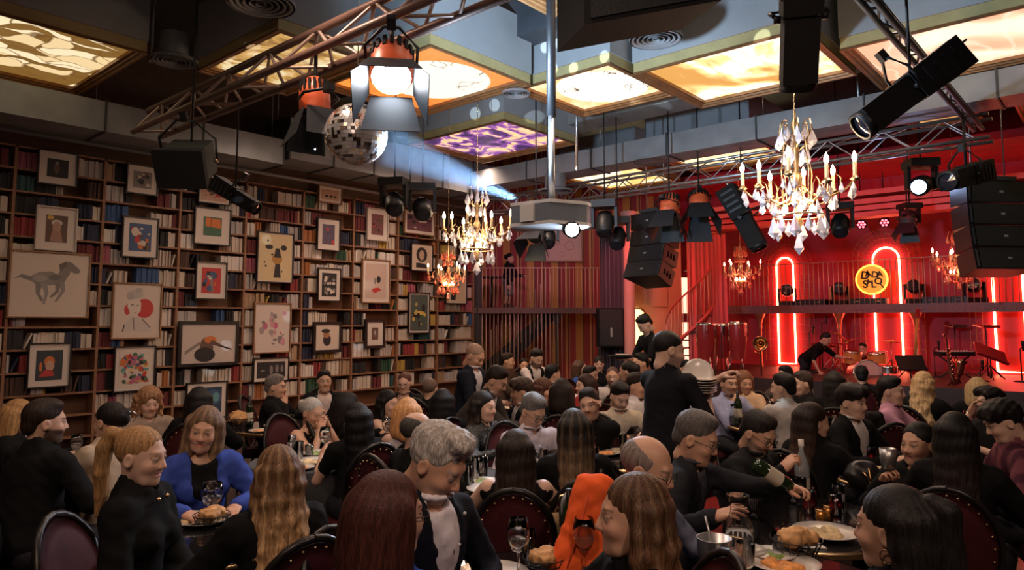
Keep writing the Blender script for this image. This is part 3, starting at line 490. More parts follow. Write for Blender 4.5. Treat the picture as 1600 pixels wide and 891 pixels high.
def clampyoke(e, w, top, m=BLACK):
    hang_pipe(e, .08)
    MB().tube([(-w, 0, 0), (-w * 1.05, 0, top * .55), (-w * .3, 0, top), (w * .3, 0, top), (w * 1.05, 0, top * .55), (w, 0, 0)], .014, 6).build('yoke', m, e)
    MB().box((-.035, -.03, top - .01), (.035, .03, top + .09)).build('clamp', m, e)
def fresnel(px, py, d, aim, label, s=1., col=ORNG, lit=None, flap=1.):
    e = oriented('barn_door_lamp', at(px, py, d), aim, label, 'stage lamp', 'barn door stage lamps'); r = .135 * s
    MB().lathe([(.001, -1.7 * r), (.5 * r, -1.65 * r), (.85 * r, -1.2 * r), (1.0 * r, -.7 * r), (1.02 * r, .5 * r), (.92 * r, .75 * r)], 18, axis=(0, 1, 0)).build('housing', col, e)
    for k in range(9):
        a = math.pi * (k + .5) / 9 - math.pi / 2 + math.pi / 2; c = np.array([math.cos(a) * r * .95, -.95 * r, math.sin(a) * r * .95])
        MB().obox(c, (-math.sin(a), 0, math.cos(a)), (0, 1, 0), (math.cos(a), 0, math.sin(a)), .012 * s, .05 * s, .012 * s).build('cooling_slot', BLACKM, e)
    MB().lathe([(.90 * r, .70 * r), (.001, .74 * r)], 18, axis=(0, 1, 0)).build('lens', lit or LENSD, e)
    DB = mat('barn_door_black', (.012, .015, .021), .5, .2)
    for k in range(4):
        a = k * math.pi / 2; ux = np.array([math.cos(a), 0, math.sin(a)]); uy = np.array([-math.sin(a), 0, math.cos(a)]); Y_ = np.array([0, 1., 0])
        lo = .85 * r if k % 2 == 0 else .95 * r; hi = 1.35 * r; b0 = Y_ * .75 * r + ux * r; b1 = Y_ * (.75 * r + 2.0 * r * flap) + ux * (r + .75 * r * flap)
        MB().prism([b0 - uy * lo, b0 + uy * lo, b1 + uy * hi, b1 - uy * hi], ux * .006).build('barn_door', DB, e)
    clampyoke(e, 1.12 * r, 2.1 * r); return e
fresnel(612, 108, 5.7, at(604, 300, 4.7), 'orange barn-door stage lamp with big black flaps glowing beside the mirror ball', 1.3, lit=HOT, flap=.85)
fresnel(492, 160, 6.3, at(500, 420, 6.0), 'orange barn-door stage lamp hanging left of the mirror ball', 1.0, flap=1.1)
fresnel(1046, 325, 11.6, at(1030, 470, 11), 'orange barn-door stage lamp in front of the hanging speaker column', 1.15, flap=1.2)
fresnel(1092, 318, 11.6, at(1100, 470, 10.5), 'orange barn-door stage lamp with charcoal flaps over the pink curtain', 1.15, flap=1.4)
fresnel(1418, 345, 12.5, at(1415, 480, 12), 'black barn-door lamp below the lit moving head', .9, DGREY)
fresnel(838, 365, 11.0, at(800, 480, 10), 'black barn-door lamp just under the projector', 1.0, DGREY)
def moving_head(px, py, d, aim, label, s=1., lit=None, hang=True):
    p = at(px, py, d); e = empty('moving_head_light', p, math.radians(random.uniform(-20, 20)) + AZ - math.pi / 2); tag(e, label, 'moving light', 'moving head lights'); sg = 1 if hang else -1
    MB().box((-.17 * s, -.15 * s, sg * .27 * s - .05 * s), (.17 * s, .15 * s, sg * .27 * s + .05 * s)).build('base', BLACK, e)
    for x in (-1, 1):
        MB().prism([(x * .14 * s, -.06 * s, sg * .24 * s), (x * .14 * s, .06 * s, sg * .24 * s), (x * .14 * s, .05 * s, -sg * .05 * s), (x * .14 * s, -.05 * s, -sg * .05 * s)], (x * .04 * s, 0, 0)).build('yoke_arm', BLACK, e)
    if hang: hang_pipe(e, .3 * s)
    h = empty('head', (0, 0, 0)); h.parent = e
    v = Vector(aim) - Vector(p); h.rotation_euler = (Matrix.Rotation(-e.rotation_euler[2], 3, 'Z') @ v).to_track_quat('Y', 'Z').to_euler()
    MB().lathe([(.001, -.17 * s), (.09 * s, -.16 * s), (.125 * s, -.08 * s), (.125 * s, .12 * s), (.10 * s, .17 * s), (.085 * s, .17 * s)], 16, axis=(0, 1, 0)).build('head_shell', BLACK, h)
    MB().lathe([(.088 * s, .168 * s), (.001, .172 * s)], 16, axis=(0, 1, 0)).build('lens', lit or LENSD, h)
    return e
moving_head(1440, 290, 10.9, at(1350, 330, 8.5), 'moving head light with dazzling blue-white lens over the stage', 1.25, em('blue_white_lens', (.45, .6, 1.), 45))
moving_head(616, 318, 10.0, at(640, 500, 8), 'black moving head light hanging before the bookcase, nearer to the horse drawing', 1.1)
moving_head(660, 326, 10.2, at(690, 500, 8), 'black moving head light hanging before the bookcase, nearer to the chandelier', 1.1)
moving_head(1313, 352, 12.2, at(1310, 500, 11), 'black moving head light behind the big chandelier', 1.2)
moving_head(1422, 345, 13.2, at(1420, 480, 12), 'black moving head light under the red stage cornice', 1.0)
moving_head(856, 372, 11.3, at(850, 500, 10), 'black moving head light directly under the projector body', 1.0)
moving_head(945, 350, 11.6, at(940, 480, 11), 'black moving head light beside the projector lens', 1.2)
moving_head(965, 372, 11.9, at(950, 480, 11), 'black moving head light before the dark curtain', 1.1)
def profile_spot(px, py, d, aim, label, s=1., up=(0, 0, 1)):
    e = oriented('profile_spotlight', at(px, py, d), aim, label, 'spotlight', 'black profile spotlights')
    MB().obox((0, -.26 * s, 0), (1, 0, 0), (0, 0, 1), (0, 1, 0), .15 * s, .15 * s, .26 * s, taper=.92).build('lamp_housing', BLACKM, e)
    MB().obox((0, .26 * s, 0), (1, 0, 0), (0, 0, 1), (0, 1, 0), .125 * s, .125 * s, .24 * s, taper=1.0).build('lens_tube', BLACKM, e)
    MB().lathe([(.135 * s, .50 * s), (.135 * s, .56 * s), (.11 * s, .56 * s)], 16, axis=(0, 1, 0)).build('front_ring', BLACK, e)
    MB().lathe([(.11 * s, .53 * s), (.001, .55 * s)], 16, axis=(0, 1, 0)).build('lens', LENSD, e)
    for x in (-1, 1):
        MB().tube([(x * .14 * s, .02, 0), (x * .19 * s, .02, 0)], .03 * s, 8).build('tilt_knob', BLACK, e)
        for k in range(4): MB().box((x * .151 * s, (-.45 + .1 * k) * s, -.10 * s), (x * .158 * s, (-.41 + .1 * k) * s, .10 * s)).build('cooling_fin', BLACK, e)
    MB().tube([(-.08 * s, -.52 * s, .06 * s), (-.08 * s, -.60 * s, .06 * s), (.08 * s, -.60 * s, .06 * s), (.08 * s, -.52 * s, .06 * s)], .012 * s, 6).build('handle', STEEL, e)
    MB().box((-.05 * s, -.40 * s, -.155 * s), (.05 * s, -.30 * s, -.149 * s)).build('rating_plate', mat('pale_sticker', (.3, .28, .26), .6), e)
    clampyoke(e, .19 * s, .34 * s); return e
profile_spot(1251, 22, 4.1, at(1243, 220, 4.4), 'large black profile spotlight pointing straight down above the big chandelier', .78)
profile_spot(1423, 140, 5.9, at(1290, 240, 5.9), 'large tilted black profile spotlight in front of the blush ceiling box', .95)
profile_spot(1160, 340, 11.3, at(1205, 420, 11), 'slanted black profile spotlight between speaker column and big chandelier', 1.05)
profile_spot(1510, 275, 9.0, at(1420, 300, 8.2), 'black tube spotlight above the right speaker column', .95)
profile_spot(368, 305, 9.4, at(430, 345, 9.2), 'slanted black tube lamp in front of the orange framed print', .7)
fl = oriented('floodlight', at(298, 250, 7.4), at(240, 300, 6.5), 'big black hanging floodlight at the end of the brown truss', 'floodlight', 'barn door stage lamps')
MB().obox((0, 0, 0), (1, 0, 0), (0, 0, 1), (0, 1, 0), 20*.01, .17, .17, taper=1.0).build('housing', mat('green_black_paint', (.022, .03, .026), .6), fl)
MB().obox((0, .26, 0), (1, 0, 0), (0, 0, 1), (0, 1, 0), .22, .18, .08, taper=1.12).build('hood', BLACKM, fl); clampyoke(fl, .27, .42)
MB().tube([(-.28, 0, 0), (-.24, 0, 0)], .025, 8).build('tilt_knob', BRASS, fl)
LEDR = em('pink_led', (1, .12, .16), 5)
for px, py, w in ((1346, 350, 'nearer to the big chandelier'), (1382, 347, 'nearer to the lit moving head')):
    e = oriented('led_par_lamp', at(px, py, 15.2), at(px - 20, py + 200, 11), 'small red LED par lamp under the stage cornice, ' + w, 'led lamp', 'red LED pars')
    hang_pipe(e, .05); MB().lathe([(.001, -.14), (.09, -.12), (.11, 0), (.11, .04)], 12, axis=(0, 1, 0)).build('can', BLACK, e)
    for k in range(7):
        a = k * math.pi / 3; q = 0 if k == 6 else .065; MB().ball((q * math.cos(a), .04, q * math.sin(a)), .024, 8).build('led', LEDR, e)
# ---- mirror ball
ball = empty('mirror_ball', at(557, 210, 6.15)); tag(ball, 'silver mirror ball hanging between the two orange barn-door lamps', 'mirror ball'); RB = .265
MIR = [mat('mirror_tile', (.85, .85, .85), .25, .7), mat('mirror_tile_warm', (.8, .6, .38), .25, 1.), mat('mirror_tile_dark', (.35, .32, .33), .2, 1.)]
mb = MB(); rr = random.Random(5)
for i in range(1, 27):
    th = math.pi * i / 27; n = max(4, int(54 * math.sin(th)))
    for k in range(n):
        ph = 2 * math.pi * (k + .5) / n; nrm = np.array([math.sin(th) * math.cos(ph), math.sin(th) * math.sin(ph), math.cos(th)]); u = np.array([-math.sin(ph), math.cos(ph), 0]); w = np.cross(nrm, u)
        t = nrm + u * rr.gauss(0, .05) + w * rr.gauss(0, .05); t /= np.linalg.norm(t); u2 = u - t * (u @ t); w2 = np.cross(t, u2)
        mb.obox(nrm * RB, u2, w2, t, math.pi * RB * math.sin(th) / n * .93, math.pi * RB / 27 * .46, .004, rr.choice((0, 0, 0, 0, 1, 2)))
tl = mb.build('mirror_tiles', MIR, ball); tl['kind'] = 'stuff'
MB().ball((0, 0, 0), RB - .004, 24).build('core', BLACK, ball); MB().tube([(0, 0, RB), (0, 0, RB + .08)], .02, 8).build('cap', STEEL, ball)
MB().tube([(0, 0, RB + .08), (0, 0, 6.29 - ball.location[2])], .005, 5).build('hanging_wire', STEEL, ball)
BP = np.array(ball.location); L1 = at(597, 215, 5.75)
light('ball_spot', 'SPOT', tuple(at(812, 314, 7.3)), 2400, (.45, .68, 1), .03, tuple(BP + CR * .06), 15, .3)
light('mirror_ball_bounce', 'SPOT', tuple(BP + np.array([.45, -.75, .1])), 900, (.55, .76, 1), .2, tuple(BP + np.array([3.2, -1.6, 2.4])), 150, .7)
DOTS = [(310, 4, 6.3), (329, 13, 6.3), (325, 30, 6.3), (275, 40, 6.3), (383, 43, 6.3), (893, 38, 5.9), (880, 60, 5.9), (922, 88, 5.8), (905, 52, 5.9), (779, 163, 5.4), (740, 178, 5.2), (848, 182, 5.4), (1003, 70, 5.6), (950, 90, 5.6), (1345, 22, 5.6), (752, 10, 5.6), (1030, 160, 5.3), (640, 168, 5.2), (1180, 250, 4.7), (560, 30, 6.0)]
def ball_ray(q, e_, w):
    v = q - BP; v = v / np.linalg.norm(v); light('mirror_ball_ray', 'SPOT', tuple(BP + v * (RB + .03)), e_, (.72, .9, 1), .008, tuple(q), w, .35)
for (x, y, z) in DOTS: ball_ray(on(x, y, 2, z), 1500, 2.4)
for (x, y, d) in [(722, 548, 6.7), (714, 586, 6.6), (690, 628, 6.2), (757, 655, 5.4), (1137, 588, 7.2), (1042, 650, 4.7), (828, 622, 5.3), (1092, 690, 3.6), (415, 376, 12.6), (300, 352, 11.6), (578, 446, 14.2), (448, 501, 13), (36, 401, 10.0), (300, 478, 11.5), (350, 545, 12), (320, 590, 12), (560, 540, 14), (1408, 768, 2.7), (955, 590, 8.8), (1240, 645, 6.4), (860, 600, 7.2)]:
    ball_ray(at(x, y, d), 520, 1.7)
# ---- loudspeakers
GRI = mat('speaker_grille', (.018, .02, .022), .55, .2, bump=.6, vscale=160)
def line_array(px, py, d, n, w, h, dep, yaw, tilt, label, face=GRI):
    p = at(px, py, d); e = empty('line_array_speaker', p, yaw); tag(e, label, 'loudspeaker', 'hanging loudspeakers'); z = 0; y = 0; a = 0
    for k in range(n):
        a = tilt * k; c = MB(); ca, sa = math.cos(a), math.sin(a); T = lambda q: (q[0], y + q[1] * ca + q[2] * sa, z + q[2] * ca - q[1] * sa)
        cab = MB().add([T(q) for q in ((-w, 0, -h), (w, 0, -h), (w * .72, dep, -h), (-w * .72, dep, -h), (-w, 0, 0), (w, 0, 0), (w * .72, dep, 0), (-w * .72, dep, 0))],
                       [(0, 3, 2, 1), (4, 5, 6, 7), (0, 1, 5, 4), (1, 2, 6, 5), (2, 3, 7, 6), (3, 0, 4, 7)]).build('cabinet', BLACK, e)
        MB().add([T(q) for q in ((-w * .86, -.012, -h * .96), (w * .86, -.012, -h * .96), (w * .86, -.012, -h * .04), (-w * .86, -.012, -h * .04))], [(0, 1, 2, 3)]).build('grille', face, cab)
        for s in (-1, 1): MB().add([T(q) for q in ((s * w * .97, -.014, -h * .9), (s * w * .90, -.014, -h * .9), (s * w * .90, -.014, -h * .1), (s * w * .97, -.014, -h * .1))], [(0, 1, 2, 3)]).build('rigging_rail', DGREY, cab)
        MB().add([T(q) for q in ((-.03, -.02, -h * .55), (.03, -.02, -h * .55), (.03, -.02, -h * .45), (-.03, -.02, -h * .45))], [(0, 1, 2, 3)]).build('badge', mat('pale_badge', (.35, .35, .33), .4), cab)
        for q in (.3, .5, .7): MB().obox(T((w * (1 - .28 * q) + .004, dep * q, -h * .5)), (0, 0, 0), (0, 1, 0), (0, 0, 1), 1, .03, .05).build('side_vent', BLACKM, cab)
        z -= (h + .01) * ca; y -= (h) * sa
    MB().box((-w * .6, .05, .02), (w * .6, dep * .8, .08)).build('fly_bar', DGREY, e)
    for s in (-1, 1): MB().tube([(s * w * .5, dep * .4, .08), (s * w * .5, dep * .4, 6.29 - p[2])], .010, 6).build('chain', STEEL, e)
    return e
FACE = AZ + math.pi / 2    # a thing at this yaw turns its -Y side to the camera axis
line_array(1012, 332, 12.6, 4, .43, .29, .5, AZ - math.pi / 2 - .95, .13, 'tall curved column of black speakers hanging left of the pink curtain')
line_array(1562, 283, 9.7, 4, .50, .30, .5, AZ - math.pi / 2 + .1, .06, 'column of wide black speakers at the right picture edge')
bs = empty('hanging_monitor_speaker', at(1000, 44, 4.5), AZ - math.pi / 2 + .3); tag(bs, 'big black speaker cabinet cut by the picture top', 'loudspeaker', 'hanging loudspeakers')
MB().prism([(-.47, -.2, -.12), (.47, -.2, .16), (.47, -.2, .62), (-.47, -.2, .5)], (0, .45, 0)).build('cabinet', BLACKM, bs); MB().prism([(-.43, -.215, -.08), (.43, -.215, .18), (.43, -.215, .56), (-.43, -.215, .46)], (0, .012, 0)).build('grille', GRI, bs)
MB().tube([(.2, 0, .55), (.2, 0, 1.2)], .015, 6).build('hanging_strap', STEEL, bs)
fs = empty('wall_speaker', at(955, 512, 15.3), AZ - math.pi / 2); tag(fs, 'tall black loudspeaker in front of the dark curtain', 'loudspeaker')
MB().box((-.28, 0, -.42), (.28, .4, .42)).build('cabinet', BLACKM, fs); MB().box((-.25, -.012, -.39), (.25, 0, .39)).build('grille', GRI, fs)
MB().tube([(0, .2, -.42), (0, .2, -fs.location[2] + .02)], .03, 8).build('stand', BLACK, fs); MB().box((-.02, -.02, -.2), (.02, -.013, .0)).build('badge', STEEL, fs)
# ---- projector on its pole
pj = empty('projector', at(862, 332, 6.4), AZ - math.pi / 2 - .12); tag(pj, 'grey white ceiling projector with glowing lens hanging on a pole', 'projector')
PW = mat('projector_white', (.5, .5, .5), .35); PG = mat('projector_grey', (.12, .14, .17), .4)
out = [(-.36, -.10), (-.36, .22), (.30, .22), (.345, .12), (.35, 0), (.32, -.10), (.24, -.16), (0, -.30)]
MB().prism([(x, y, -.115) for x, y in out], (0, 0, .16)).build('body', PG, pj); MB().prism([(x * 1.02, y * 1.02, .045) for x, y in out], (0, 0, .03)).build('top_cover', PW, pj)
MB().prism([(x * 1.02, y * 1.02, -.14) for x, y in out], (0, 0, .028)).build('bottom_cover', PW, pj)
MB().obox((-.20, -.205, -.035), (.874, -.486, 0), (.486, .874, 0), (0, 0, 1), .07, .02, .075).build('vent_stripe', PW, pj)
MB().lathe([(.075, 0), (.075, .12), (.06, .12)], 18, c=(.17, -.12, -.165), axis=(.2, -1, -.25)).build('lens_barrel', BLACK, pj); MB().lathe([(.062, .10), (.001, .115)], 18, c=(.17, -.12, -.165), axis=(.2, -1, -.25)).build('lens', HOT, pj)
MB().tube([(0, .02, .07), (0, .02, .95)], .032, 10).build('lower_pole', STEEL, pj); MB().tube([(0, .02, .9), (0, .02, 6.25 - pj.location[2])], .045, 10).build('upper_pole', BLACK, pj)
MB().box((-.14, -.06, .07), (.14, .10, .10)).build('mount_plate', DGREY, pj)

# ---- thin stage haze caught in the beam between the projector mount and the mirror ball
S_ = at(812, 314, 7.3); v_ = BP - S_; Lb = float(np.linalg.norm(v_)); hz = bpy.data.materials.new('stage_haze'); hz.use_nodes = True; nt = hz.node_tree; nt.nodes.remove(nt.nodes['Principled BSDF'])
vs_ = nt.nodes.new('ShaderNodeVolumeScatter'); vs_.inputs['Color'].default_value = (.6, .78, 1, 1); vs_.inputs['Density'].default_value = .22; nt.links.new(vs_.outputs[0], nt.nodes['Material Output'].inputs['Volume'])
ho = MB().lathe([(.001, .06), (.05, .06), (.04 + .13 * Lb * .8, Lb * .85), (.001, Lb * .85)], 20, axis=v_ / Lb).build('beam_haze', hz); ho.location = S_; tag(ho, 'faint blue haze lit by the spot beam aimed at the mirror ball', 'haze', kind='stuff')
# ================================================================== stage
STZ = .74
STAGE = mat('stage_floor_dark', (.035, .012, .012), .5, var=.2)
struct('floor_stage', MB().box((13.2, -4, 0), (WX, 7.7, STZ)), STAGE)
struct('ceiling_stage', MB().box((15.0, -4, 5.05), (WX, 12.5, 5.2)), REDW)
cz = on(1335, 340, 0, 15.2); co = MB()
for dz, dx in ((0, 0), (.12, -.06), (.24, -.14), (.40, -.22)): co.box((15.3 + dx, -4, 3.92 + dz), (15.7, 7.6, 3.92 + dz + .10))
tag(co.build('trim_cornice', mat('red_cornice', (.55, .10, .08), .5)), kind='structure')
GILT = mat('gilt_line', (.50, .20, .10), .35, .7)
LED = em('led_tube', (1, .22, .10), 26); NICHE = mat('niche_red', (.55, .03, .03), .5)
def led_arch(yc, hw, ztop, label):
    e = empty('led_arch', (WX, yc, STZ)); tag(e, label, 'lit arch', 'neon arches on the stage wall'); zs = ztop - hw - STZ; n = 16
    P = [(-.05, hw, .06)] + [(-.05, hw, zs)] + [(-.05, hw * math.cos(math.pi * k / n), zs + hw * math.sin(math.pi * k / n)) for k in range(1, n)] + [(-.05, -hw, zs), (-.05, -hw, .06), (-.05, hw, .06)]
    MB().tube(P, .021, 6, cap=False).build('led_tube', LED, e)
    MB().prism([(-.02, p[1] * .97, p[2]) for p in P[:-1]], (.015, 0, 0)).build('niche_panel', NICHE, e)
    for k in range(2, 5):                                # receding vault lines drawn in thin gilt moulding
        q = hw + .11 * k; P2 = [(-.02, q, .1)] + [(-.02, q * math.cos(math.pi * j / n), zs + q * math.sin(math.pi * j / n)) for j in range(n + 1)] + [(-.02, -q, .1)]
        MB().tube(P2, .006, 4, cap=False).build('vault_line', GILT, e)
    rad = MB()
    for j in range(1, n):
        a = math.pi * j / n; rad.tube([(-.02, (hw + .05) * math.cos(a), zs + (hw + .05) * math.sin(a)), (-.02, (hw + .44) * math.cos(a), zs + (hw + .44) * math.sin(a))], .005, 4, cap=False)
    for j in range(14):
        for s in (-1, 1): rad.tube([(-.02, s * (hw + .05), .15 + j * zs / 14), (-.02, s * (hw + .44), .05 + j * zs / 14 + .05)], .005, 4, cap=False)
    rad.build('vault_joint_lines', GILT, e); return e
led_arch(6.27, .20, 3.36, 'glowing red neon arch behind the bending stagehand')
led_arch(4.03, .265, 3.45, 'glowing red neon arch behind the round yellow sign')
led_arch(1.82, .25, 3.45, 'glowing red neon arch at the right picture edge')
for y, e_ in ((6.27, 16), (4.03, 22), (1.82, 22)): light('led_glow', 'AREA', (WX - .12, y, 2.1), e_, (1, .06, .06), .3, (WX - 5, y, 2.1), size_y=2.4)
# ---- stage balcony
BXF = 16.5
sb = empty('stage_balcony', (BXF, 0, 0)); tag(sb, 'red lit balcony with thin railing above the stage', 'balcony')
MB().box((0, -2, 2.10), (WX - BXF - .03, 7.6, 2.17)).build('deck', mat('balcony_deck', (.18, .05, .05), .6), sb); MB().box((-.05, -2, 1.99), (0, 7.6, 2.18)).build('fascia', mat('balcony_fascia', (.16, .07, .075), .5), sb)
MB().tube([(-.02, -2, 3.13), (-.02, 7.6, 3.13)], .013, 6).build('handrail', RAILM, sb); _b2 = MB().tube([(0, 0, 0), (0, 0, 1.02)], .009, 5).mesh('baluster', RAILM); _sd = MB().ball((0, 0, 0), .018, 6).mesh('stud', GILT)
for i in range(72): kid(_b2, 'baluster', sb, (-.02, 7.55 - i * .105, 2.12)); kid(_sd, 'stud', sb, (-.055, 7.5 - i * .105, 2.06))
for px in (1188, 1312, 1432):
    p = on(px, 520, 0, BXF + .05); MB().lathe([(.05, STZ), (.05, STZ + .08), (.032, STZ + .1), (.032, 1.62), (.05, 1.66), (.035, 1.7), (.07, 1.86), (.12, 1.96), (.13, 1.99)], 10, c=(p[0] - BXF, p[1], 0)).build('support_column', GILT, sb)
for px, w in ((1230, 'in front of the first neon arch'), (1312, 'between neon arch and yellow sign'), (1428, 'beside the middle neon arch'), (1522, 'below the red chandelier on the balcony')):
    p = on(px, 462, 0, 16.9); q = proj(p); moving_head(q[0], q[1] - 2, q[2], at(px - 100, 300, 8), 'black moving light on the stage balcony ' + w, 1.15, hang=False).location.z = 2.17 + .37
for px, ww, w in ((1268, .34, 'beside the first neon arch'), (1358, .36, 'under the yellow sign'), (1478, .40, 'under the red chandelier')):
    p = on(px, 468, 0, 16.75); e = empty('flat_rack_box', (16.75, p[1], 2.17)); tag(e, 'low black rack box on the stage balcony ' + w, 'equipment', 'rack boxes'); MB().box((-.15, -ww, 0), (.15, ww, .14)).build('case', BLACK, e)
    for s in (-1, 1): MB().tube([(-.17, s * ww * .6 - .05, .07), (-.17, s * ww * .6 + .05, .07)], .012, 6).build('handle', STEEL, e)
# ---- round yellow sign
sp = on(1362, 437, 0, BXF - .12); sg = empty('round_sign', sp); tag(sg, 'round glowing yellow sign with black lettering on the balcony railing', 'sign'); RS = .315
MB().lathe([(RS * .95, -.012), (.001, -.014)], 32, axis=(1, 0, 0)).build('lit_face', mat('sign_yellow', (.9, .42, .03), .4, emit=(1, .44, .03), es=.55), sg); MB().lathe([(RS * .93, -.02), (RS, -.03), (RS * 1.04, .0), (RS * 1.0, .05), (.001, .05)], 32, axis=(1, 0, 0)).build('rim', mat('sign_rim', (1, .62, .08), .4, emit=(1, .6, .08), es=2.2), sg)
INK = mat('sign_ink', (.03, .012, .008), .6)
for ch, y, z, s, a in (('D', .225, .035, .21, -.22), ('A', .115, .07, .15, .12), ('D', .01, .05, .17, -.15), ('A', -.115, .05, .15, .1), ('S', .175, -.17, .20, .0), ('A', .085, -.10, .12, .3), ('L', .015, -.17, .19, 0.), ('O', -.055, -.10, .17, 0.)):
    fc = bpy.data.curves.new('letter', 'FONT'); fc.body = ch; fc.size = s * 1.12; fc.extrude = .004; fc.offset = .006
    fo = bpy.data.objects.new('letter_curve', fc); COL.objects.link(fo); me = bpy.data.meshes.new_from_object(fo); bpy.data.objects.remove(fo); me.materials.clear(); me.materials.append(INK)
    lo = kid(me, 'letter', sg); lo.matrix_local = Matrix.Translation((-.022, y, z)) @ Matrix(((0, 0, -1, 0), (-1, 0, 0, 0), (0, 1, 0, 0), (0, 0, 0, 1))) @ Matrix.Rotation(a, 4, 'Z')
MB().tube([(-.024, -.165, -.09), (-.024, -.235, -.19)], .014, 6).build('letter_tail', INK, sg)
# ---- curtains, column, panelled wall, spiral stair
def curtain(name, a, b, z0, z1, m, label, folds):
    a, b = np.asarray(a), np.asarray(b); d = b - a; Ln = np.linalg.norm(d[:2]); n = folds * 8; nr = np.array([-d[1], d[0], 0]) / Ln; vs = []; fs = []
    for k in range(n + 1):
        t = k / n; off = .05 * math.sin(t * folds * 2 * math.pi) + .02 * math.sin(t * folds * 4.7)
        for z, q in ((z0, 1.25), (z0 * .4 + z1 * .6, 1), (z1, .7)): vs.append((*(a + d * t + nr * off * q)[:2], z))
    for k in range(n):
        for j in range(2): fs.append((k * 3 + j, k * 3 + 3 + j, k * 3 + 4 + j, k * 3 + 1 + j))
    e = empty(name, (a[0], a[1], z0)); tag(e, label, 'curtain'); vs = [np.array(v) - np.array(e.location) for v in vs]
    vs2 = [v + nr * .012 for v in vs]; N = len(vs)
    MB().add(vs + vs2, fs + [tuple(reversed([i + N for i in f])) for f in fs], 0, True).build('drape', m, e)
    MB().tube([local((*a[:2], z1 + .02), e.location), local((*b[:2], z1 + .02), e.location)], .02, 6).build('curtain_rail', BRASS, e); return e
g = lambda px, d, y=503: at(px, y, d)
curtain('curtain', g(1080, 15.2), g(1136, 15.6), STZ + .02, 3.75, mat('pink_velvet', (.62, .10, .10), .75, sheen=.4), 'tall pink red stage curtain beside the spiral stair', 8)
curtain('curtain', g(938, 15.9), g(983, 15.6), .03, 3.85, mat('navy_velvet', (.05, .035, .06), .8, sheen=.3), 'tall dark navy curtain behind the black loudspeaker', 7)
p = g(984, 15.2); e = MB().lathe([(.16, 0), (.16, .2), (.12, .25), (.12, 3.9), (.17, 3.98), (.17, 4.2)], 14, c=(p[0], p[1], 0)).build('column_pink', mat('pink_column', (.60, .30, .26), .6)); tag(e, kind='structure')
a, b = g(994, 16.4), g(1046, 16.4)
wp = empty('wall_panelled', (a[0], a[1], 0), math.atan2((b - a)[1], (b - a)[0])); wp['kind'] = 'structure'; wl = float(np.linalg.norm((b - a)[:2])); PAN = mat('ochre_panel', (.48, .22, .13), .6)
MB().box((-.25, 0, 0), (wl + .3, .1, 4.4)).build('wall_board', PAN, wp)
for z0, z1 in ((2.15, 3.1), (1.1, 1.9), (3.2, 4.1)):
    MB().box((wl * .5, -.03, z0), (wl * .95, 0, z1)).build('raised_panel', PAN, wp)
for k in range(7): MB().tube([(wl * .02 + k * .05, -.05, 2.2), (wl * .02 + k * .05, -.05, 3.3)], .009, 5).build('slat', RAILM, wp)
WARM = em('warm_niche', (1, .62, .22), 3.5)
ni = empty('lit_niche', at(996, 514, 15.95), AZ - math.pi / 2); tag(ni, 'glowing warm yellow wall niche beside the pink column', 'wall light'); MB().lathe([(.33, 0), (.001, .01)], 20, axis=(0, 1, 0)).build('glow_panel', WARM, ni).scale = (.75, 1, 1.35); MB().lathe([(.33, -.03), (.38, -.03), (.38, .05), (.33, .05), (.33, -.03)], 20, axis=(0, 1, 0)).build('niche_frame', BRASS, ni).scale = (.75, 1, 1.35)
for px, py, w_, h_, lb in ((1076, 462, .22, .42, 'pale pink lit pane behind the top of the spiral stair'), (1076, 545, .2, .62, 'warm orange lit pane behind the foot of the spiral stair')):
    e = empty('wall_lightbox', at(px, py, 16.6), AZ - math.pi / 2); tag(e, lb, 'wall light'); MB().box((-w_, 0, -h_), (w_, .03, h_)).build('glow_panel', em('pane_glow_%d' % py, (1, .42, .28), 2.6), e)
    for s in (-1, 1): MB().box((s * w_ - .02, -.03, -h_), (s * w_ + .02, .03, h_)).build('frame_bar', RAILM, e)
ss = empty('spiral_stair', (*g(1078, 15.7)[:2], STZ)); tag(ss, 'red spiral staircase curving up beside the pink curtain', 'stair'); RSP = mat('stair_red', (.45, .06, .05), .45)
MB().tube([(0, 0, 0), (0, 0, 2.9)], .04, 8).build('centre_pole', RSP, ss); hr = []; st_ = []
for k in range(13):
    a0 = 2.0 + k * .38; a1 = a0 + .42; z = .12 + k * .175; r = .52
    MB().prism([(.03 * math.cos(a0), .03 * math.sin(a0), z), (r * math.cos(a0), r * math.sin(a0), z), (r * math.cos(a1), r * math.sin(a1), z), (.03 * math.cos(a1), .03 * math.sin(a1), z)], (0, 0, .03)).build('tread', BLACK, ss)
    MB().tube([(r * math.cos(a0), r * math.sin(a0), z), (r * math.cos(a0), r * math.sin(a0), z + .85)], .009, 5).build('baluster', RAILM, ss); MB().tube([(r * math.cos(a0 + .2), r * math.sin(a0 + .2), z), (r * math.cos(a0 + .2), r * math.sin(a0 + .2), z + .93)], .009, 5).build('baluster', RAILM, ss)
    hr.append((r * math.cos(a0), r * math.sin(a0), z + .87)); st_.append((r * math.cos(a0), r * math.sin(a0), z))
MB().tube(hr, .022, 6).build('handrail', RSP, ss); MB().tube(st_, .045, 6).build('stringer', RSP, ss)
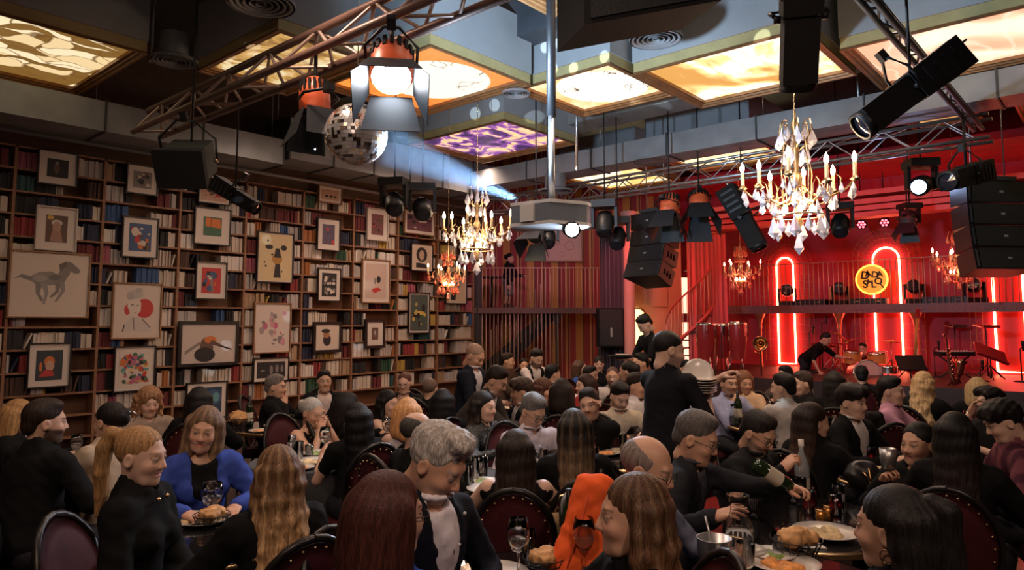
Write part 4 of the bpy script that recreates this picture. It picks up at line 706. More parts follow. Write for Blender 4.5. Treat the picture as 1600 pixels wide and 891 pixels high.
# ---- instruments on the stage
SH = mat('red_lacquer', (.45, .03, .03), .25, coat=.6); SKIN_ = mat('drum_skin', (.6, .45, .38), .6); CHR = mat('chrome', (.75, .7, .7), .12, 1.); CYM = mat('cymbal_bronze', (.75, .42, .15), .25, 1.)
def conga(px, d, h, r, label, zt=None):
    p = at(px, 560, d); e = empty('conga_drum', (p[0], p[1], STZ)); tag(e, label, 'drum', 'conga drums'); z0 = .32
    MB().lathe([(r * .72, z0), (r * 1.0, z0 + h * .35), (r * 1.12, z0 + h * .62), (r * 1.0, z0 + h)], 18).build('shell', SH, e); MB().lathe([(r * 1.04, z0 + h - .03), (r * 1.06, z0 + h + .02), (r * .98, z0 + h + .02)], 18).build('rim', CHR, e); MB().lathe([(r, z0 + h + .012), (.001, z0 + h + .014)], 18).build('drum_head', SKIN_, e)
    for k in range(5):
        a = k * 2 * math.pi / 5; MB().tube([(r * 1.1 * math.cos(a), r * 1.1 * math.sin(a), z0 + h), (r * 1.14 * math.cos(a), r * 1.14 * math.sin(a), z0 + h * .62)], .008, 5).build('tuning_lug', CHR, e)
    for k in range(3):
        a = k * 2.1; MB().tube([(r * .7 * math.cos(a), r * .7 * math.sin(a), z0 + .05), (r * 1.25 * math.cos(a), r * 1.25 * math.sin(a), 0)], .012, 5).build('stand_leg', CHR, e)
conga(1103, 13.9, .70, .17, 'red conga drum on chrome stand closest to the spiral stair'); conga(1130, 14.2, .68, .15, 'red conga drum between its two neighbours'); conga(1153, 13.9, .72, .165, 'red conga drum nearest the brass horn')
for px, w in ((1117, 'left small bongo above the conga drums'), (1139, 'right small bongo above the conga drums')):
    p = at(px, 512, 14.3); e = empty('bongo_drum', p); tag(e, w + ' on a stand', 'drum', 'bongos'); MB().lathe([(.10, -.07), (.115, 0), (.11, .07)], 14).build('shell', SH, e); MB().lathe([(.112, .06), (.115, .08), (.10, .08)], 14).build('rim', CHR, e); MB().lathe([(.108, .074), (.001, .076)], 14).build('drum_head', SKIN_, e); MB().tube([(0, 0, -.07), (0, 0, STZ - p[2])], .012, 6).build('stand', CHR, e)
p = at(1188, 537, 13.8); e = oriented('brass_horn', p, at(1170, 545, 10), 'brass horn bell on a stand facing the room', 'horn', None); BR2 = mat('horn_brass', (.8, .45, .2), .2, 1.)
MB().lathe([(.02, -.5), (.03, -.25), (.06, -.1), (.12, -.02), (.145, 0), (.135, .0), (.05, -.1), (.02, -.2)], 20, axis=(0, 1, 0)).build('bell', BR2, e); MB().tube([(0, -.45, 0), (.1, -.5, -.1), (.12, -.2, -.18), (0, -.05, -.2)], .014, 6).build('tubing', BR2, e); MB().tube([(0, -.2, 0), (0, -.2 + .1, -(p[2] - STZ) * 1.0)], .014, 6).build('stand', BLACK, e)
def cymbal(px, py, d, r, label, tilt=.3):
    p = at(px, py, d); e = empty('cymbal', (p[0], p[1], STZ)); tag(e, label, 'cymbal', 'cymbals on stands'); z = p[2] - STZ
    o = MB().lathe([(.001, .03), (.03, .025), (.05, .012), (r, -.01), (r, -.014), (.05, .006)], 20).build('plate', CYM, e); o.location = (0, 0, z); o.rotation_euler = (tilt, tilt * .5, 0)
    MB().tube([(0, 0, .03), (0, 0, z + .04)], .011, 6).build('stand', CHR, e)
    for k in range(3): MB().tube([(0, 0, .3), (.25 * math.cos(k * 2.1), .25 * math.sin(k * 2.1), 0)], .01, 5).build('stand_leg', CHR, e)
cymbal(1311, 524, 15.2, .20, 'red lit cymbal in front of the bending stagehand', .5); cymbal(1322, 534, 15.0, .15, 'small tilted cymbal over the glass tray', -.5); cymbal(1392, 534, 14.4, .24, 'flat cymbal on a tall stand before the middle neon arch', .05); cymbal(1300, 541, 15.3, .14, 'flat cymbal above the glass tray', 0.)
def drum(px, py, d, r, h, aim, m, label, name='tom_drum'):
    p = at(px, py, d); e = empty(name, p); tag(e, label, 'drum', 'drum kit'); ax = np.array(aim, float)
    MB().lathe([(r, -h / 2), (r, h / 2)], 20, axis=ax).build('shell', m, e); MB().lathe([(r * .98, h / 2), (.001, h / 2 + .004)], 20, axis=ax).build('drum_head', SKIN_, e); MB().lathe([(r * 1.04, h / 2 - .02), (r * 1.04, h / 2 + .015), (r * .97, h / 2 + .015)], 20, axis=ax).build('hoop', CHR, e); MB().lathe([(r * .98, -h / 2), (.001, -h / 2)], 20, axis=ax).build('bottom_head', SKIN_, e)
    MB().tube([(0, 0, -h * .4), (.02, .02, STZ - p[2])], .014, 6).build('leg', CHR, e)
WD = mat('drum_wood', (.55, .25, .06), .3, coat=.4)
drum(1332, 559, 14.6, .17, .24, (0, -.1, 1), WD, 'amber tom drum left of the drummer'); drum(1371, 560, 14.4, .19, .22, (-.1, .1, 1), WD, 'amber tom drum right of the drummer'); drum(1350, 585, 14.2, .28, .36, (-.8, -.6, .1), SH, 'red bass drum in front of the drummer', 'bass_drum'); drum(1388, 578, 14.0, .18, .14, (0, 0, 1), CHR, 'chrome snare drum beside the pink shirted man', 'snare_drum')
kb = empty('keyboard', at(1491, 552, 13.4), AZ - math.pi / 2); tag(kb, 'black electric keyboard with a row of pale knobs on its stand', 'keyboard'); MB().box((-.33, -.12, -.05), (.33, .12, .03)).build('case', BLACK, kb)
for k in range(11): MB().lathe([(.016, .03), (.014, .055), (.001, .056)], 8, c=(-.28 + k * .056, .06, 0)).build('knob', mat('pale_knob', (.5, .42, .38), .4), kb)
for k in range(18): MB().box((-.31 + k * .0345, -.115, .03), (-.279 + k * .0345, .01, .036)).build('key', mat('ivory_key', (.6, .55, .5), .3), kb)
for s in (-1, 1): MB().tube([(s * .3, 0, -.05), (-s * .3, 0, STZ - kb.location[2])], .016, 6).build('stand_leg', BLACK, kb)
def mic_stand(px, py, d, label, boom=.0):
    p = at(px, py, d); e = empty('microphone_stand', (p[0], p[1], STZ)); tag(e, label, 'mic stand', 'microphone stands'); z = p[2] - STZ
    MB().tube([(0, 0, .02), (0, 0, z)], .011, 6).build('pole', BLACK, e); MB().lathe([(.13, 0), (.13, .02), (.02, .03)], 14).build('base', BLACK, e); t = (CR * boom)
    MB().tube([(0, 0, z), (t[0], t[1], z + abs(boom) * .3 + .01)], .009, 6).build('boom', BLACK, e); MB().lathe([(.001, -.1), (.016, -.08), (.02, .02), (.03, .04), (.03, .08), (.001, .1)], 10, c=(t[0], t[1], z + abs(boom) * .3 + .03)).build('microphone', BLACK, e)
for px, py, d, b_, w in ((1264, 520, 15.6, .1, 'behind the bending stagehand'), (1283, 505, 15.9, .12, 'left of the gilt column'), (1459, 545, 13.6, .1, 'left of the keyboard'), (1531, 575, 12.6, .05, 'between keyboard and tilted music stand'), (1127, 520, 13.9, .05, 'rising between the conga drums'), (1594, 545, 12.5, .05, 'at the right picture edge')): mic_stand(px, py, d, 'slim black microphone stand ' + w, b_)
def music_stand(px, py, d, label, w=.26, tilt=.5, roll=0., m=BLACK):
    p = at(px, py, d); e = empty('music_stand', (p[0], p[1], STZ), AZ - math.pi / 2); tag(e, label, 'music stand', 'music stands'); z = p[2] - STZ
    o = MB().box((-w, -.01, -.15), (w, .01, .15)).build('desk', m, e); o.location = (0, 0, z); o.rotation_euler = (-tilt, roll, 0); MB().box((-w, -.05, -.16), (w, .01, -.14)).build('ledge', m, o)
    MB().tube([(0, .02, .02), (0, .02, z)], .012, 6).build('pole', BLACK, e)
    for k in range(3): MB().tube([(0, .02, .25), (.25 * math.cos(k * 2.1), .25 * math.sin(k * 2.1), 0)], .01, 5).build('foot', BLACK, e)
music_stand(1423, 567, 13.2, 'black perforated music stand in front of the middle neon arch'); music_stand(1492, 510, 14.5, 'flat topped tall black stand above the keyboard', .14, 1.45); music_stand(1548, 552, 13.0, 'tilted red lit music stand near the right arch', .3, .7, .35, SH); music_stand(1541, 510, 13.5, 'small red lit flat stand before the right arch', .16, 1.4, 0, SH)
sx = empty('saxophone', (*at(1481, 610, 11.6)[:2], STZ), AZ - math.pi / 2); tag(sx, 'red lit saxophone standing upright at the stage edge', 'saxophone'); SXM = mat('sax_brass', (.9, .35, .25), .2, 1., emit=(1, .05, .06), es=.0)
MB().tube([(-.05, 0, .82), (-.02, 0, .86), (.02, 0, .78), (.05, 0, .45), (.08, 0, .15), (.12, 0, .05), (.19, 0, .08), (.21, 0, .2), (.22, 0, .36), (.24, 0, .42)], [.008, .012, .018, .03, .045, .05, .055, .06, .08, .12], 12).build('body', SXM, sx)
for k in range(7): MB().lathe([(.02, 0), (.02, .012), (.001, .014)], 8, c=(.035 + k * .007, -.045, .62 - k * .07), axis=(0, -1, 0)).build('key', SXM, sx)
MB().tube([(.1, 0, .1), (.1, .15, 0)], .012, 6).build('stand', BLACK, sx)
gt = empty('electric_guitar', (*at(1430, 570, 13.6)[:2], STZ), AZ - math.pi / 2); tag(gt, 'red electric guitar leaning with its neck up behind the music stand', 'guitar')
MB().prism([(x, 0, z) for x, z in ((-.16, .1), (0, .02), (.16, .1), (.12, .25), (.15, .4), (.05, .42), (-.05, .4), (-.15, .42), (-.11, .26))], (0, .05, 0)).build('body', SH, gt); MB().tube([(0, 0, .4), (.10, .02, 1.15)], .025, 6).build('neck', WD, gt); MB().box((.07, 0, 1.13), (.15, .03, 1.3)).build('headstock', SH, gt)
tr = empty('glass_tray_table', (*at(1296, 580, 15.0)[:2], STZ), AZ - math.pi / 2); tag(tr, 'red lit side table with glasses under the stagehand hand', 'table'); MB().box((-.3, -.2, .58), (.3, .2, .61)).build('top', SH, tr)
for sx_ in (-1, 1):
    for sy_ in (-1, 1): MB().box((sx_ * .27 - .02, sy_ * .17 - .02, 0), (sx_ * .27 + .02, sy_ * .17 + .02, .58)).build('leg', SH, tr)
# ================================================================== chandeliers
CRY = mat('crystal', (.88, .88, 1), .05, 0, trans=.5, spec=1., coat=1.); CRYS = MB().add([(0, 0, .5), (.16, 0, .1), (0, .16, .1), (-.16, 0, .1), (0, -.16, .1), (.28, 0, -.22), (0, .28, -.22), (-.28, 0, -.22), (0, -.28, -.22), (0, 0, -.5)],
    [(0, 1, 2), (0, 2, 3), (0, 3, 4), (0, 4, 1), (1, 5, 6, 2), (2, 6, 7, 3), (3, 7, 8, 4), (4, 8, 5, 1), (9, 6, 5), (9, 7, 6), (9, 8, 7), (9, 5, 8)]).mesh('crystal_drop', CRY)
CRYS_RED = CRYS.copy(); CRYS_RED.materials[0] = mat('crystal_red_lit', (.85, .28, .18), .08, 0, trans=.4, spec=.8, coat=.6)  # red stage light put into the crystal colour
FLAME = em('candle_bulb', (1, .72, .42), 55); FLAME2 = em('candle_bulb_red', (1, .45, .22), 30); CANDLE = mat('candle_sleeve', (.75, .55, .3), .5)
def chandelier(p, s, narm, label, ceil, energy, col=(1, .72, .45), fl=FLAME, rot=.2):
    e = empty('crystal_chandelier', p, rot); tag(e, label, 'chandelier', 'crystal chandeliers'); V = lambda *q: tuple(np.array(q) * s)
    MB().lathe([(r * s, z * s) for r, z in ((.001, 0), (.03, .02), (.02, .06), (.05, .10), (.02, .16), (.035, .3), (.018, .42), (.05, .5), (.02, .58), (.03, .75), (.014, .85), (.04, .98), (.012, 1.06), (.012, 1.12))], 10).build('stem', BRASS, e)
    ceil = min([6.28] + [b[4] + .09 for b in BOXES if b[0] < p[0] < b[1] and b[2] < p[1] < b[3]]); ch = MB(); zt = ceil - p[2]; k = 0; z = 1.1 * s
    while z < zt:
        ch.tube([(0, 0, z), (.006 if k % 2 else 0, 0 if k % 2 else .006, z + .03), (0, 0, z + .05)], .006, 4); z += .05; k += 1
    ch.build('chain', BRASS, e)
    arm = MB().tube([V(.03, 0, .40), V(.12, 0, .30), V(.24, 0, .26), V(.38, 0, .31), V(.47, 0, .40)], .010 * s, 6).tube([V(.24, 0, .26), V(.26, 0, .42), V(.31, 0, .47), V(.36, 0, .42), V(.355, 0, .38)], .006 * s, 5).mesh('arm', BRASS)
    cup = MB().lathe([(.01 * s, -.02 * s), (.045 * s, .0), (.03 * s, .012 * s), (.02 * s, .03 * s)], 10).mesh('cup', BRASS); can = MB().lathe([(.016 * s, .0), (.016 * s, .15 * s), (.001, .155 * s)], 8).mesh('candle', CANDLE)
    flm = MB().lathe([(.008 * s, .15 * s), (.021 * s, .18 * s), (.019 * s, .205 * s), (.001, .25 * s)], 8).mesh('flame_bulb', fl); scr = MB().tube([V(.02, 0, .75), V(.10, 0, .80), V(.15, 0, .92), V(.13, 0, 1.02), V(.09, 0, 1.02), V(.085, 0, .97)], .007 * s, 5).mesh('scroll', BRASS)
    def drop(x, y, z, h): kid(CRYS if fl is FLAME else CRYS_RED, 'crystal_drop', e, (x * s, y * s, (z - h / 2) * s), (0, 0, random.random() * 3), (h * s * .9, h * s * .9, h * s))
    for k in range(narm):
        a = 2 * math.pi * k / narm; c_, s_ = math.cos(a), math.sin(a); R = (0, 0, a); hz = .0 if k % 2 else .05; rr_ = 1. if k % 2 == 0 else .82
        A = kid(arm, 'arm', e, (0, 0, hz * s), R, (rr_, 1, 1)); q = (.47 * rr_ * c_, .47 * rr_ * s_, .40 + hz)
        kid(cup, 'cup', e, V(*q)); kid(can, 'candle', e, V(*q)); kid(flm, 'flame_bulb', e, V(*q))
        for da, r_, z_, h in ((.10, .46, .38, .10), (-.10, .46, .38, .10), (0, .36, .40, .12), (.05, .30, .27, .13), (0, .44, .36, .14)): drop(r_ * rr_ * math.cos(a + da), r_ * rr_ * math.sin(a + da), z_ + hz, h)
    for k in range(6):
        a = math.pi * k / 3 + .3; kid(scr, 'scroll', e, (0, 0, 0), (0, 0, a)); drop(.15 * math.cos(a), .15 * math.sin(a), .93, .16); drop(.085 * math.cos(a), .085 * math.sin(a), .97, .12); drop(.10 * math.cos(a + .5), .10 * math.sin(a + .5), .76, .14)
        kid(flm, 'flame_bulb', e, V(.13 * math.cos(a), .13 * math.sin(a), .06), None, (1, 1, .8))
    MB().tube([V(.22 * math.cos(t * math.pi / 12), .22 * math.sin(t * math.pi / 12), .16) for t in range(25)], .008 * s, 5, cap=False).build('lower_ring', BRASS, e)
    for k in range(12):
        a = math.pi * k / 6; drop(.22 * math.cos(a), .22 * math.sin(a), .15, .15 if k % 2 else .2); drop(.05 * math.cos(a), .05 * math.sin(a), .55 - .02 * k, .13)
    drop(0, 0, .03, .22)
    for k in range(4): MB().tube([V(.14 * math.cos(k * 1.57 + .8), .14 * math.sin(k * 1.57 + .8), .18), V(.16 * math.cos(k * 1.57 + .8), .16 * math.sin(k * 1.57 + .8), .55), V(.12 * math.cos(k * 1.57 + .8), .12 * math.sin(k * 1.57 + .8), .85)], .006 * s, 5).build('cage_wire', BRASS, e)
    light('chandelier_glow', 'POINT', (p[0], p[1], p[2] + .35 * s), energy, col, .25 * s); return e
def hang(px, pyb, d): return at(px, pyb, d)
chandelier(hang(1248, 366, 7.0), 1.12, 8, 'largest crystal chandelier with lit candle bulbs before the stage', 5.1, 75)
chandelier(hang(745, 409, 10.3), 1.08, 8, 'crystal chandelier with lit candle bulbs left of the projector', 5.0, 75, rot=.5)
chandelier(hang(700, 458, 11.8), .72, 6, 'small amber chandelier in front of the bookcase end', 4.5, 16, (1, .4, .2), FLAME2)
chandelier(hang(1158, 450, 13.6), .78, 6, 'small red lit chandelier in front of the pink curtain', 4.3, 16, (1, .3, .2), FLAME2, .9)
chandelier(hang(1498, 441, 12.4), .88, 7, 'red lit chandelier beside the right speaker column', 4.5, 18, (1, .3, .2), FLAME2, .4)
# ================================================================== people: smooth implicit bodies, meshed with surface nets
def _smin(a, b, k):
    if k <= 0: return np.minimum(a, b)
    h = np.maximum(k - np.abs(a - b), 0) / k; return np.minimum(a, b) - h * h * k * .25
def cap(a, b, ra, rb=None, k=.02, sub=False): return ('c', np.asarray(a, float), np.asarray(b, float), ra, ra if rb is None else rb, k, sub)
def ell(c, r, k=.02, sub=False, R=None): return ('e', np.asarray(c, float), np.asarray(r, float), R, None, k, sub)
def pbox(p):
    if p[0] == 'c': return np.minimum(p[1] - p[3], p[2] - p[4]), np.maximum(p[1] + p[3], p[2] + p[4])
    r = p[2] if p[3] is None else np.full(3, p[2].max()); return p[1] - r, p[1] + r
def surf(prims, h, disp=None):
    add = [p for p in prims if not p[6]]; lo = np.min([pbox(p)[0] for p in add], 0) - 3 * h; hi = np.max([pbox(p)[1] for p in add], 0) + 3 * h
    n = np.ceil((hi - lo) / h).astype(int) + 1; ax = [lo[i] + h * np.arange(n[i]) for i in range(3)]; V = np.full(n, 1e3, np.float32)
    for p in prims:
        a, b = pbox(p); mg = p[5] + 3 * h; i0 = np.clip(np.floor((a - mg - lo) / h).astype(int), 0, n - 1); i1 = np.clip(np.ceil((b + mg - lo) / h).astype(int) + 1, 1, n)
        if np.any(i1 <= i0): continue
        sl = tuple(slice(i0[q], i1[q]) for q in range(3)); X = ax[0][sl[0]][:, None, None]; Y = ax[1][sl[1]][None, :, None]; Zz = ax[2][sl[2]][None, None, :]
        if p[0] == 'c':
            A, B = p[1], p[2]; ab = B - A; L2 = max(ab @ ab, 1e-12); dx, dy, dz = X - A[0], Y - A[1], Zz - A[2]
            t = np.clip((dx * ab[0] + dy * ab[1] + dz * ab[2]) / L2, 0, 1); d = np.sqrt((dx - ab[0] * t) ** 2 + (dy - ab[1] * t) ** 2 + (dz - ab[2] * t) ** 2) - (p[3] + (p[4] - p[3]) * t)
        else:
            c, r, R = p[1], p[2], p[3]; dx, dy, dz = X - c[0], Y - c[1], Zz - c[2]
            if R is not None: dx, dy, dz = (R[0, i] * dx + R[1, i] * dy + R[2, i] * dz for i in range(3))
            k0 = np.sqrt((dx / r[0]) ** 2 + (dy / r[1]) ** 2 + (dz / r[2]) ** 2); k1 = np.sqrt((dx / r[0] ** 2) ** 2 + (dy / r[1] ** 2) ** 2 + (dz / r[2] ** 2) ** 2) + 1e-9; d = k0 * (k0 - 1) / k1
        V[sl] = -_smin(-V[sl], d.astype(np.float32), p[5]) if p[6] else _smin(V[sl], d.astype(np.float32), p[5])
    if disp is not None:
        m = np.abs(V) < .06; I = np.nonzero(m); V[m] += disp(ax[0][I[0]], ax[1][I[1]], ax[2][I[2]])
    ins = V < 0; cs = n - 1; S = np.zeros((*cs, 3), np.float32); Ct = np.zeros(cs, np.float32); edges = []
    for q in range(3):
        s0 = [slice(None)] * 3; s1 = [slice(None)] * 3; s0[q] = slice(0, -1); s1[q] = slice(1, None); s0, s1 = tuple(s0), tuple(s1)
        m = ins[s0] != ins[s1]; E = np.array(np.nonzero(m)).T
        if len(E) == 0: continue
        v0 = V[s0][m]; v1 = V[s1][m]; t = v0 / (v0 - v1); P = E.astype(np.float32); P[:, q] += t; u, w = [(1, 2), (2, 0), (0, 1)][q]
        ok = (E[:, u] > 0) & (E[:, w] > 0) & (E[:, u] < n[u] - 1) & (E[:, w] < n[w] - 1); E = E[ok]; P = P[ok]; fl = ins[s0][m][ok]; corners = []
        for du, dw in ((1, 1), (0, 1), (0, 0), (1, 0)):
            Cc = E.copy(); Cc[:, u] -= du; Cc[:, w] -= dw; np.add.at(S, tuple(Cc.T), P); np.add.at(Ct, tuple(Cc.T), 1); corners.append(Cc)
        edges.append((corners, fl))
    idx = np.full(cs, -1, np.int64); on_ = Ct > 0; idx[on_] = np.arange(on_.sum()); v = lo + h * (S[on_] / Ct[on_][:, None]); F_ = []
    for corners, fl in edges:
        q = np.stack([idx[tuple(c.T)] for c in corners], 1); q = np.where(fl[:, None], q, q[:, ::-1]); F_.append(q)
    return v.astype(np.float64), np.concatenate(F_) if F_ else np.zeros((0, 4), int)
def np_mesh(name, v, f, col, m):
    me = bpy.data.meshes.new(name); nv, nf = len(v), len(f); me.vertices.add(nv); me.vertices.foreach_set('co', np.asarray(v, np.float32).ravel())
    me.loops.add(nf * 4); me.loops.foreach_set('vertex_index', np.asarray(f, np.int32).ravel()); me.polygons.add(nf); me.polygons.foreach_set('loop_start', np.arange(0, nf * 4, 4, dtype=np.int32))
    me.update(calc_edges=True); me.polygons.foreach_set('use_smooth', np.ones(nf, bool)); me.materials.append(m)
    if col is not None:
        c = np.ones((nv, 4), np.float32); c[:, :3] = col; a = me.color_attributes.new('Col', 'FLOAT_COLOR', 'POINT'); a.data.foreach_set('color', c.ravel())
    me.validate(); return me
def vnoise(v, s, seed=0):
    a = v * s + seed; return (np.sin(a[:, 0] * 1.7 + np.sin(a[:, 1] * 1.3)) + np.sin(a[:, 1] * 2.1 + np.sin(a[:, 2] * 1.1)) + np.sin(a[:, 2] * 1.9 + np.sin(a[:, 0] * 1.6))) / 3
CACHE = {}
# ---- heads (origin between the ears at eye height, +Y forward)
def head_geo(sex, h):
    key = ('head', sex, h)
    if key in CACHE: return CACHE[key]
    j = 1. if sex == 'm' else .90
    P = [ell((0, -.018, .035), (.074, .097, .086)), ell((0, .012, -.02), (.066 * (.97 + .03 * j), .08, .085), .03), ell((0, .03, -.062), (.052 * j, .056, .058), .03), cap((-.028 * j, .05, -.092), (.028 * j, .05, -.092), .022 * j, None, .03), ell((0, .074, -.097), (.02, .017, .018), .02),
         cap((-.03, .076, .028), (.03, .076, .028), (.011 if sex == 'm' else .008), None, .02), cap((0, .084, .016), (0, .104, -.026), .0085, .0125, .012), ell((.011, .094, -.031), (.0085, .010, .008), .008), ell((-.011, .094, -.031), (.0085, .010, .008), .008),
         ell((.036, .06, -.028), (.024, .024, .022), .025), ell((-.036, .06, -.028), (.024, .024, .022), .025)]
    P += [ell((s * .031, .098, .004), (.019, .016, .011), .012, True) for s in (-1, 1)]
    P += [ell((s * .031, .075, .003), (.0145, .0145, .0125), .003) for s in (-1, 1)] + [cap((s * .045, .079, .009), (s * .018, .085, .0095), .0035, None, .006) for s in (-1, 1)]
    P += [cap((-.017, .083, -.056), (.017, .083, -.056), .0065, None, .006), cap((-.014, .083, -.066), (.014, .083, -.066), .0075, None, .006), cap((-.022, .088, -.061), (.022, .088, -.061), .0016, None, .003, True)]
    P += [cap((-.022, .094, -.061), (.022, .094, -.061), .002, None, .004, True)]
    P += [ell((s * .077, -.012, -.008), (.010, .021, .031), .008) for s in (-1, 1)] + [ell((s * .086, -.008, -.006), (.006, .012, .018), .006, True) for s in (-1, 1)]
    P += [cap((0, -.024, -.05), (0, -.034, -.108), .047 * j, .047 * j, .03)]
    CACHE[key] = surf(P, h); return CACHE[key]
def head_cols(v, skin, brow, lip, beard=0., beardc=(.05, .035, .03), age=0., fem=False):
    skin = np.array(skin); x, y, z = v[:, 0], v[:, 1], v[:, 2]; c = np.tile(skin, (len(v), 1)); ax_ = np.abs(x)
    def mixc(w, q): c[:] = c + (np.array(q) - c) * w[:, None]
    blush = np.exp(-((ax_ - .04) ** 2 + (z + .03) ** 2) / .0006) * (y > .03); mixc(blush * .25, skin * np.array([1.1, .72, .68])); mixc(np.exp(-(x ** 2 + (z + .032) ** 2) / .0003) * (y > .09) * .3, skin * np.array([1.1, .7, .66]))
    if beard:
        w = np.clip((-.040 - z + .35 * np.maximum(ax_ - .03, 0) * 1.2) / .012, 0, 1) * (y > -.01) * (z > -.125); w = np.maximum(w, np.clip((.018 - np.abs(z + .044)) / .006, 0, 1) * (ax_ < .03) * (y > .06)); mixc(w * beard, beardc)
    lipw = np.exp(-((z + .0605) / .0085) ** 4) * (ax_ < .022) * (y > .07); mixc(lipw * .85, lip)
    bz = (.0285 if fem else .0255) + .0035 * np.sin((ax_ - .018) * 95); bw = (.75 if fem else .9) * np.exp(-((z - bz) / (.0032 if fem else .004)) ** 2) * (ax_ > .013) * (ax_ < .05) * (y > .06); mixc(np.clip(bw * 1.1, 0, 1), brow)
    ew = np.clip((1.15 - ((ax_ - .031) / .0135) ** 2 - ((z - .0025) / .0062) ** 2) / .3, 0, 1) * (y > .072); mixc(ew * .8, (.50, .46, .42)); iw = np.clip((1.1 - ((ax_ - .031) / .0058) ** 2 - ((z - .003) / .0062) ** 2) / .3, 0, 1) * (y > .072); mixc(iw, (.03, .018, .012))
    lw = np.exp(-((z - .0105) / .0032) ** 2) * (np.abs(ax_ - .031) < .019) * (y > .066); mixc(lw * .85, np.array(brow) * .5); mixc(np.exp(-((z + .010) / .006) ** 2) * (np.abs(ax_ - .031) < .016) * (y > .06) * (.22 + .3 * age), skin * .55)
    mixc(np.exp(-((z + .036) / .004) ** 2) * (ax_ < .009) * (ax_ > .003) * (y > .088) * .35, skin * .4); return c  # nostril shade painted into the skin colour
def hair_geo(style, h):
    key = ('hair', style, h)
    if key in CACHE: return CACHE[key]
    C = [ell((0, -.026, .043), (.083, .102, .092), .02)]; face = [ell((0, .115, -.04), (.066, .085, .118), .014, True)]; disp = lambda x, y, z: .0011 * np.sin(np.arctan2(x, y + .03) * 23 + 14 * z + 2 * np.sin(z * 25))
    rn = random.Random(hash(style) % 1000 if False else sum(map(ord, style)))
    def strands(n, a0, a1, length, r0, wav, rad=.078, spread=.03, k=.02, freq=2.2):
        out = []
        for i in range(n):
            a = a0 + (a1 - a0) * i / max(n - 1, 1); ln = length * rn.uniform(.88, 1.06); ph = rn.uniform(0, 6.28); pts = []
            for q in range(8):
                t = q / 7; rr_ = rad + spread * t + wav * math.sin(ph + t * freq * 6.28); aa = a + wav * 5 * math.sin(ph * 1.3 + t * freq * 6.28)
                pts.append((rr_ * math.sin(aa) * 1.0, -.03 - rr_ * math.cos(aa) * 1.0, .03 - t * ln))
            for q in range(7): out.append(cap(pts[q], pts[q + 1], r0 * (1 - .35 * q / 7), r0 * (1 - .35 * (q + 1) / 7), k))
        return out
    ears = [ell((s * .088, -.008, -.015), (.02, .026, .036), .006, True) for s in (-1, 1)]
    low = lambda z: [ell((0, .02, z - .30), (.3, .3, .30), .035, True)]
    if style == 'short': P = [ell((0, -.025, .046), (.0795, .100, .0905), .02), ell((0, .02, .105), (.058, .05, .026), .03), ell((0, -.072, -.02), (.056, .046, .055), .02)] + face + [ell((s * .11, .03, -.06), (.06, .10, .075), .02, True) for s in (-1, 1)] + low(-.06) + ears + [ell((0, .14, .020), (.086, .088, .088), .018, True)]
    elif style == 'quiff': P = C + [ell((0, .03, .115), (.06, .05, .032), .03), ell((.015, .05, .112), (.05, .032, .022), .02)] + face + low(-.045) + ears + [ell((0, .145, .012), (.088, .086, .088), .018, True)]; disp = lambda x, y, z: .0035 * np.sin(x * 110 + y * 60) * np.sin(z * 70 + y * 90) + .0015 * np.sin(x * 260 + z * 160)
    elif style == 'mop': P = C + [ell((0, .02, .09), (.085, .095, .055), .04), cap((-.06, .075, .065), (.06, .08, .07), .022, None, .03)] + face + low(-.06) + [ell((0, .15, -.005), (.088, .085, .085), .015, True)]; disp = lambda x, y, z: .005 * np.sin(x * 90 + z * 60) * np.sin(y * 90 + z * 50)
    elif style == 'ring': P = [ell((0, -.026, .03), (.082, .098, .08), .02), ell((0, .03, .115), (.085, .10, .075), .015, True)] + face + low(-.05) + ears + [ell((0, .14, .0), (.085, .10, .09), .01, True)]
    elif style == 'stubble': P = [ell((0, -.022, .036), (.0765, .0995, .0880), .02)] + face + low(-.05) + ears + [ell((0, .14, .02), (.088, .085, .092), .015, True)]; disp = None
    elif style == 'bob': P = C + strands(13, -1.9, 1.9, .195, .036, .002, .070, .022, .03) + [ell((0, .125, -.06), (.061, .085, .142), .012, True)]
    elif style == 'long': P = C + strands(13, -2.0, 2.0, .46, .034, .003, .070, .02, .03) + [ell((0, .125, -.06), (.059, .085, .152), .012, True)]
    elif style == 'longback': P = C + strands(10, -1.25, 1.25, .52, .034, .003, .070, .012, .03) + face
    elif style == 'wavy': P = C + strands(17, -1.9, 1.9, .46, .027, .012, .074, .035, .012, 2.6) + [ell((0, .125, -.06), (.058, .085, .152), .012, True)]
    elif style == 'curly': P = C + [ell((0, -.02, .05), (.095, .11, .09), .02)] + strands(18, -2.1, 2.1, .36, .028, .017, .082, .05, .008, 3.6) + [ell((0, .13, -.05), (.059, .085, .143), .012, True)]; disp = lambda x, y, z: .006 * np.sin(x * 120 + 3 * np.sin(z * 60)) * np.sin(y * 110 + 3 * np.sin(z * 70))
    elif style == 'ponytail':
        P = [ell((0, -.024, .04), (.079, .101, .089), .02)] + face + low(-.055) + ears + [ell((0, .14, .020), (.086, .088, .088), .018, True)]; pts = [(0, -.11, .075), (0, -.15, .075), (.005, -.17, .01), (.01, -.165, -.09), (.0, -.15, -.19), (.005, -.15, -.27)]
        P += [cap(pts[q], pts[q + 1], (.026, .03, .034, .032, .026)[q], (.03, .034, .032, .026, .012)[q], .01) for q in range(5)]
    elif style == 'halfup':
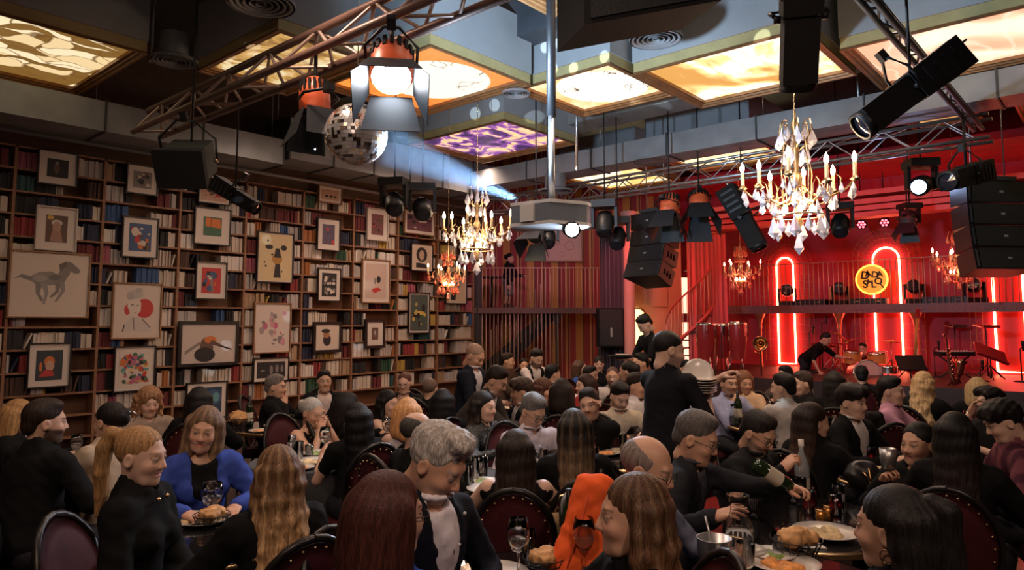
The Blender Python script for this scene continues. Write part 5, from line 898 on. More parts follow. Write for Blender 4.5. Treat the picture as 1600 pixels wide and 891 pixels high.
        P = [ell((0, -.024, .04), (.080, .101, .089), .02)] + face + strands(10, -1.3, 1.3, .55, .032, .003, .070, .015, .03); P += [cap((0, -.115, .085), (0, -.15, .06), .025, .03, .01), cap((0, -.15, .06), (0, -.15, -.25), .032, .03, .02)]
    elif style == 'updo': P = [ell((0, -.024, .04), (.080, .101, .089), .02)] + face + low(-.06) + [ell((0, .14, .020), (.086, .088, .088), .018, True)] + [ell((0, -.115, .02), (.05, .045, .06), .02), ell((.02, -.13, .05), (.03, .03, .03), .01)]
    elif style == 'cap': P = C + [cap((-.06, .08, .05), (.06, .08, .05), .02, None, .02)] + face + low(-.03)
    CACHE[key] = surf(P, h, disp); return CACHE[key]
def hair_cols(v, base, tip=None, streak=0.):
    base = np.array(base) * (.55 if max(base) < .05 else .9); t = np.clip((-.02 - v[:, 2]) / .35, 0, 1)[:, None]; c = base + ((np.array(tip) - base) * t if tip is not None else 0)
    a = np.arctan2(v[:, 0], v[:, 1] + .03); n = np.sin(a * 19 + v[:, 2] * 6) * .5 + np.sin(a * 41 + 1.3 + v[:, 2] * 9) * .5; c = c * (1 + .28 * n[:, None])
    if streak: c = c + np.clip(np.sin(a * 13 + v[:, 2] * 4), 0, 1)[:, None] * streak * np.array([.5, .36, .2]) * .5
    return np.clip(c, .002, 1)
# ---- hands (origin at wrist, +Y along the fingers, palm towards -Z, thumb on -X for a right hand)
def hand_geo(pose, h):
    key = ('hand', pose, h)
    if key in CACHE: return CACHE[key]
    cur = {'relax': 24, 'flat': 7, 'grip': 62, 'pinch': 48, 'point': 58}[pose]
    P = [ell((0, .045, 0), (.040, .052, .016), .012), cap((-.022, .02, 0), (-.026, .078, 0), .014, .012, .012), cap((.024, .02, 0), (.028, .07, 0), .013, .011, .012), cap((0, -.03, 0), (0, .03, 0), .023, .024, .02)]
    for i, (x, L_) in enumerate(((-.030, .072), (-.010, .080), (.011, .075), (.030, .058))):
        c_ = cur * (1 + .12 * i); p = np.array([x, .085 - .006 * abs(i - 1), .002]); a = math.radians(c_ * .4); sp_ = math.radians((i - 1.4) * (5 if pose != 'flat' else 8))
        if pose == 'point' and i == 0: c_ = 8; a = math.radians(4)
        for q, fr in enumerate((.45, .31, .24)):
            nx = p + L_ * fr * np.array([math.sin(sp_) * math.cos(a), math.cos(sp_) * math.cos(a), -math.sin(a)]); P.append(cap(p, nx, .0095 - .0012 * q, .0088 - .0014 * q, .004)); p = nx; a += math.radians(c_ * .75)
    t0 = np.array([-.028, .022, -.006]); t1 = t0 + (np.array([-.030, .030, -.012]) if pose in ('relax', 'flat') else np.array([-.022, .034, -.024])); t2 = t1 + (np.array([-.010, .030, -.010]) if pose in ('relax', 'flat') else np.array([.008, .032, -.014]))
    P += [cap(t0, t1, .014, .0115, .01), cap(t1, t2, .0115, .009, .004)]
    CACHE[key] = surf(P, h); return CACHE[key]
def hair_material():
    m = mat('hair', (.05, .03, .02), .5, vcol=True, spec=.2); nt = m.node_tree; b = nt.nodes['Principled BSDF']; at_ = [n for n in nt.nodes if n.type == 'ATTRIBUTE'][0]
    tc = nt.nodes.new('ShaderNodeTexCoord'); mp = nt.nodes.new('ShaderNodeMapping'); mp.inputs['Scale'].default_value = (1, 1, .07); n = nt.nodes.new('ShaderNodeTexNoise'); n.inputs['Scale'].default_value = 210; n.inputs['Detail'].default_value = 2; n.inputs['Distortion'].default_value = .4
    nt.links.new(tc.outputs['Object'], mp.inputs[0]); nt.links.new(mp.outputs[0], n.inputs['Vector']); mr = nt.nodes.new('ShaderNodeMapRange'); mr.inputs[1].default_value = .3; mr.inputs[2].default_value = .7; mr.inputs[3].default_value = .55; mr.inputs[4].default_value = 1.45; nt.links.new(n.outputs['Fac'], mr.inputs[0])
    mx = nt.nodes.new('ShaderNodeMix'); mx.data_type = 'RGBA'; mx.blend_type = 'MULTIPLY'; mx.inputs[0].default_value = 1; nt.links.new(at_.outputs['Color'], mx.inputs[6]); nt.links.new(mr.outputs[0], mx.inputs[7]); nt.links.new(mx.outputs[2], b.inputs['Base Color'])
    bp = nt.nodes.new('ShaderNodeBump'); bp.inputs['Strength'].default_value = .55; bp.inputs['Distance'].default_value = .006; nt.links.new(n.outputs['Fac'], bp.inputs['Height']); nt.links.new(bp.outputs[0], b.inputs['Normal']); return m
SKINM = mat('skin', (.5, .3, .2), .48, vcol=True, spec=.35); HAIRM = hair_material(); CLOTH = mat('woven_cloth', (.1, .1, .1), .85, vcol=True, var=.15, vscale=25, spec=.12)
SPARK = mat('sequin_cloth', (.03, .03, .03), .28, .4, vcol=True, var=.9, vscale=90, bump=.8); LEATHER = mat('leather_black', (.015, .014, .014), .4); FRAMEM = mat('spectacle_frame', (.02, .015, .012), .3); LENSG = mat('spectacle_lens', (1, 1, 1), .02, trans=1., alpha=.25)
def rot_to(f, up_):
    f = np.asarray(f, float); f /= np.linalg.norm(f); x = np.cross(f, up_); nx = np.linalg.norm(x)
    x = np.cross(f, [1, 0, .3]) if nx < 1e-3 else x; x /= np.linalg.norm(x); return np.stack([x, f, np.cross(x, f)], 1)
def rx(a): c, s = math.cos(a), math.sin(a); return np.array([[1, 0, 0], [0, c, -s], [0, s, c]])
def rz(a): c, s = math.cos(a), math.sin(a); return np.array([[c, -s, 0], [s, c, 0], [0, 0, 1]])
def ry(a): c, s = math.cos(a), math.sin(a); return np.array([[c, 0, s], [0, 1, 0], [-s, 0, c]])
TONES = {'fair': (.56, .36, .27), 'mid': (.48, .29, .20), 'tan': (.40, .23, .155), 'warm': (.52, .30, .20)}
PEOPLE = []; NAILM = mat('earring_gold', (.7, .5, .25), .25, 1.)
def person(label, px, py, d, face, sex='m', sit=True, zt=None, lean=5, pitch=5, hyaw=0, roll=0, hair='short', hc=(.025, .017, .012), tip=None, streak=0, tone='mid', top='shirt', tc=(.02, .02, .022), sc=(.45, .40, .40), pc=(.02, .02, .025), sleeve=1., arms=('table', 'table'), hands=('relax', 'relax'), beard=0., bc=(.04, .028, .022), glasses=False, skirt=False, age=0., build=1., up_arm=None, short='the guest', chair=True, lip=None, seatz=.46, legs=True, hs=None, hd=None, extra=()):
    if hd is not None: hyaw = face - hd
    H_ = at(px, py, d)
    if zt is None: zt = (min(max(H_[2], 1.22), 1.44) if sit else H_[2])
    if sit and abs(zt - H_[2]) > 1e-3:                      # slide along the view ray until the seated height is plausible
        r = ray(px, py); d = (zt - CAM[2]) / r[2]; H_ = at(px, py, d)
    hs = hs or (1.03 if sex == 'm' else .98); h = .0045 if d < 3.6 else (.006 if d < 5.2 else (.0085 if d < 8 else .012)); hb = .0165 if d < 4.5 else (.022 if d < 7.5 else .03); hh_ = .0055 if d < 4 else (.0075 if d < 7 else .011)
    v = (H_ - CAM) * np.array([1, 1, 0]); v /= np.linalg.norm(v); r_ = np.array([v[1], -v[0], 0]); th = math.radians(face); Yd = -v * math.cos(th) + r_ * math.sin(th); yaw = math.atan2(-Yd[0], Yd[1])
    Ln = math.radians(lean); S_ = np.array([0, math.sin(Ln), math.cos(Ln)]); ztl = zt; pel = np.array([0, 0, seatz + .09]) if sit else None
    nk = np.array([0, math.sin(Ln * .55), math.cos(Ln * .55)]); top_off = nk * .135 * hs + np.array([0, 0, .128 * hs * math.cos(math.radians(pitch) * .5)])
    if sit: ts = (ztl - pel[2] - top_off[2]) / (S_[2] * .50); ts = min(max(ts, .72), 1.25)
    else:
        full = 1.72; ts = min(max(ztl / (.93 + .50 * S_[2] + .263), .8), 1.2) if lean < 40 else 1.0; pel = np.array([0, 0, ztl - top_off[2] - .50 * ts * S_[2]])
    nb = pel + S_ * .50 * ts; hc0 = nb + nk * .135 * hs; topl = nb + top_off; Rb = rz(yaw); base = H_ - Rb @ np.array([topl[0], topl[1], 0]); base[2] = 0 if sit or True else 0
    dz = zt - topl[2]; zb = 0.
    if not sit and False: zb = dz
    e = empty('person', (base[0], base[1], 0), yaw); tag(e, label, 'person', 'guests and staff in the hall')
    W = build; sw = (.170 if sex == 'm' else .146) * W; chest = nb - S_ * .17 * ts; waist = pel + S_ * .16 * ts; shz = nb - S_ * .055 * ts; SH_ = [shz + np.array([s * sw, 0, 0]) for s in (-1, 1)]
    Rt = rx(-Ln)
    # limbs
    def tolocal(w): return Rb.T @ (np.asarray(w, float) - np.array([base[0], base[1], 0]))
    ua, fa = .29 * (1 if sex == 'm' else .93), .255 * (1 if sex == 'm' else .93); J = []
    for s, spec in zip((-1, 1), arms):                      # s=-1: left arm, +1: right arm (own sides), arms=(left, right)
        A = SH_[0 if s < 0 else 1]
        if spec == 'table': T = np.array([s * .13, max(shz[1] + .22, .34), .80]); pole = np.array([s * .9, -.3, -.6])
        elif spec == 'lap': T = np.array([s * .10, .24, .68]); pole = np.array([s * .8, -.6, -.4])
        elif spec == 'knee': T = np.array([s * .14, .36, .66]); pole = np.array([s * .8, -.4, -.4])
        elif spec == 'chin': T = hc0 + np.array([s * .03, .10, -.19]); pole = np.array([s * .4, .4, -1.])
        elif spec == 'mouth': T = hc0 + np.array([s * .05, .15, -.12]); pole = np.array([s * .5, .2, -1.])
        elif spec == 'brow': T = hc0 + np.array([s * .06, .13, -.08]); pole = np.array([s * .5, .2, -1.])
        elif spec == 'down': T = A + np.array([s * .08, .05, -.50]); pole = np.array([s * .3, -1., 0])
        elif spec == 'front': T = A + np.array([-s * .06, .34, -.26]); pole = np.array([s * .5, -.2, -1.])
        elif spec == 'reach': T = A + np.array([0, .46, -.22]); pole = np.array([s * .5, -.2, -1.])
        elif spec == 'glass': T = A + np.array([-s * .02, .28, -.08]); pole = np.array([s * .5, .0, -1.])
        elif len(spec) == 4: T = tolocal(at(*spec[1:])); pole = np.array([s * .6, -.3, -.8])
        else: T = np.array(spec, float); pole = np.array([s * .6, -.3, -.8])
        D = T - A; L_ = np.linalg.norm(D); mx = (ua + fa) * .985; T = A + D * min(1, mx / L_); D = T - A; L_ = np.linalg.norm(D); u = D / L_; ca = (ua * ua + L_ * L_ - fa * fa) / (2 * ua * L_); ca = min(max(ca, -1), 1)
        pp_ = pole - u * (pole @ u); pp_ /= np.linalg.norm(pp_); El = A + u * ua * ca + pp_ * ua * math.sqrt(1 - ca * ca); J.append((A, El, T, spec))
    hip = [pel + np.array([s * .095 * W, 0, -.02]) for s in (-1, 1)]
    if sit: knee = [np.array([s * .13, .42, seatz + .06]) for s in (-1, 1)]; ank = [np.array([s * .13, .40, .09]) for s in (-1, 1)]
    else: knee = [np.array([s * .10, .03, pel[2] * .53]) for s in (-1, 1)]; ank = [np.array([s * .11, -.02, .09]) for s in (-1, 1)]
    # body: head, neck, trunk core, arms, hands in one mesh
    hv, hf = head_geo(sex, h); skin = np.array(TONES[tone]); brow = np.array(hc) * .8 + .004; lp = lip or tuple(skin * np.array([.92, .62, .58] if sex == 'm' else [1.0, .50, .48]))
    Rh = rz(-math.radians(hyaw)) @ rx(-math.radians(pitch)) @ ry(math.radians(roll)); hcol = head_cols(hv, skin, brow, lp, beard, bc, age, sex == 'f')
    bare = sleeve < .9; P = [cap(nb - S_ * .05, hc0 + Rh @ np.array([0, -.03, -.06]), .051 * (1 if sex == 'm' else .86), .047 * (1 if sex == 'm' else .86), .03), ell(chest, np.array([.135 * W, .085, .15]), .04, R=Rt), cap(pel, chest, .09, .09, .04), cap(SH_[0] - S_ * .012, SH_[1] - S_ * .012, .045 if bare else .035, None, .04)]
    for (A, El, T, sp_) in J: P += [cap(A, El, .046 * W if bare else .036, .036 if bare else .03, .02), cap(El, T, .037 if bare else .03, .024, .012)]
    if skirt: P += [cap(knee[i], ank[i], .05, .032, .02) for i in (0, 1)]
    bv, bf = surf(P, hb * .8 if bare and d < 6 else hb); parts = [(bv, bf, np.tile(skin, (len(bv), 1)) * (1 + .04 * vnoise(bv, 30))[:, None]), (hv * hs @ Rh.T + hc0, hf, hcol)]
    for i, (A, El, T, sp_) in enumerate(J):
        gv, gf = hand_geo(hands[i], hh_); gv = gv * (1.0 if sex == 'm' else .9); sgn = 1 if i == 1 else -1
        if sgn < 0: gv = gv * np.array([-1, 1, 1]); gf = gf[:, ::-1]
        f = (T - El) / np.linalg.norm(T - El)
        if sp_ in ('chin', 'mouth', 'brow'): upv = np.array([sgn * .9, .3, .1]); f = f * .7 + np.array([-sgn * .25, .0, .6])
        elif sp_ == 'down': upv = np.array([sgn, .1, .1])
        elif sp_ in ('table', 'knee', 'lap'): f = f * .6 + np.array([-sgn * .15, .5, -.18]); upv = np.array([sgn * .15, 0, 1.])
        elif sp_ == 'glass': upv = np.array([sgn, 0, .3])
        else: upv = np.array([sgn * .4, 0, 1.])
        RR = rot_to(f, upv); RR = np.stack([RR[:, 0], RR[:, 1], RR[:, 2]], 1); gc = np.tile(skin * np.array([1.0, .94, .92]), (len(gv), 1)); gc[gv[:, 1] > .150] *= np.array([1.08, .85, .82]); parts.append((gv @ RR.T + T, gf, gc))
    vs, fs, cs, o_ = [], [], [], 0
    for a, b, c in parts: vs.append(a); fs.append(b + o_); cs.append(c); o_ += len(a)
    kid(np_mesh('body', np.concatenate(vs), np.concatenate(fs), np.concatenate(cs), SKINM), 'body', e)
    # hair
    if hair:
        gv, gf = hair_geo(hair, round(h * 1.3, 5)); kid(np_mesh('hair', gv * hs * 1.01 @ Rh.T + hc0, gf, hair_cols(gv, hc, tip, streak), HAIRM), 'hair', e)
    # garments
    def garment(infl, slv, neck, vcut=0., full=True):
        G = [ell(chest + S_ * .02, np.array([.158 if sex == 'm' else .134, .110 if sex == 'm' else .098, .165]) * np.array([W, W, ts]) + infl, .06, R=Rt), ell(waist, np.array([.150 if sex == 'm' else .122, .108 if sex == 'm' else .092, .15]) * np.array([W, W, 1]) + infl, .07, R=Rt), ell(pel + S_ * .02, np.array([.168, .128, .11]) * np.array([W, W, 1]) + infl, .06, R=Rt),
             cap(SH_[0] - S_ * .022, SH_[1] - S_ * .022, .048 + infl, None, .05), cap(SH_[0] * .55 + SH_[1] * .45, nb + np.array([0, -.01, .005]), .045 + infl, .052 + infl, .05), cap(SH_[1] * .55 + SH_[0] * .45, nb + np.array([0, -.01, .005]), .045 + infl, .052 + infl, .05)]
        if sex == 'f': G += [ell(chest + Rt @ np.array([s * .065, .075, .0]), (.06 + infl, .055 + infl, .058 + infl), .03) for s in (-1, 1)]
        elif W > 1.08: G += [ell(waist + np.array([0, .05, 0]), (.15, .12, .14), .05)]
        if slv > 0:
            for (A, El, T, sp_) in J:
                G.append(cap(A - S_ * .01, El if slv > .55 else A + (El - A) * slv * 2, .054 + infl * .8, .042 + infl * .8, .035))
                if slv > .55: t = min((slv - .5) * 2, .97); G.append(cap(El, El + (T - El) * t, .042 + infl * .8, .032 + infl * .7, .02))
        if not full: G = G[:2] + G[3:]
        G.append(cap(nb + S_ * .0 + np.array([0, .012, .02]), hc0 + np.array([0, .02, -.06]), neck, neck, .008, True))
        if vcut: G.append(cap(waist + Rt @ np.array([0, .17 * W, .02]), nb + Rt @ np.array([0, .10, .02]), .035, .095 * vcut, .006, True))
        n_ = lambda x, y, z: .0045 * np.sin(x * 38 + 2 * np.sin(z * 31)) * np.sin(z * 52 + y * 33 + 2 * np.sin(y * 21)) + .002 * np.sin(z * 95 + x * 70 + y * 40)
        return surf(G, hb, n_)
    def put(nm, g, c, m=CLOTH, pat=None):
        col = np.tile(np.array(c), (len(g[0]), 1)) * (1 + .12 * vnoise(g[0], 9, len(PEOPLE)))[:, None]
        if pat == 'stripe': w = (np.sin(g[0][:, 0] * 60 + g[0][:, 2] * 8) > .2)[:, None]; col = np.where(w, col, col * np.array([2.2, 1.5, 1.2]) + .02)
        kid(np_mesh(nm, g[0], g[1], col, m), nm, e)
    ring = lambda rr_, up_, rad, k=.008: [cap(nb + nk * up_ + np.array([rr_ * math.sin(a), rr_ * math.cos(a) * .95 + .005, .006 * math.cos(a) * -1]), nb + nk * up_ + np.array([rr_ * math.sin(a + .55), rr_ * math.cos(a + .55) * .95 + .005, -.006 * math.cos(a + .55)]), rad, None, k) for a in np.arange(.28, 5.9, .52)]
    if top == 'suit':
        put('shirt', garment(.004, 0, .060, 0, False), sc); put('jacket', garment(.018, 1., .072, 1.), tc); g_ = surf(ring(.062, .035, .012), hb * .55); put('collar', g_, sc)
    elif top == 'vest':
        put('shirt', garment(.006, sleeve, .060), sc); put('waistcoat', garment(.016, 0, .075, .9), tc)
    elif top == 'cardigan': put('undershirt', garment(.003, 0, .085, 0, False), sc); put('cardigan', garment(.017, sleeve, .080, 1.), tc)
    elif top == 'shirt':
        put('shirt', garment(.010, sleeve, .060, .35 if sleeve < 1 else .0), tc); g_ = surf(ring(.063, .03, .011), hb * .55); put('collar', g_, np.array(tc) * 1.08)
    elif top == 'sleeveless': put('dress_top', garment(.005, 0, .095), tc)
    elif top == 'sequin': put('blouse', garment(.010, 1., .058), tc, SPARK)
    elif top == 'stripe': put('top', garment(.012, 1., .062), tc, CLOTH, 'stripe')
    elif top == 'jacket': put('jacket', garment(.018, 1., .064), tc)
    else: put('t_shirt', garment(.010, sleeve, .064), tc)
    if legs:
        if skirt: G = [ell(pel, (.175 * W, .14, .12), .05)] + [cap(hip[i], knee[i] * np.array([.8, 1, 1]), .09, .085, .06) for i in (0, 1)]; nm = 'skirt'
        else: G = [ell(pel, (.172 * W, .135, .12), .05)] + [cap(hip[i], knee[i], .092 * W, .068, .03) for i in (0, 1)] + [cap(knee[i], ank[i], .068, .050, .02) for i in (0, 1)]; nm = 'trousers'
        put(nm, surf(G, max(hb, .02), lambda x, y, z: .003 * np.sin(x * 50 + z * 40) * np.sin(z * 60 + y * 50)), pc)
        if 'shoe' not in CACHE:
            g = surf([cap((0, -.03, .035), (0, .12, .028), .042, .038, .03), ell((0, .16, .025), (.042, .06, .028), .03), cap((0, -.02, .05), (0, 0, .10), .04, .042, .02)], .014); CACHE['shoe'] = np_mesh('shoe', g[0], g[1], None, LEATHER)
        for i in (0, 1): kid(CACHE['shoe'], 'shoe', e, tuple(ank[i] * np.array([1, 1, 0]) + np.array([0, .02, .0])))
    if glasses:
        gm = MB(); lm = MB()
        for s in (-1, 1):
            c_ = np.array([s * .033, .100, .0]); pts = [c_ + np.array([.024 * math.cos(a), 0, .018 * math.sin(a)]) for a in np.linspace(0, 6.283, 13)]; gm.tube([pts_ * hs @ Rh.T + hc0 for pts_ in pts], .0022, 4, cap=False); gm.tube([np.array(q) * hs @ Rh.T + hc0 for q in ((s * .057, .100, .004), (s * .076, .06, .006), (s * .080, -.02, .004))], .002, 4)
        gm.tube([np.array(q) * hs @ Rh.T + hc0 for q in ((-.010, .101, .004), (0, .104, .006), (.010, .101, .004))], .0022, 4); gm.build('glasses', FRAMEM, e)
    hp_ = lambda q: np.array(q) * hs @ Rh.T + hc0
    if 'hoop' in extra:
        for s in (-1, 1): MB().tube([hp_((s * .082, -.008 + .019 * math.sin(a), -.060 + .019 * math.cos(a))) for a in np.linspace(0, 6.283, 13)], .002, 5, cap=False).build('earring', NAILM, e)
    if 'stud' in extra:
        for s in (-1, 1): MB().ball(hp_((s * .084, -.006, -.040)), .006, 8).build('earring', NAILM, e)
    if 'claw' in extra:
        for s in (-1, 1): MB().tube([hp_((s * .012 + .03, -.165, .055)), hp_((s * .028 + .03, -.178, .03)), hp_((s * .022 + .03, -.172, .0)), hp_((s * .006 + .03, -.165, -.01))], .004, 6).build('hair_claw', STEEL, e)
    if 'bow' in extra:
        for s in (-1, 1): MB().prism([nb + np.array(q) for q in ((0, .098, .022), (s * .045, .098, .042), (s * .045, .098, -.004), (0, .098, .012))], (0, .012, 0)).build('bow_tie', mat('bow_tie_navy', (.02, .022, .04), .7), e)
    if 'buttons' in extra:
        for k in range(5): q = nb * (1 - k / 5.5) + pel * (k / 5.5); MB().ball(q + np.array([0, .118 * W + .004 + .012 * math.sin(k * .8), -.02]), .007, 6).build('button', mat('shirt_button', (.5, .48, .45), .4), e)
    PEOPLE.append(dict(e=e, base=base, yaw=yaw, sit=sit, short=short, chair=chair, d=d, zt=zt, J=J, Rb=Rb, lean=lean, seatz=seatz)); return e
# ================================================================== the crowd
GREYH, BLOND, DKB, REDB, BRN_ = (.30, .29, .28), (.36, .20, .08), (.035, .020, .013), (.075, .026, .018), (.07, .035, .02)
BLK, NAVY, WHT, CRM = (.0055, .0055, .006), (.009, .011, .019), (.50, .47, .48), (.42, .34, .26)
P_ = person
# --- left front
P_('woman with blonde ponytail in black gold-buttoned jacket, hand on her knee', 224, 667, 3.0, 62, 'f', hair='ponytail', hc=(.34, .19, .08), tone='fair', top='jacket', tc=BLK, pc=(.10, .12, .11), lean=3, pitch=8, hd=58, arms=('lap', 'lap'), hands=('relax', 'flat'), short='the blonde ponytail woman')
P_('woman in bright blue cardigan with long straight light brown hair', 320, 637, 4.0, 12, 'f', hair='long', hc=(.13, .075, .045), tip=(.38, .24, .13), streak=.35, tone='warm', top='cardigan', tc=(.035, .065, .30), sc=BLK, lean=10, pitch=10, hd=-8, roll=-8, arms=('table', 'table'), short='the woman in blue cardigan')
P_('woman with long wavy golden hair seen from behind in black denim jacket', 432, 697, 2.95, -158, 'f', hair='wavy', hc=(.12, .062, .030), tip=(.46, .28, .13), streak=.5, top='jacket', tc=BLK, arms=('table', 'table'), short='the golden wavy haired woman', zt=1.28)
P_('bearded man in black seen from behind at the far left table', 74, 625, 4.1, 122, 'm', hair='short', hc=DKB, top='jacket', tc=BLK, build=1.15, lean=10, hd=100, beard=.9, arms=('table', 'table'), short='the bearded man in black')
P_('woman with blonde hair half hidden behind the bearded man', 34, 625, 5.3, 60, 'f', hair='bob', hc=BLOND, tone='fair', top='jacket', tc=BLK, arms=('table', 'table'), short='the half hidden blonde woman')
P_('woman in cream jacket with dark pinned-up hair and a hair claw', 172, 628, 4.55, -140, 'f', hair='updo', hc=(.02, .015, .014), top='jacket', tc=(.42, .33, .24), arms=('table', 'table'), short='the woman in cream jacket', extra=('claw',))
P_('woman with big curly golden hair facing the camera', 234, 606, 6.0, 14, 'f', hair='curly', hc=(.26, .135, .065), tip=(.40, .24, .13), tone='fair', top='jacket', tc=(.24, .18, .14), pitch=14, arms=('table', 'table'), short='the curly haired woman')
P_('woman in black with dark hair seen from behind under the blue print', 312, 605, 6.0, 170, 'f', hair='long', hc=(.012, .010, .010), top='jacket', tc=BLK, lean=8, arms=('table', 'table'), short='the dark haired woman under the blue print')
# --- by the bookcase
P_('grey-haired man in black jacket resting chin on hand before the bookcase', 432, 586, 7.8, 72, 'm', hair='short', hc=(.16, .14, .13), top='jacket', tc=BLK, build=1.1, arms=('table', 'chin'), age=.6, short='the man with chin on hand')
P_('man in dark suit and open pale shirt facing the camera by the bookcase', 507, 579, 8.3, 8, 'm', hair='short', hc=(.03, .025, .022), top='suit', tc=BLK, sc=(.50, .40, .37), build=1.05, pitch=0, arms=('lap', 'table'), short='the man in open pale shirt', extra=('buttons',))
P_('elderly woman with silver hair in black dress, hands at her mouth', 489, 623, 6.1, 42, 'f', hair='updo', hc=(.42, .40, .38), tone='warm', top='sleeveless', tc=BLK, sleeve=0, lean=14, pitch=14, arms=('mouth', 'mouth'), age=.8, short='the silver haired woman', skirt=True, zt=1.15, extra=('stud',))
P_('woman with very long black hair from behind holding up a wine glass', 556, 630, 5.0, -155, 'f', hair='longback', hc=(.008, .007, .008), top='t', sleeve=.3, tc=BLK, arms=('glass', 'table'), hands=('grip', 'relax'), short='the woman raising a glass', skirt=True)
P_('dark-haired woman half hidden between silver-haired woman and long black hair', 546, 614, 6.9, 100, 'f', hair='bob', hc=(.012, .010, .010), top='jacket', tc=BLK, short='the half hidden dark haired woman', zt=1.18)
P_('woman in black sleeveless dress with dark wavy hair, elbows on table', 608, 610, 7.0, 48, 'f', hair='wavy', hc=(.014, .011, .011), tone='fair', top='sleeveless', tc=BLK, sleeve=0, lean=12, arms=('table', 'mouth'), short='the woman in black sleeveless dress', skirt=True, zt=1.16)
P_('woman with copper blonde bob and white sleeveless top seen from behind', 638, 622, 6.2, -165, 'f', hair='bob', hc=(.50, .25, .10), tone='fair', top='sleeveless', tc=WHT, sleeve=0, hd=165, short='the copper blonde woman')
P_('woman with glasses and auburn hair in black before the bookcase', 632, 582, 8.6, -14, 'f', hair='updo', hc=(.10, .04, .03), tone='fair', top='suit', tc=BLK, sc=(.3, .18, .14), glasses=True, pitch=10, short='the auburn woman with glasses')
P_('balding man in black suit and glasses seen from behind, white collar showing', 654, 643, 5.2, 128, 'm', hair='ring', hc=(.05, .045, .04), top='suit', tc=BLK, sc=WHT, glasses=True, hd=112, short='the balding man in black suit')
P_('bald man head far behind the copper blonde woman', 673, 592, 7.9, 150, 'm', hair='stubble', hc=(.12, .08, .06), top='jacket', tc=BLK, short='the distant bald man', zt=1.17)
P_('woman with straight black hair and black top beneath the leaning man', 692, 608, 6.3, 175, 'f', hair='long', hc=(.008, .007, .008), top='jacket', tc=BLK, short='the woman beneath the leaning man')
# --- centre foreground
P_('grey-haired man in navy blazer and white shirt looking down at his plate', 684, 650, 2.5, 55, 'm', hair='quiff', hc=(.40, .37, .34), tone='warm', top='suit', tc=NAVY, sc=(.70, .66, .70), build=1.16, lean=16, pitch=34, hd=62, arms=('table', 'table'), hands=('pinch', 'pinch'), age=.7, zt=1.46, short='the man in navy blazer', hs=1.06, beard=.35, bc=(.30, .22, .18), extra=('buttons',))
P_('woman with auburn bob in blue top seen from behind in the foreground', 612, 738, 2.15, 138, 'f', hair='bob', hc=(.062, .020, .015), tone='fair', top='t', tc=(.02, .07, .36), lean=8, hd=118, glasses=True, arms=('table', 'table'), zt=1.32, short='the auburn bob woman', hs=1.06)
P_('standing bald man in navy suit and white shirt beside the bookcase end', 742, 538, 7.3, 62, 'm', False, hair='stubble', hc=(.30, .19, .14), top='suit', tc=NAVY, sc=(.5, .47, .5), lean=14, pitch=32, arms=('down', 'front'), age=.4, tone='warm', short='x')
P_('man in grey-brown suit bending over the table beside the bald man', 776, 574, 6.5, 70, 'm', False, hair='short', hc=DKB, top='suit', tc=(.055, .047, .042), sc=(.45, .42, .46), lean=42, pitch=30, arms=('front', 'reach'), short='x')
P_('woman in glittering black blouse with long wavy dark hair', 757, 612, 5.75, 50, 'f', hair='wavy', hc=(.020, .015, .014), tip=(.07, .04, .028), tone='fair', top='sequin', tc=(.03, .03, .032), arms=('table', 'table'), short='the woman in glittering blouse', hd=56)
P_('man with glasses in pale striped shirt looking down at his phone', 833, 617, 5.3, 30, 'm', hair='short', hc=(.13, .125, .12), tone='mid', top='shirt', tc=(.42, .37, .40), glasses=True, lean=16, pitch=30, hd=42, arms=('table', 'table'), hands=('grip', 'grip'), build=1.08, age=.4, short='the man with phone in pale shirt', extra=('buttons',))
P_('woman with long dark brown hair from behind, bare arm, black sleeveless dress', 806, 672, 3.85, 178, 'f', hair='longback', hc=(.030, .020, .016), tip=(.055, .032, .024), tone='fair', top='sleeveless', tc=BLK, sleeve=0, arms=('table', 'table'), short='the bare armed woman', skirt=True)
P_('woman in black suit with very long highlighted hair seen from behind', 895, 640, 4.05, -168, 'f', hair='longback', hc=(.016, .013, .013), tip=(.22, .14, .08), streak=.2, top='jacket', tc=BLK, arms=('table', 'table'), short='the woman with highlighted hair')
P_('dark-haired man in black leaning with one hand raised to his shoulder', 921, 607, 5.75, -8, 'm', hair='short', hc=(.04, .037, .035), top='jacket', tc=BLK, lean=18, pitch=6, roll=10, arms=((-.02, .16, 1.08), 'table'), beard=.45, short='the leaning man in black', hd=-12)
P_('dark-haired man in cream shirt looking down at a phone', 968, 598, 6.5, 22, 'm', hair='short', hc=(.016, .012, .010), tone='fair', top='shirt', tc=(.44, .37, .28), lean=12, pitch=30, beard=.5, arms=('table', 'table'), hands=('grip', 'grip'), short='the man in cream shirt', hd=30, extra=('buttons',))
P_('man in white shirt half hidden behind the black-shirted waiter', 996, 583, 7.2, 60, 'm', hair='short', hc=DKB, tone='warm', top='shirt', tc=(.52, .47, .48), short='the half hidden man in white shirt')
P_('bearded man with glasses and white shirt facing the camera far back', 957, 573, 9.0, -4, 'm', hair='stubble', hc=(.10, .05, .04), tone='warm', top='shirt', tc=(.48, .43, .42), beard=.85, glasses=True, short='the bearded man with glasses')
P_('woman with chin-length brown hair in profile behind the leaning man', 913, 585, 7.8, -62, 'f', hair='bob', hc=(.045, .018, .014), tone='fair', top='t', tc=(.3, .03, .03), short='the brown bobbed woman')
P_('dark-haired man in profile beside the blue jacket woman far back', 923, 572, 9.7, 60, 'm', hair='short', hc=(.012, .01, .01), top='jacket', tc=BLK, short='the man beside the blue jacket', zt=1.19)
P_('woman in blue jacket in profile before the striped wall', 907, 563, 10.6, 70, 'f', hair='long', hc=BRN_, tone='fair', top='jacket', tc=(.02, .06, .24), short='the woman in blue jacket')
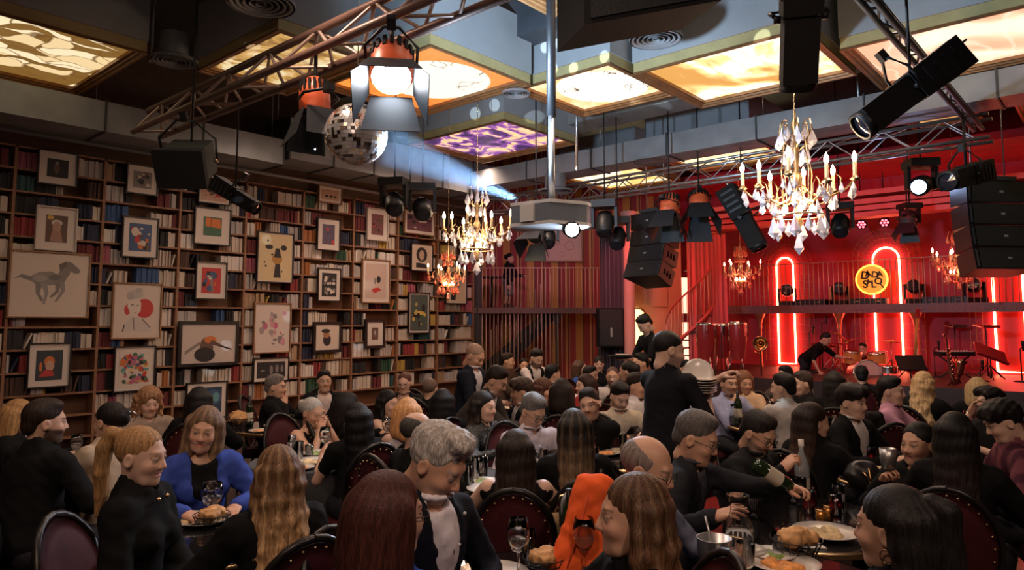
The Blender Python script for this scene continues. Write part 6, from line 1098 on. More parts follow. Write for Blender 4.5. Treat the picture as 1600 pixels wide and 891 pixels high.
P_('woman in black with dark cap of hair by the far curtain', 936, 557, 11.2, 0, 'f', hair='cap', hc=(.012, .01, .01), tone='fair', top='jacket', tc=BLK, short='the far woman by the curtain')
P_('waiter in white shirt and black waistcoat bending over a table', 838, 546, 10.0, 42, 'm', False, hair='short', hc=(.018, .013, .012), tone='fair', top='vest', sc=(.52, .46, .46), tc=BLK, lean=26, pitch=28, beard=.8, arms=('down', 'reach'), short='x')
P_('man in brown jacket pointing across the far table', 794, 552, 11.2, 70, 'm', hair='short', hc=DKB, tone='warm', top='jacket', tc=(.07, .045, .035), arms=('table', 'front'), hands=('relax', 'point'), short='the pointing man')
P_('dark-haired woman facing the camera next to the pointing man', 819, 560, 11.8, 6, 'f', hair='updo', hc=(.02, .014, .012), tone='warm', top='jacket', tc=BLK, arms=('table', 'chin'), short='the woman next to the pointing man', zt=1.17)
P_('man in dark suit and white collar in profile facing left', 815, 592, 7.0, -74, 'm', hair='mop', hc=(.05, .03, .022), tone='warm', top='suit', tc=NAVY, sc=WHT, hd=-82, short='the man in profile facing left')
P_('woman with curly reddish hair talking beside the white-collar man', 850, 592, 7.6, 60, 'f', hair='curly', hc=(.085, .035, .022), tone='warm', top='jacket', tc=(.25, .09, .04), short='the curly reddish haired woman', zt=1.18)
P_('woman with dark bob in black seen from behind in the middle row', 878, 592, 6.5, 175, 'f', hair='bob', hc=(.03, .018, .015), top='jacket', tc=BLK, short='the dark bobbed woman')
P_('dark-haired person with white shirt far back beside the waiter', 864, 570, 10.6, 120, 'm', hair='short', hc=(.01, .01, .01), top='vest', sc=WHT, tc=BLK, short='the far white shirted guest')
# --- waiter and right foreground
P_('waiter in black t-shirt standing with a stack of plates, seen from behind', 1045, 517, 4.75, 132, 'm', False, hair='stubble', hc=(.022, .018, .016), tone='fair', top='t', tc=(.009, .009, .012), sleeve=.42, lean=6, pitch=14, hd=112, beard=.6, build=1.1, arms=(('px', 1128, 590, 4.6), ('px', 1105, 615, 4.65)), hands=('grip', 'grip'), pc=BLK, short='x')
P_('man in black bending beside the pink column with a tray', 1007, 493, 9.6, -62, 'm', False, hair='short', hc=(.01, .009, .009), top='t', tc=BLK, sleeve=.45, lean=24, pitch=40, arms=('front', 'front'), short='x')
P_('dark-haired man looking down beside the pink column', 1000, 552, 9.2, -62, 'm', hair='short', hc=(.01, .009, .009), tone='warm', top='jacket', tc=(.05, .02, .02), short='the man beside the pink column')
P_('woman with dark hair looking left below the pink column', 980, 564, 8.2, -110, 'f', hair='updo', hc=(.015, .011, .01), top='jacket', tc=BLK, short='the woman below the pink column')
P_('bald man with glasses and grey-blue shirt in profile at the front', 1012, 682, 3.15, 74, 'm', hair='ring', hc=(.20, .16, .14), tone='warm', top='shirt', tc=(.13, .14, .20), glasses=True, lean=6, pitch=18, hd=70, build=1.15, age=.7, arms=('table', 'lap'), short='the bald man in grey-blue shirt', hs=1.12)
P_('woman with long honey-brown hair and black top turned left in the foreground', 985, 742, 2.4, -66, 'f', hair='wavy', hc=(.075, .036, .020), tip=(.26, .125, .055), streak=.25, tone='warm', top='jacket', tc=BLK, hd=-80, pitch=2, arms=('table', 'table'), zt=1.28, short='the honey-brown haired woman', hs=1.08)
P_('man in dark suit with grey curls reaching over the table with a bottle', 1088, 645, 3.6, 76, 'm', hair='short', hc=(.10, .09, .085), tone='warm', top='suit', tc=(.014, .014, .018), sc=(.05, .05, .06), glasses=True, lean=20, pitch=22, age=.7, arms=(('px', 1232, 764, 3.55), ('px', 1118, 808, 3.3)), hands=('grip', 'relax'), short='the man reaching with a bottle', zt=1.31, hs=1.1)
P_('bearded man in black shirt and glasses leaning over the table', 1184, 645, 4.3, 58, 'm', hair='short', hc=(.035, .028, .024), tone='warm', top='shirt', tc=(.012, .012, .013), glasses=True, lean=24, pitch=30, beard=.7, bc=(.16, .13, .11), build=1.15, arms=('table', ('px', 1222, 735, 3.95)), hands=('relax', 'grip'), short='the bearded man in black shirt')
P_('man in pale blue shirt and bow tie resting chin on hand', 1138, 580, 7.5, 38, 'm', hair='ring', hc=(.03, .025, .022), tone='mid', top='shirt', tc=(.28, .30, .46), arms=('table', 'chin'), lean=10, short='the man with bow tie', beard=.3, extra=('bow',))
P_('woman with reddish blonde hair in beige top beside the bow tie man', 1163, 580, 7.9, -22, 'f', hair='long', hc=(.20, .085, .045), tone='warm', top='jacket', tc=(.42, .28, .18), pitch=16, hd=22, short='the woman in beige top')
P_('grey-haired man in pale shirt turned left behind the waiter arm', 1096, 569, 9.0, -90, 'm', hair='short', hc=(.10, .07, .06), tone='warm', top='shirt', tc=(.22, .22, .3), short='the man behind the waiter arm')
P_('dark-haired man beside the drums peeking past the waiter', 1072, 563, 9.8, 20, 'm', hair='short', hc=(.01, .009, .009), top='jacket', tc=BLK, short='the man peeking past the waiter')
P_('man in light grey shirt seen from behind leaning on the table', 1222, 584, 6.5, -140, 'm', hair='short', hc=(.016, .013, .012), tone='fair', top='shirt', tc=(.34, .31, .29), lean=16, hd=-110, build=1.05, arms=('table', 'table'), short='the man in light grey shirt', pc=(.05, .05, .055))
P_('man in dark jacket facing left next to the light grey shirt', 1252, 581, 7.6, -62, 'm', hair='short', hc=(.05, .035, .028), tone='fair', top='jacket', tc=BLK, short='the man in dark jacket')
P_('man in brown jacket far behind the light grey shirt', 1226, 572, 9.4, -40, 'm', hair='short', hc=(.012, .01, .01), tone='tan', top='jacket', tc=(.06, .04, .03), short='the man in brown jacket')
P_('woman with long brown hair in black blazer seen from behind', 1270, 630, 4.7, 150, 'f', hair='longback', hc=(.035, .020, .016), tip=(.085, .045, .03), top='jacket', tc=BLK, hd=120, short='the woman in black blazer')
P_('young man in black suit with white collar looking right', 1330, 602, 5.4, 60, 'm', hair='mop', hc=(.022, .015, .013), tone='fair', top='suit', tc=BLK, sc=(.52, .48, .46), hd=64, arms=('table', 'table'), short='the young man with white collar')
P_('woman with long dark hair from behind near the stage edge', 1303, 580, 7.0, 178, 'f', hair='long', hc=(.02, .014, .013), top='jacket', tc=BLK, short='the long haired woman near the stage')
P_('man in black seen from behind in front of the drum kit', 1346, 572, 9.5, 178, 'm', hair='short', hc=(.01, .009, .009), top='jacket', tc=BLK, build=1.15, short='the man before the drum kit')
P_('man in pink polo shirt in profile with arms stretched to the table', 1392, 589, 6.4, 78, 'm', hair='short', hc=(.014, .011, .010), tone='fair', top='shirt', tc=(.48, .24, .34), sleeve=.45, lean=4, pitch=4, arms=('reach', 'reach'), short='the man in pink polo')
P_('woman with long curly platinum hair in black from behind', 1444, 581, 7.0, 150, 'f', hair='wavy', hc=(.52, .33, .16), tip=(.55, .40, .22), top='jacket', tc=BLK, short='the platinum curly woman')
P_('woman with short blonde hair beside the saxophone from behind', 1526, 590, 7.6, -170, 'f', hair='bob', hc=(.42, .27, .12), top='jacket', tc=BLK, short='the blonde woman near the saxophone')
P_('bearded man in black looking up with hand on his brow', 1545, 607, 5.9, -52, 'm', hair='mop', hc=(.016, .012, .011), tone='fair', top='t', tc=(.012, .012, .013), sleeve=.45, pitch=-10, beard=.85, arms=('table', 'brow'), short='the man with hand on brow')
P_('woman with hair pulled back drinking from a metal mug', 1432, 660, 4.15, -26, 'f', hair='updo', hc=(.012, .010, .010), tone='warm', top='jacket', tc=BLK, pitch=4, hd=-34, arms=('table', ('px', 1380, 752, 3.95)), hands=('relax', 'grip'), short='the woman with metal mug', lip=(.36, .12, .11), extra=('stud',))
P_('woman with long straight black hair seen from behind at right', 1493, 645, 3.75, 172, 'f', hair='longback', hc=(.010, .008, .008), top='jacket', tc=BLK, tip=(.03, .02, .018), short='the woman with long straight black hair')
P_('person with dark mop hair in striped maroon top leaning left', 1566, 628, 4.5, -74, 'm', hair='mop', hc=(.014, .011, .010), tone='fair', top='stripe', tc=(.055, .015, .028), lean=18, pitch=26, arms=('table', 'table'), short='the person in striped maroon top')
P_('woman with half-up black hair and hoop earring in the right foreground', 1392, 757, 2.6, -118, 'f', hair='halfup', hc=(.018, .015, .015), tip=(.03, .024, .022), tone='warm', top='jacket', tc=BLK, hd=-112, arms=('table', 'table'), zt=1.30, short='the woman with half-up black hair', hs=1.05, extra=('hoop',))
# --- on the stage and the mezzanine
def stagep(label, px, py, d, z0, **k):
    H_ = at(px, py, d); n0 = len(PEOPLE); e = person(label, px, py, d, zt=H_[2] - z0, **k); e.location.z += z0; return e
stagep('stagehand in black bending over a small table on the stage', 1290, 520, 14.4, STZ, face=70, sex='m', sit=False, hair='short', top='t', tc=BLK, sleeve=.45, lean=50, pitch=30, arms=('reach', 'down'), short='x', chair=False)
stagep('drummer with short dark hair seated behind the drums', 1348, 536, 15.0, STZ, face=-20, sex='m', sit=False, hair='short', top='t', tc=(.05, .015, .015), sleeve=.45, lean=5, arms=('front', 'front'), short='x', chair=False)
stagep('person in black top and grey skirt on the mezzanine behind the railing', 797, 396, 17.4, 2.12, face=70, sex='f', sit=False, hair='updo', hc=(.012, .01, .01), top='jacket', tc=BLK, skirt=True, pc=(.16, .15, .17), lean=8, arms=('front', 'down'), short='x', chair=False)
mt = empty('bar_table', (*at(768, 478, 17.2)[:2], 2.125)); tag(mt, 'small dark pedestal table on the mezzanine beside the person', 'table'); MB().lathe([(.001, .74), (.3, .74), (.3, .77), (.001, .77)], 20).build('top', BLACK, mt); MB().tube([(0, 0, 0), (0, 0, .74)], .03, 8).build('pedestal', BLACK, mt); MB().lathe([(.25, 0), (.25, .02), (.03, .04)], 18).build('base', BLACK, mt)
# ================================================================== chairs
BURG = mat('burgundy_upholstery', (.050, .007, .010), .65, var=.25, vscale=30, spec=.25); CHF = mat('chair_frame', (.02, .018, .017), .35, .5)
NAIL = mat('brass_nail', (.6, .4, .2), .3, 1.)
def chair_proto():
    M = {}; n = 18
    M['seat'] = MB().prism([(.22 * (abs(math.cos(a)) ** .6) * (1 if math.cos(a) > 0 else -1), .01 + .21 * (abs(math.sin(a)) ** .6) * (1 if math.sin(a) > 0 else -1), .40) for a in np.linspace(0, 2 * math.pi, n, endpoint=False)], (0, 0, .06)).mesh('seat', BURG)
    bp = [(.205 * math.sin(a), .27 * math.cos(a)) for a in np.linspace(0, 2 * math.pi, 24, endpoint=False)]
    bk = lambda x, z: (x, -.235 - .22 * z + .9 * x * x, .72 + z)
    pad = MB(); vs = []; fs = []
    for sd in (1, -1):
        o = len(vs); vs.append(np.array(bk(0, 0)) + np.array([0, sd * .034, 0]))
        for sc_, bu in ((.45, .032), (.75, .026), (.93, .010)): vs += [np.array(bk(x * sc_, z * sc_)) + np.array([0, sd * bu, 0]) for x, z in bp]
        tri = [(o, o + 1 + i, o + 1 + (i + 1) % 24) for i in range(24)] + [(o + 1 + k * 24 + i, o + 25 + k * 24 + i, o + 25 + k * 24 + (i + 1) % 24, o + 1 + k * 24 + (i + 1) % 24) for k in range(2) for i in range(24)]; fs += tri if sd > 0 else [tuple(reversed(t)) for t in tri]
    fs += [(49 + i, 49 + (i + 1) % 24, 122 + (i + 1) % 24, 122 + i) for i in range(24)]; pad.add(vs, fs, 0, True); M['backrest'] = pad.mesh('backrest', BURG)
    M['back_frame'] = MB().tube([bk(x, z) for x, z in bp + bp[:1]], .016, 6, cap=False).mesh('back_frame', CHF)
    M['leg_f'] = MB().tube([(0, 0, .40), (0, .03, 0)], [.018, .012], 6).mesh('leg', CHF); M['leg_b'] = MB().tube([(0, 0, .52), (0, .0, .40), (0, -.06, 0)], [.016, .018, .012], 6).mesh('leg', CHF)
    nl = MB()
    for x, z in bp[::1]: nl.ball(np.array(bk(x * .86, z * .88)) - np.array([0, .020, 0]), .007, 6)
    M['nailhead_trim'] = nl.mesh('nailhead_trim', NAIL); M['seat_rail'] = MB().box((-.2, -.19, .36), (.2, .21, .40)).mesh('seat_rail', CHF); return M
CM = chair_proto()
def chair(x, y, yaw, label):
    e = empty('dining_chair', (x, y, 0), yaw); tag(e, label, 'chair', 'burgundy round-backed dining chairs')
    for n_ in ('seat', 'backrest', 'back_frame', 'seat_rail'): kid(CM[n_], n_, e)
    kid(CM['nailhead_trim'], 'nailhead_trim', e)
    for s in (-1, 1): kid(CM['leg_f'], 'leg', e, (s * .19, .18, 0)); kid(CM['leg_b'], 'leg', e, (s * .16, -.19, 0))
    return e
for q in PEOPLE:
    if q['sit'] and q['chair']:
        bk = q['Rb'] @ np.array([0, -.04, 0]); chair(q['base'][0] + bk[0], q['base'][1] + bk[1], q['yaw'], 'dark burgundy chair with rounded back holding ' + q['short'])
for px, py, yaw, w in ((1245, 790, 0, ''),): pass
p = on(1250, 745, 2, .46); chair(p[0], p[1], AZ - math.pi / 2 + 1.2, 'empty burgundy chair between the bearded man and the black blazer woman')
# ================================================================== tables
TOPB = mat('black_gloss_table', (.009, .008, .009), .09, coat=.5); TCL = mat('black_tablecloth', (.010, .010, .011), .75, sheen=.15)
TABLES = []
def table(x, y, r, label, cloth=None):
    e = empty('round_table', (x, y, 0)); tag(e, label, 'table', 'round dining tables')
    MB().lathe([(.001, .72), (r, .72), (r + .004, .735), (r, .75), (.001, .75)], 40, smooth=False).build('tabletop', TOPB, e); MB().lathe([(r + .002, .716), (r + .010, .722), (r + .010, .746), (r + .002, .752)], 40).build('rim', BRASS, e)
    MB().lathe([(.045, .03), (.045, .72)], 12).build('pedestal', BLACK, e); MB().lathe([(.28, 0), (.28, .015), (.05, .05)], 24).build('base', BLACK, e)
    if cloth:
        vs = []; fs = []; n = 48
        for k in range(n):
            a = 2 * math.pi * k / n
            for rr_, z in ((.001, .7535), (r * .9, .7535), (r + .012, .7535), (r + .022, .745), (r + .03 + .02 * math.sin(a * 9), .55), (r + .05 + .045 * math.sin(a * 9), .12)): vs.append((rr_ * math.cos(a), rr_ * math.sin(a), z))
        for k in range(n):
            for j in range(5): fs.append((k * 6 + j, k * 6 + j + 1, ((k + 1) % n) * 6 + j + 1, ((k + 1) % n) * 6 + j))
        o = MB().add(vs, fs, 0, True).build('tablecloth', TCL); o.location = e.location; tag(o, cloth, 'tablecloth', 'black tablecloths')
    TABLES.append((e.location.copy(), r)); return e
table(1.66, 3.40, .43, 'small round black table between blue cardigan and ponytail women')
table(1.95, 5.58, .52, 'round black table at the far left with plates and bread')
table(3.10, 4.72, .44, 'round table under black cloth before the silver-haired woman', 'black tablecloth before the silver-haired woman')
table(3.68, 3.02, .52, 'round table under black cloth in front of the man with phone', 'black tablecloth in front of the man with phone')
table(2.25, 1.86, .42, 'round black table at the bottom edge with wine glasses')
table(3.90, 1.42, .56, 'large glossy black round table with bottles and plates in the right foreground')
table(4.72, 2.92, .38, 'round black table by the man in cream shirt')
table(7.20, 2.76, .46, 'round black table with wine bottle by the bow tie man')
table(5.35, 1.20, .42, 'round black table in front of the young man with white collar')
table(7.72, 1.12, .42, 'round black table between pink polo and the man with hand on brow')
table(3.88, 6.52, .48, 'round black table below the man with chin on hand')
table(3.92, 4.86, .36, 'round black table before the woman in sleeveless dress')
table(6.71, 5.36, .60, 'round black table under the bending waiter')
table(2.97, 1.10, .38, 'small round black table with carafe and steel pail at the bottom edge')
# ================================================================== tableware
PORC = mat('white_porcelain', (.62, .57, .52), .25, coat=.3); FOOD = [mat('food_cream', (.60, .45, .24), .7, var=.5, vscale=40), mat('food_green', (.22, .30, .08), .7, var=.6, vscale=40), mat('food_orange', (.62, .24, .05), .65, var=.5, vscale=40), mat('food_brown', (.28, .13, .05), .7, var=.5, vscale=40)]
WATER = mat('pale_liquid', (.8, .85, .9), .03, trans=.95); REDD = mat('red_drink', (.30, .015, .02), .1, trans=.5); MILKY = mat('cloudy_drink', (.60, .60, .62), .3); GREENB = mat('bottle_dark_green', (.015, .03, .012), .06, trans=.3); LABELM = mat('bottle_label', (.5, .45, .36), .6); BREAD = mat('bread_crust', (.52, .28, .11), .8, var=.4, vscale=25, bump=.5); AMBERG = mat('copper_glow_glass', (.6, .25, .06), .1, .6); NAPK = mat('paper_napkin', (.6, .56, .54), .8)
WM = {}
WM['plate'] = [('dish', MB().lathe([(.001, .004), (.07, .004), (.10, .010), (.135, .022), (.137, .026), (.10, .015), (.07, .009), (.001, .009)], 28).mesh('dish', PORC))]
WM['small_plate'] = [('dish', MB().lathe([(.001, .004), (.05, .004), (.075, .010), (.098, .022), (.10, .026), (.075, .015), (.05, .009), (.001, .009)], 24).mesh('dish', PORC))]
WM['wine_glass'] = [('bowl', MB().lathe([(.006, .085), (.025, .095), (.040, .13), (.042, .16), (.034, .205), (.033, .205), (.040, .16), (.038, .13), (.023, .099), (.001, .092)], 20).mesh('bowl', GLASS)), ('stem', MB().lathe([(.036, .0), (.034, .004), (.006, .010), (.004, .05), (.006, .087)], 16).mesh('stem', GLASS)), ('wine', MB().lathe([(.001, .096), (.022, .100), (.036, .128), (.036, .135), (.001, .135)], 16).mesh('wine', WATER))]
WM['tumbler'] = [('glass', MB().lathe([(.001, .0), (.030, .0), (.035, .09), (.0335, .09), (.029, .008), (.001, .008)], 18).mesh('glass', GLASS)), ('drink', MB().lathe([(.001, .009), (.0285, .009), (.0305, .045), (.001, .045)], 16).mesh('drink', WATER))]
WM['highball'] = [('glass', MB().lathe([(.001, .0), (.028, .0), (.033, .15), (.0315, .15), (.027, .010), (.001, .010)], 18).mesh('glass', GLASS)), ('drink', MB().lathe([(.001, .011), (.0265, .011), (.0298, .10), (.001, .10)], 16).mesh('drink', MILKY))]
WM['red_glass'] = [('glass', WM['highball'][0][1]), ('drink', MB().lathe([(.001, .011), (.0265, .011), (.0298, .09), (.001, .09)], 16).mesh('drink', REDD))]
WM['empty_glass'] = [('glass', WM['highball'][0][1]), ('base_glass', MB().lathe([(.001, .001), (.026, .001), (.026, .012), (.001, .012)], 14).mesh('base_glass', WATER))]
WM['wine_bottle'] = [('body', MB().lathe([(.001, 0), (.037, 0), (.037, .19), (.030, .22), (.014, .25), (.013, .31), (.001, .31)], 18).mesh('body', GREENB)), ('label', MB().lathe([(.0375, .06), (.0375, .15)], 18).mesh('label', LABELM)), ('neck_foil', MB().lathe([(.0145, .26), (.0145, .312), (.001, .313)], 12).mesh('neck_foil', BLACK))]
WM['clear_bottle'] = [('body', MB().lathe([(.001, 0), (.034, 0), (.035, .16), (.028, .19), (.012, .235), (.012, .285), (.001, .285)], 18).mesh('body', mat('clear_bottle_glass', (.72, .78, .80), .04, trans=.75, coat=.6))), ('cap', MB().lathe([(.014, .26), (.014, .292), (.001, .292)], 12).mesh('cap', PORC)), ('label', MB().lathe([(.0355, .04), (.0355, .11)], 18).mesh('label', LABELM))]
WM['carafe'] = [('body', MB().lathe([(.001, 0), (.045, 0), (.055, .05), (.05, .10), (.028, .15), (.028, .17), (.042, .21), (.040, .21), (.026, .17), (.026, .15), (.047, .10), (.052, .05), (.043, .006), (.001, .006)], 20).mesh('body', GLASS)), ('water', MB().lathe([(.001, .007), (.042, .007), (.051, .05), (.048, .09), (.001, .09)], 18).mesh('water', WATER))]
WM['copper_votive'] = [('cup', MB().lathe([(.001, 0), (.022, 0), (.024, .07), (.001, .07)], 14).mesh('cup', AMBERG)), ('lip', MB().lathe([(.024, .066), (.026, .072), (.022, .074)], 14).mesh('lip', BRASS))]
WM['steel_bucket'] = [('pail', MB().lathe([(.001, 0), (.055, 0), (.066, .12), (.068, .124), (.064, .124), (.053, .006), (.001, .006)], 20).mesh('pail', STEEL)), ('handle', MB().tube([(.0, .02, .05), (-.03, .05, .19)], .006, 6).mesh('handle', STEEL))]
def blob(n, r, z, seed, h=.012):
    rn = random.Random(seed); P = [ell((0, 0, z - .004), (r * .9, r * .85, .006), .01)]
    for _ in range(n):
        a, q = rn.uniform(0, 6.28), r * .8 * math.sqrt(rn.random()); P.append(ell((q * math.cos(a), q * math.sin(a), z), np.array([rn.uniform(.012, .026), rn.uniform(.012, .024), h]), .008))
    v_, f_ = surf(P, .006); return v_, f_
FOODM = [np_mesh('food', *blob(14, .085, .014, i), None, FOOD[i % 4]) for i in range(4)]; FOODS = [np_mesh('food', *blob(9, .055, .014, 10 + i), None, FOOD[i % 4]) for i in range(4)]
FORK = MB().tube([(0, 0, .003), (0, .12, .004)], .003, 5).box((-.009, .12, .002), (.009, .15, .005)).mesh('handle', STEEL); TINE = MB().box((-.0015, 0, .002), (.0015, .04, .0045)).mesh('tine', STEEL)
wire = MB()
for k in range(16):
    a = 2 * math.pi * k / 16; wire.tube([(.06 * math.cos(a), .06 * math.sin(a), 0), (.09 * math.cos(a), .09 * math.sin(a), .06)], .002, 4)
for r_, z in ((.06, .002), (.075, .03), (.09, .06)): wire.tube([(r_ * math.cos(t * math.pi / 10), r_ * math.sin(t * math.pi / 10), z) for t in range(21)], .0025, 4, cap=False)
WM['bread_basket'] = [('wire_bowl', wire.mesh('wire_bowl', BLACK))]
_bg = surf([ell((.03, .0, .065), (.055, .04, .03), .015), ell((-.03, .02, .06), (.045, .05, .028), .015), ell((.0, -.035, .062), (.05, .03, .026), .015), ell((.0, .01, .085), (.04, .03, .02), .012)], .008, lambda x, y, z: .006 * np.sin(x * 130 + 2 * np.sin(y * 90)) * np.sin(y * 120 + z * 100))
BRDM = np_mesh('bread', _bg[0], _bg[1], None, BREAD); PIECE = MB().ball((0, 0, 0), .045, 10, sc=(1.2, .8, .75)).mesh('bread_roll', BREAD)
WORDS = {'plate': ('white dinner plate with leftovers', 'plate'), 'small_plate': ('small white plate of meze', 'plate'), 'wine_glass': ('stemmed wine glass', 'glass'), 'tumbler': ('short water tumbler', 'glass'), 'highball': ('tall glass of cloudy drink', 'glass'), 'red_glass': ('tall glass of red drink', 'glass'), 'empty_glass': ('tall clear glass', 'glass'), 'wine_bottle': ('dark wine bottle with label', 'bottle'), 'clear_bottle': ('clear glass bottle with pale cap', 'bottle'), 'carafe': ('waisted clear glass carafe', 'carafe'), 'copper_votive': ('small copper votive cup', 'cup'), 'steel_bucket': ('small steel pail with a spoon', 'pail'), 'bread_basket': ('black wire basket of bread', 'basket'), 'fork': ('steel fork', 'fork'), 'phone': ('black mobile phone', 'phone'), 'napkin': ('white folded paper napkin', 'napkin')}
wi = [0]
def ware(kind, px, py, where, z=None, s=1., rot=None, food=None):
    z = (.7515 if z is None else z); p = on(px, py, 2, z); tz = None
    for (c, r) in TABLES:
        if (p[0] - c[0]) ** 2 + (p[1] - c[1]) ** 2 < (r * .97) ** 2: tz = True
    if tz is None and z < .8:                               # pull onto the nearest table top
        c, r = min(TABLES, key=lambda t: (p[0] - t[0][0]) ** 2 + (p[1] - t[0][1]) ** 2 - t[1] ** 2); v = np.array([p[0] - c[0], p[1] - c[1]]); v = v / np.linalg.norm(v) * (r - .10); p = np.array([c[0] + v[0], c[1] + v[1], z])
    z = .7545 if any(o.name.startswith('tablecloth') and (o.location.x - p[0]) ** 2 + (o.location.y - p[1]) ** 2 < .5 for o in CLOTHS) else z
    e = empty(kind, (p[0], p[1], z), random.uniform(0, 6.28) if rot is None else rot); e.scale = (s, s, s); wi[0] += 1; tag(e, '%s %s' % (WORDS[kind][0], where), WORDS[kind][1], WORDS[kind][1] + 's on the tables')
    for n_, m_ in WM.get(kind, ()): kid(m_, n_, e)
    if kind == 'plate': kid(FOODM[wi[0] % 4 if food is None else food], 'food', e)
    if kind == 'small_plate': kid(FOODS[wi[0] % 4 if food is None else food], 'food', e)
    if kind == 'bread_basket': kid(BRDM, 'bread', e)
    if kind == 'fork':
        kid(FORK, 'handle', e)
        for k in range(4): kid(TINE, 'tine', e, (-.0075 + .005 * k, .148, 0))
    if kind == 'phone': MB().box((-.036, -.074, 0), (.036, .074, .008)).build('case', BLACK, e); MB().box((-.033, -.07, .0082), (.033, .07, .009)).build('screen', mat('phone_screen', (.05, .06, .08), .1), e)
    if kind == 'napkin': MB().prism([(-.08, -.06, 0), (.08, -.05, 0), (.06, .07, 0), (-.07, .05, 0)], (0, 0, .004)).build('fold', NAPK, e)
    return e
CLOTHS = [o for o in COL.objects if o.name.startswith('tablecloth')]
W_ = ware
# left front table
W_('plate', 283, 818, 'nearest the ponytail woman', s=1.1, food=0); W_('plate', 318, 803, 'in the middle of the small table', food=1); W_('small_plate', 335, 790, 'before the blue cardigan', food=3); W_('wine_glass', 327, 797, 'standing before the blue cardigan'); W_('wine_glass', 338, 806, 'beside the wire basket'); W_('fork', 303, 818, 'lying across the ponytail woman plate', rot=2.2); W_('bread_basket', 330, 822, 'on the small front table'); W_('small_plate', 345, 783, 'nearest the golden wavy hair', food=0)
# far left table
W_('plate', 125, 690, 'stacked up at the far left', food=0); W_('small_plate', 110, 700, 'before the bearded man', food=1); W_('red_glass', 139, 690, 'beside the cream jacket'); W_('small_plate', 135, 735, 'before the woman in cream jacket', food=3); W_('wine_glass', 118, 722, 'on the far left table'); W_('bread_basket', 120, 676, 'with a pale cushion of bread at far left', s=1.6); W_('plate', 128, 745, 'at the front of the far left table', food=1)
# cloth table, silver-haired woman
W_('empty_glass', 467, 722, 'left in front of the silver-haired woman'); W_('tumbler', 483, 714, 'between the silver-haired woman hands'); W_('plate', 500, 712, 'of salad before the silver-haired woman', food=1); W_('plate', 487, 725, 'at the near side of the cloth table', food=0); W_('small_plate', 470, 735, 'behind the golden wavy hair', food=2); W_('highball', 455, 712, 'beside the golden wavy hair'); W_('fork', 500, 733, 'next to the raised glass arm')
# bookcase table
W_('plate', 440, 661, 'under the man with chin on hand', food=0); W_('small_plate', 405, 676, 'on the table edge near the bookcase', food=2); W_('wine_bottle', 389, 668, 'standing near the bookcase bay'); W_('tumbler', 454, 662, 'near the man with chin on hand'); W_('small_plate', 428, 668, 'in the middle of the bookcase table', food=1)
W_('wine_bottle', 586, 668, 'before the woman in sleeveless dress'); W_('wine_glass', 604, 690, 'next to the wine bottle of the sleeveless woman'); W_('tumbler', 600, 702, 'behind the long black hair'); W_('small_plate', 622, 704, 'behind the copper blonde woman', food=3); W_('wine_glass', 528, 690, 'beside the long black hair')
# cloth table in front of man with phone
W_('plate', 742, 776, 'with crumpled napkin beside the bare armed woman', food=0, s=1.1); W_('empty_glass', 742, 752, 'leftmost beside the navy blazer'); W_('highball', 755, 748, 'among the glasses beside the bare armed woman'); W_('small_plate', 753, 757, 'of greens beside the bare arm', food=1); W_('empty_glass', 730, 765, 'with yellow straw before the navy blazer'); W_('tumbler', 840, 730, 'next to the man with phone'); W_('empty_glass', 850, 736, 'in front of the man with phone'); W_('tumbler', 858, 728, 'closest to the highlighted hair'); W_('plate', 845, 744, 'under the phone hands', food=2); W_('highball', 832, 738, 'behind the long dark brown hair')
# front bottom table
W_('empty_glass', 826, 884, 'tallest on the bottom table'); W_('wine_glass', 810, 902, 'front one with red drop on the bottom table', s=1.15); W_('tumbler', 878, 882, 'half full on the bottom table'); W_('wine_glass', 913, 900, 'with pale wine before the honey-brown hair', s=1.15); W_('bread_basket', 850, 893, 'with a torn loaf on the bottom table'); W_('wine_bottle', 922, 858, 'with cork behind the pale wine glass'); W_('plate', 770, 905, 'under the navy blazer hands', food=2, s=1.1); W_('fork', 735, 893, 'in the navy blazer hand'); W_('phone', 890, 905, 'flat on the bottom table')
# right foreground table
W_('plate', 1291, 838, 'with rice and cutlery in the right foreground', s=1.15, food=0); W_('plate', 1225, 888, 'with orange bites at the bottom edge', food=2, s=1.1); W_('small_plate', 1197, 858, 'of pale salad beside the bread', food=1); W_('small_plate', 1162, 866, 'of yellow dip beside the carafe', food=2); W_('bread_basket', 1245, 868, 'in the right foreground', s=1.25); W_('carafe', 1155, 866, 'beside the yellow dip', s=1.25); W_('highball', 1178, 808, 'standing alone before the reaching man'); W_('steel_bucket', 1117, 892, 'beside the carafe', s=1.1); W_('clear_bottle', 1263, 766, 'with glowing red base near the bearded man', s=1.2); W_('highball', 1240, 786, 'with label right of the poured bottle'); W_('empty_glass', 1252, 788, 'with label next to the clear bottle'); W_('red_glass', 1265, 812, 'glowing in front of the clear bottle'); W_('tumbler', 1218, 865, 'beside the pale salad'); W_('highball', 1312, 800, 'next to the half-up black hair'); W_('red_glass', 1307, 815, 'nearest the half-up black hair'); W_('copper_votive', 1282, 818, 'left of its pair'); W_('copper_votive', 1294, 812, 'right of its pair'); W_('napkin', 1265, 862, 'beside the bread basket'); W_('fork', 1325, 828, 'across the rice plate', rot=1.2); W_('tumbler', 1160, 840, 'behind the carafe'); W_('tumbler', 1165, 888, 'at the bottom edge before the carafe', s=1.2); W_('small_plate', 1140, 888, 'by the steel pail', food=3)
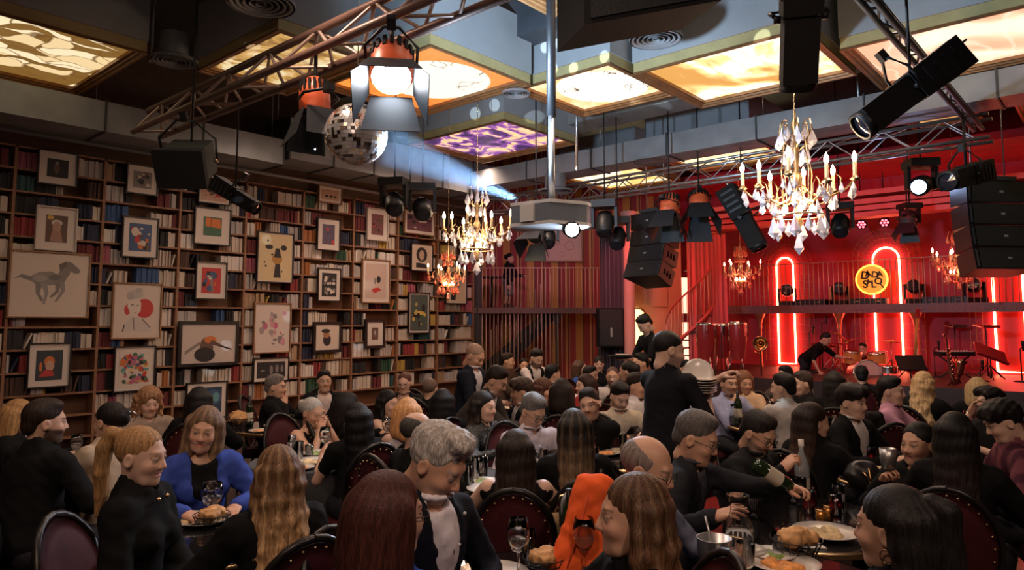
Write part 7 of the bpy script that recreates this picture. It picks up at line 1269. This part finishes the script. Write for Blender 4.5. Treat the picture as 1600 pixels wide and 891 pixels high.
# middle tables
W_('tumbler', 886, 716, 'with blue gleam beside the highlighted hair'); W_('red_glass', 925, 712, 'in front of the leaning man'); W_('plate', 905, 704, 'behind the blue gleaming tumbler', food=2); W_('empty_glass', 966, 702, 'before the man in cream shirt'); W_('tumbler', 975, 708, 'nearest the waiter apron'); W_('small_plate', 950, 700, 'before the cream shirt', food=0)
W_('wine_bottle', 1133, 663, 'next to the waiter elbow', s=1.1); W_('carafe', 1148, 664, 'right of the wine bottle'); W_('tumbler', 1118, 668, 'left of the wine bottle'); W_('wine_glass', 1190, 645, 'in front of the woman in beige'); W_('plate', 1180, 655, 'in front of the bow tie man', food=0); W_('small_plate', 1163, 650, 'near the beige sleeve', food=3); W_('small_plate', 1195, 655, 'near the light grey shirt', food=2); W_('plate', 1120, 690, 'behind the reaching man head', food=2); W_('tumbler', 1172, 645, 'between bow tie man and beige woman')
W_('plate', 1372, 737, 'under the metal mug', food=0); W_('small_plate', 1382, 712, 'behind the metal mug', food=1); W_('red_glass', 1363, 732, 'before the young man with white collar'); W_('small_plate', 1345, 725, 'of flat bread near the black blazer', food=0); W_('tumbler', 1377, 728, 'beside the dark red drink'); W_('plate', 1510, 640, 'between platinum hair and bearded man', food=3); W_('tumbler', 1523, 672, 'before the man with hand on brow'); W_('small_plate', 1462, 652, 'under the pink polo arms', food=2); W_('wine_glass', 1478, 650, 'beyond the pink polo arms')
W_('plate', 800, 640, 'on the far table under the waiter', food=0); W_('tumbler', 880, 640, 'on the far table behind the dark bob'); W_('small_plate', 860, 632, 'under the waiter hand', food=1)
# held things
def held(q, side): J = q['J'][side]; return q['Rb'] @ (J[2] + (J[2] - J[1]) / np.linalg.norm(J[2] - J[1]) * .085) + np.array([q['base'][0], q['base'][1], 0])
byk = {q['short']: q for q in PEOPLE}; lab = {q['e']['label'][:24]: q for q in PEOPLE}
wq = [q for q in PEOPLE if q['e']['label'].startswith('waiter in black t-shirt')][0]
hp = held(wq, 0); st = empty('plate_stack', tuple(at(1088, 612, 4.62)), .3); tag(st, 'stack of dirty plates carried by the black-shirted waiter', 'plates')
for k in range(6): o = kid(WM['plate'][0][1], 'plate', st, (.004 * k, 0, .016 * k), (.12, -.1, 0)); o.scale = (.95, .95, .95)
o = kid(WM['small_plate'][0][1], 'plate', st, (.08, .0, .11), (.3, -1.0, 0))
g = byk['the woman raising a glass']; hp = held(g, 0); e = empty('wine_glass', (hp[0], hp[1], hp[2] - .07)); tag(e, 'stemmed wine glass raised by the very long black hair', 'glass', 'glasses on the tables')
for n_, m_ in WM['wine_glass']: kid(m_, n_, e)
g = byk['the woman with metal mug']; hp = held(g, 1); e = empty('metal_mug', (hp[0], hp[1], hp[2] + .02), .6); tag(e, 'steel mug held up by the woman with pulled-back hair', 'mug'); MB().lathe([(.001, 0), (.034, 0), (.040, .05), (.043, .11), (.041, .11), (.036, .01), (.001, .008)], 20).build('cup', STEEL, e); MB().tube([(.04, 0, .09), (.075, 0, .085), (.075, 0, .035), (.038, 0, .03)], .005, 6).build('handle', STEEL, e)
for nm, w in (('the man with phone in pale shirt', 'held by the man in pale striped shirt'), ('the man in cream shirt', 'held by the man in cream shirt')):
    g = byk[nm]; a, b = held(g, 0), held(g, 1); c = (a + b) / 2; e = empty('mobile_phone', (c[0], c[1], c[2] + .015), g['yaw']); e.rotation_euler = (.6, 0, g['yaw']); tag(e, 'black mobile phone ' + w, 'phone', 'phones'); MB().box((-.037, -.075, 0), (.037, .075, .008)).build('case', BLACK, e); MB().box((-.034, -.071, .008), (.034, .071, .009)).build('screen', mat('phone_screen_lit', (.3, .35, .45), .2, emit=(.6, .75, 1), es=1.2), e)
g = byk['the man reaching with a bottle']; hp = held(g, 0); e = empty('pouring_bottle', tuple(at(1205, 742, 3.5)), AZ - math.pi / 2); e.rotation_euler = (0, 2.15, AZ - math.pi / 2 + .2); tag(e, 'tilted bottle with pale label poured by the reaching man', 'bottle', 'bottles on the tables')
for n_, m_ in WM['wine_bottle']: kid(m_, n_, e, (0, 0, -.1))
gq = [q for q in PEOPLE if q['e']['label'].startswith('man in black bending beside')][0]; hp = (held(gq, 0) + held(gq, 1)) / 2; tg = empty('serving_tray', (hp[0], hp[1], hp[2] + .02)); tag(tg, 'round tray held by the bending man near the column', 'tray'); MB().lathe([(.001, 0), (.17, 0), (.18, .02), (.175, .02), (.165, .006), (.001, .006)], 20).build('disc', BLACK, tg); kid(WM['small_plate'][0][1], 'plate', tg, (.03, 0, .01))
# coats and bags on chairs
def drape(label, cat, name, px, py, d, prims, m, col, h=.014, disp=None, parts=()):
    p = at(px, py, d); g_ = surf(prims, h, disp); e = empty(name, p, AZ - math.pi / 2); tag(e, label, cat); kid(np_mesh('fabric', g_[0], g_[1], np.tile(np.array(col), (len(g_[0]), 1)), m), 'fabric', e); return e
wr = lambda x, y, z: .006 * np.sin(x * 60 + 2 * np.sin(z * 30)) * np.sin(z * 35 + y * 30)
e = drape('bright orange coat hung over the chair behind the bald man', 'coat', 'orange_coat', 918, 825, 3.0, [cap((-.11, 0, -.22), (.0, .02, .16), .075, .05, .06), cap((.02, .02, -.22), (.07, .03, .16), .075, .05, .06), cap((.0, .03, .16), (.14, .06, .12), .045, .04, .05)], CLOTH, (.80, .12, .03), .011, wr)
MB().tube([(-.12, -.07, -.22), (-.06, -.06, -.05), (0, -.035, .14)], .004, 5).build('seam', mat('orange_seam', (.5, .06, .02), .7), e)
e = drape('tan slouchy handbag hanging on a chair behind the orange coat', 'bag', 'handbag', 882, 822, 3.6, [ell((0, 0, -.05), (.11, .06, .09), .02), cap((-.06, 0, .03), (.06, 0, .06), .03, None, .03)], CLOTH, (.28, .19, .10), .009, wr)
MB().tube([(-.05, 0, .06), (-.02, 0, .15), (.06, 0, .17), (.09, 0, .08)], .006, 6).build('strap', BRASS, e)
e = drape('shiny black handbag with gold chain on the table before the black blazer', 'bag', 'handbag', 1348, 742, 4.4, [ell((0, 0, 0), (.12, .06, .09), .02)], LEATHER, (.012, .012, .013), .012, wr)
MB().tube([(-.03, -.065, .03), (0, -.07, -.01), (.02, -.068, -.05), (.01, -.06, .05)], .008, 5).build('chain', NAIL, e)
e = drape('dark coat hung on the chair beside the pink polo', 'coat', 'dark_coat', 1365, 675, 5.9, [cap((-.08, 0, -.22), (-.03, 0, .12), .07, .05, .05), cap((.08, 0, -.22), (.04, 0, .12), .07, .05, .05)], CLOTH, (.014, .012, .012), .016, wr); MB().ball((.05, -.06, -.02), .02, 8).build('button', NAIL, e)
# hair claw, earrings, buttons
def on_head(q, loc, name, parent_mb, m): pass
g = byk['the blonde ponytail woman']; BTN = MB().ball((0, 0, 0), .010, 8).mesh('button', NAIL)
for z in (.86, .96, 1.06):
    for s in (-1, 1): kid(BTN, 'button', g['e'], (s * .035, .118 + .02 * (1.0 - z) + (.012 if z > .9 else 0), z))

p = at(1365, 675, 5.9); chair(p[0], p[1], AZ - math.pi / 2 + .1, 'burgundy chair carrying the dark coat beside the pink polo')
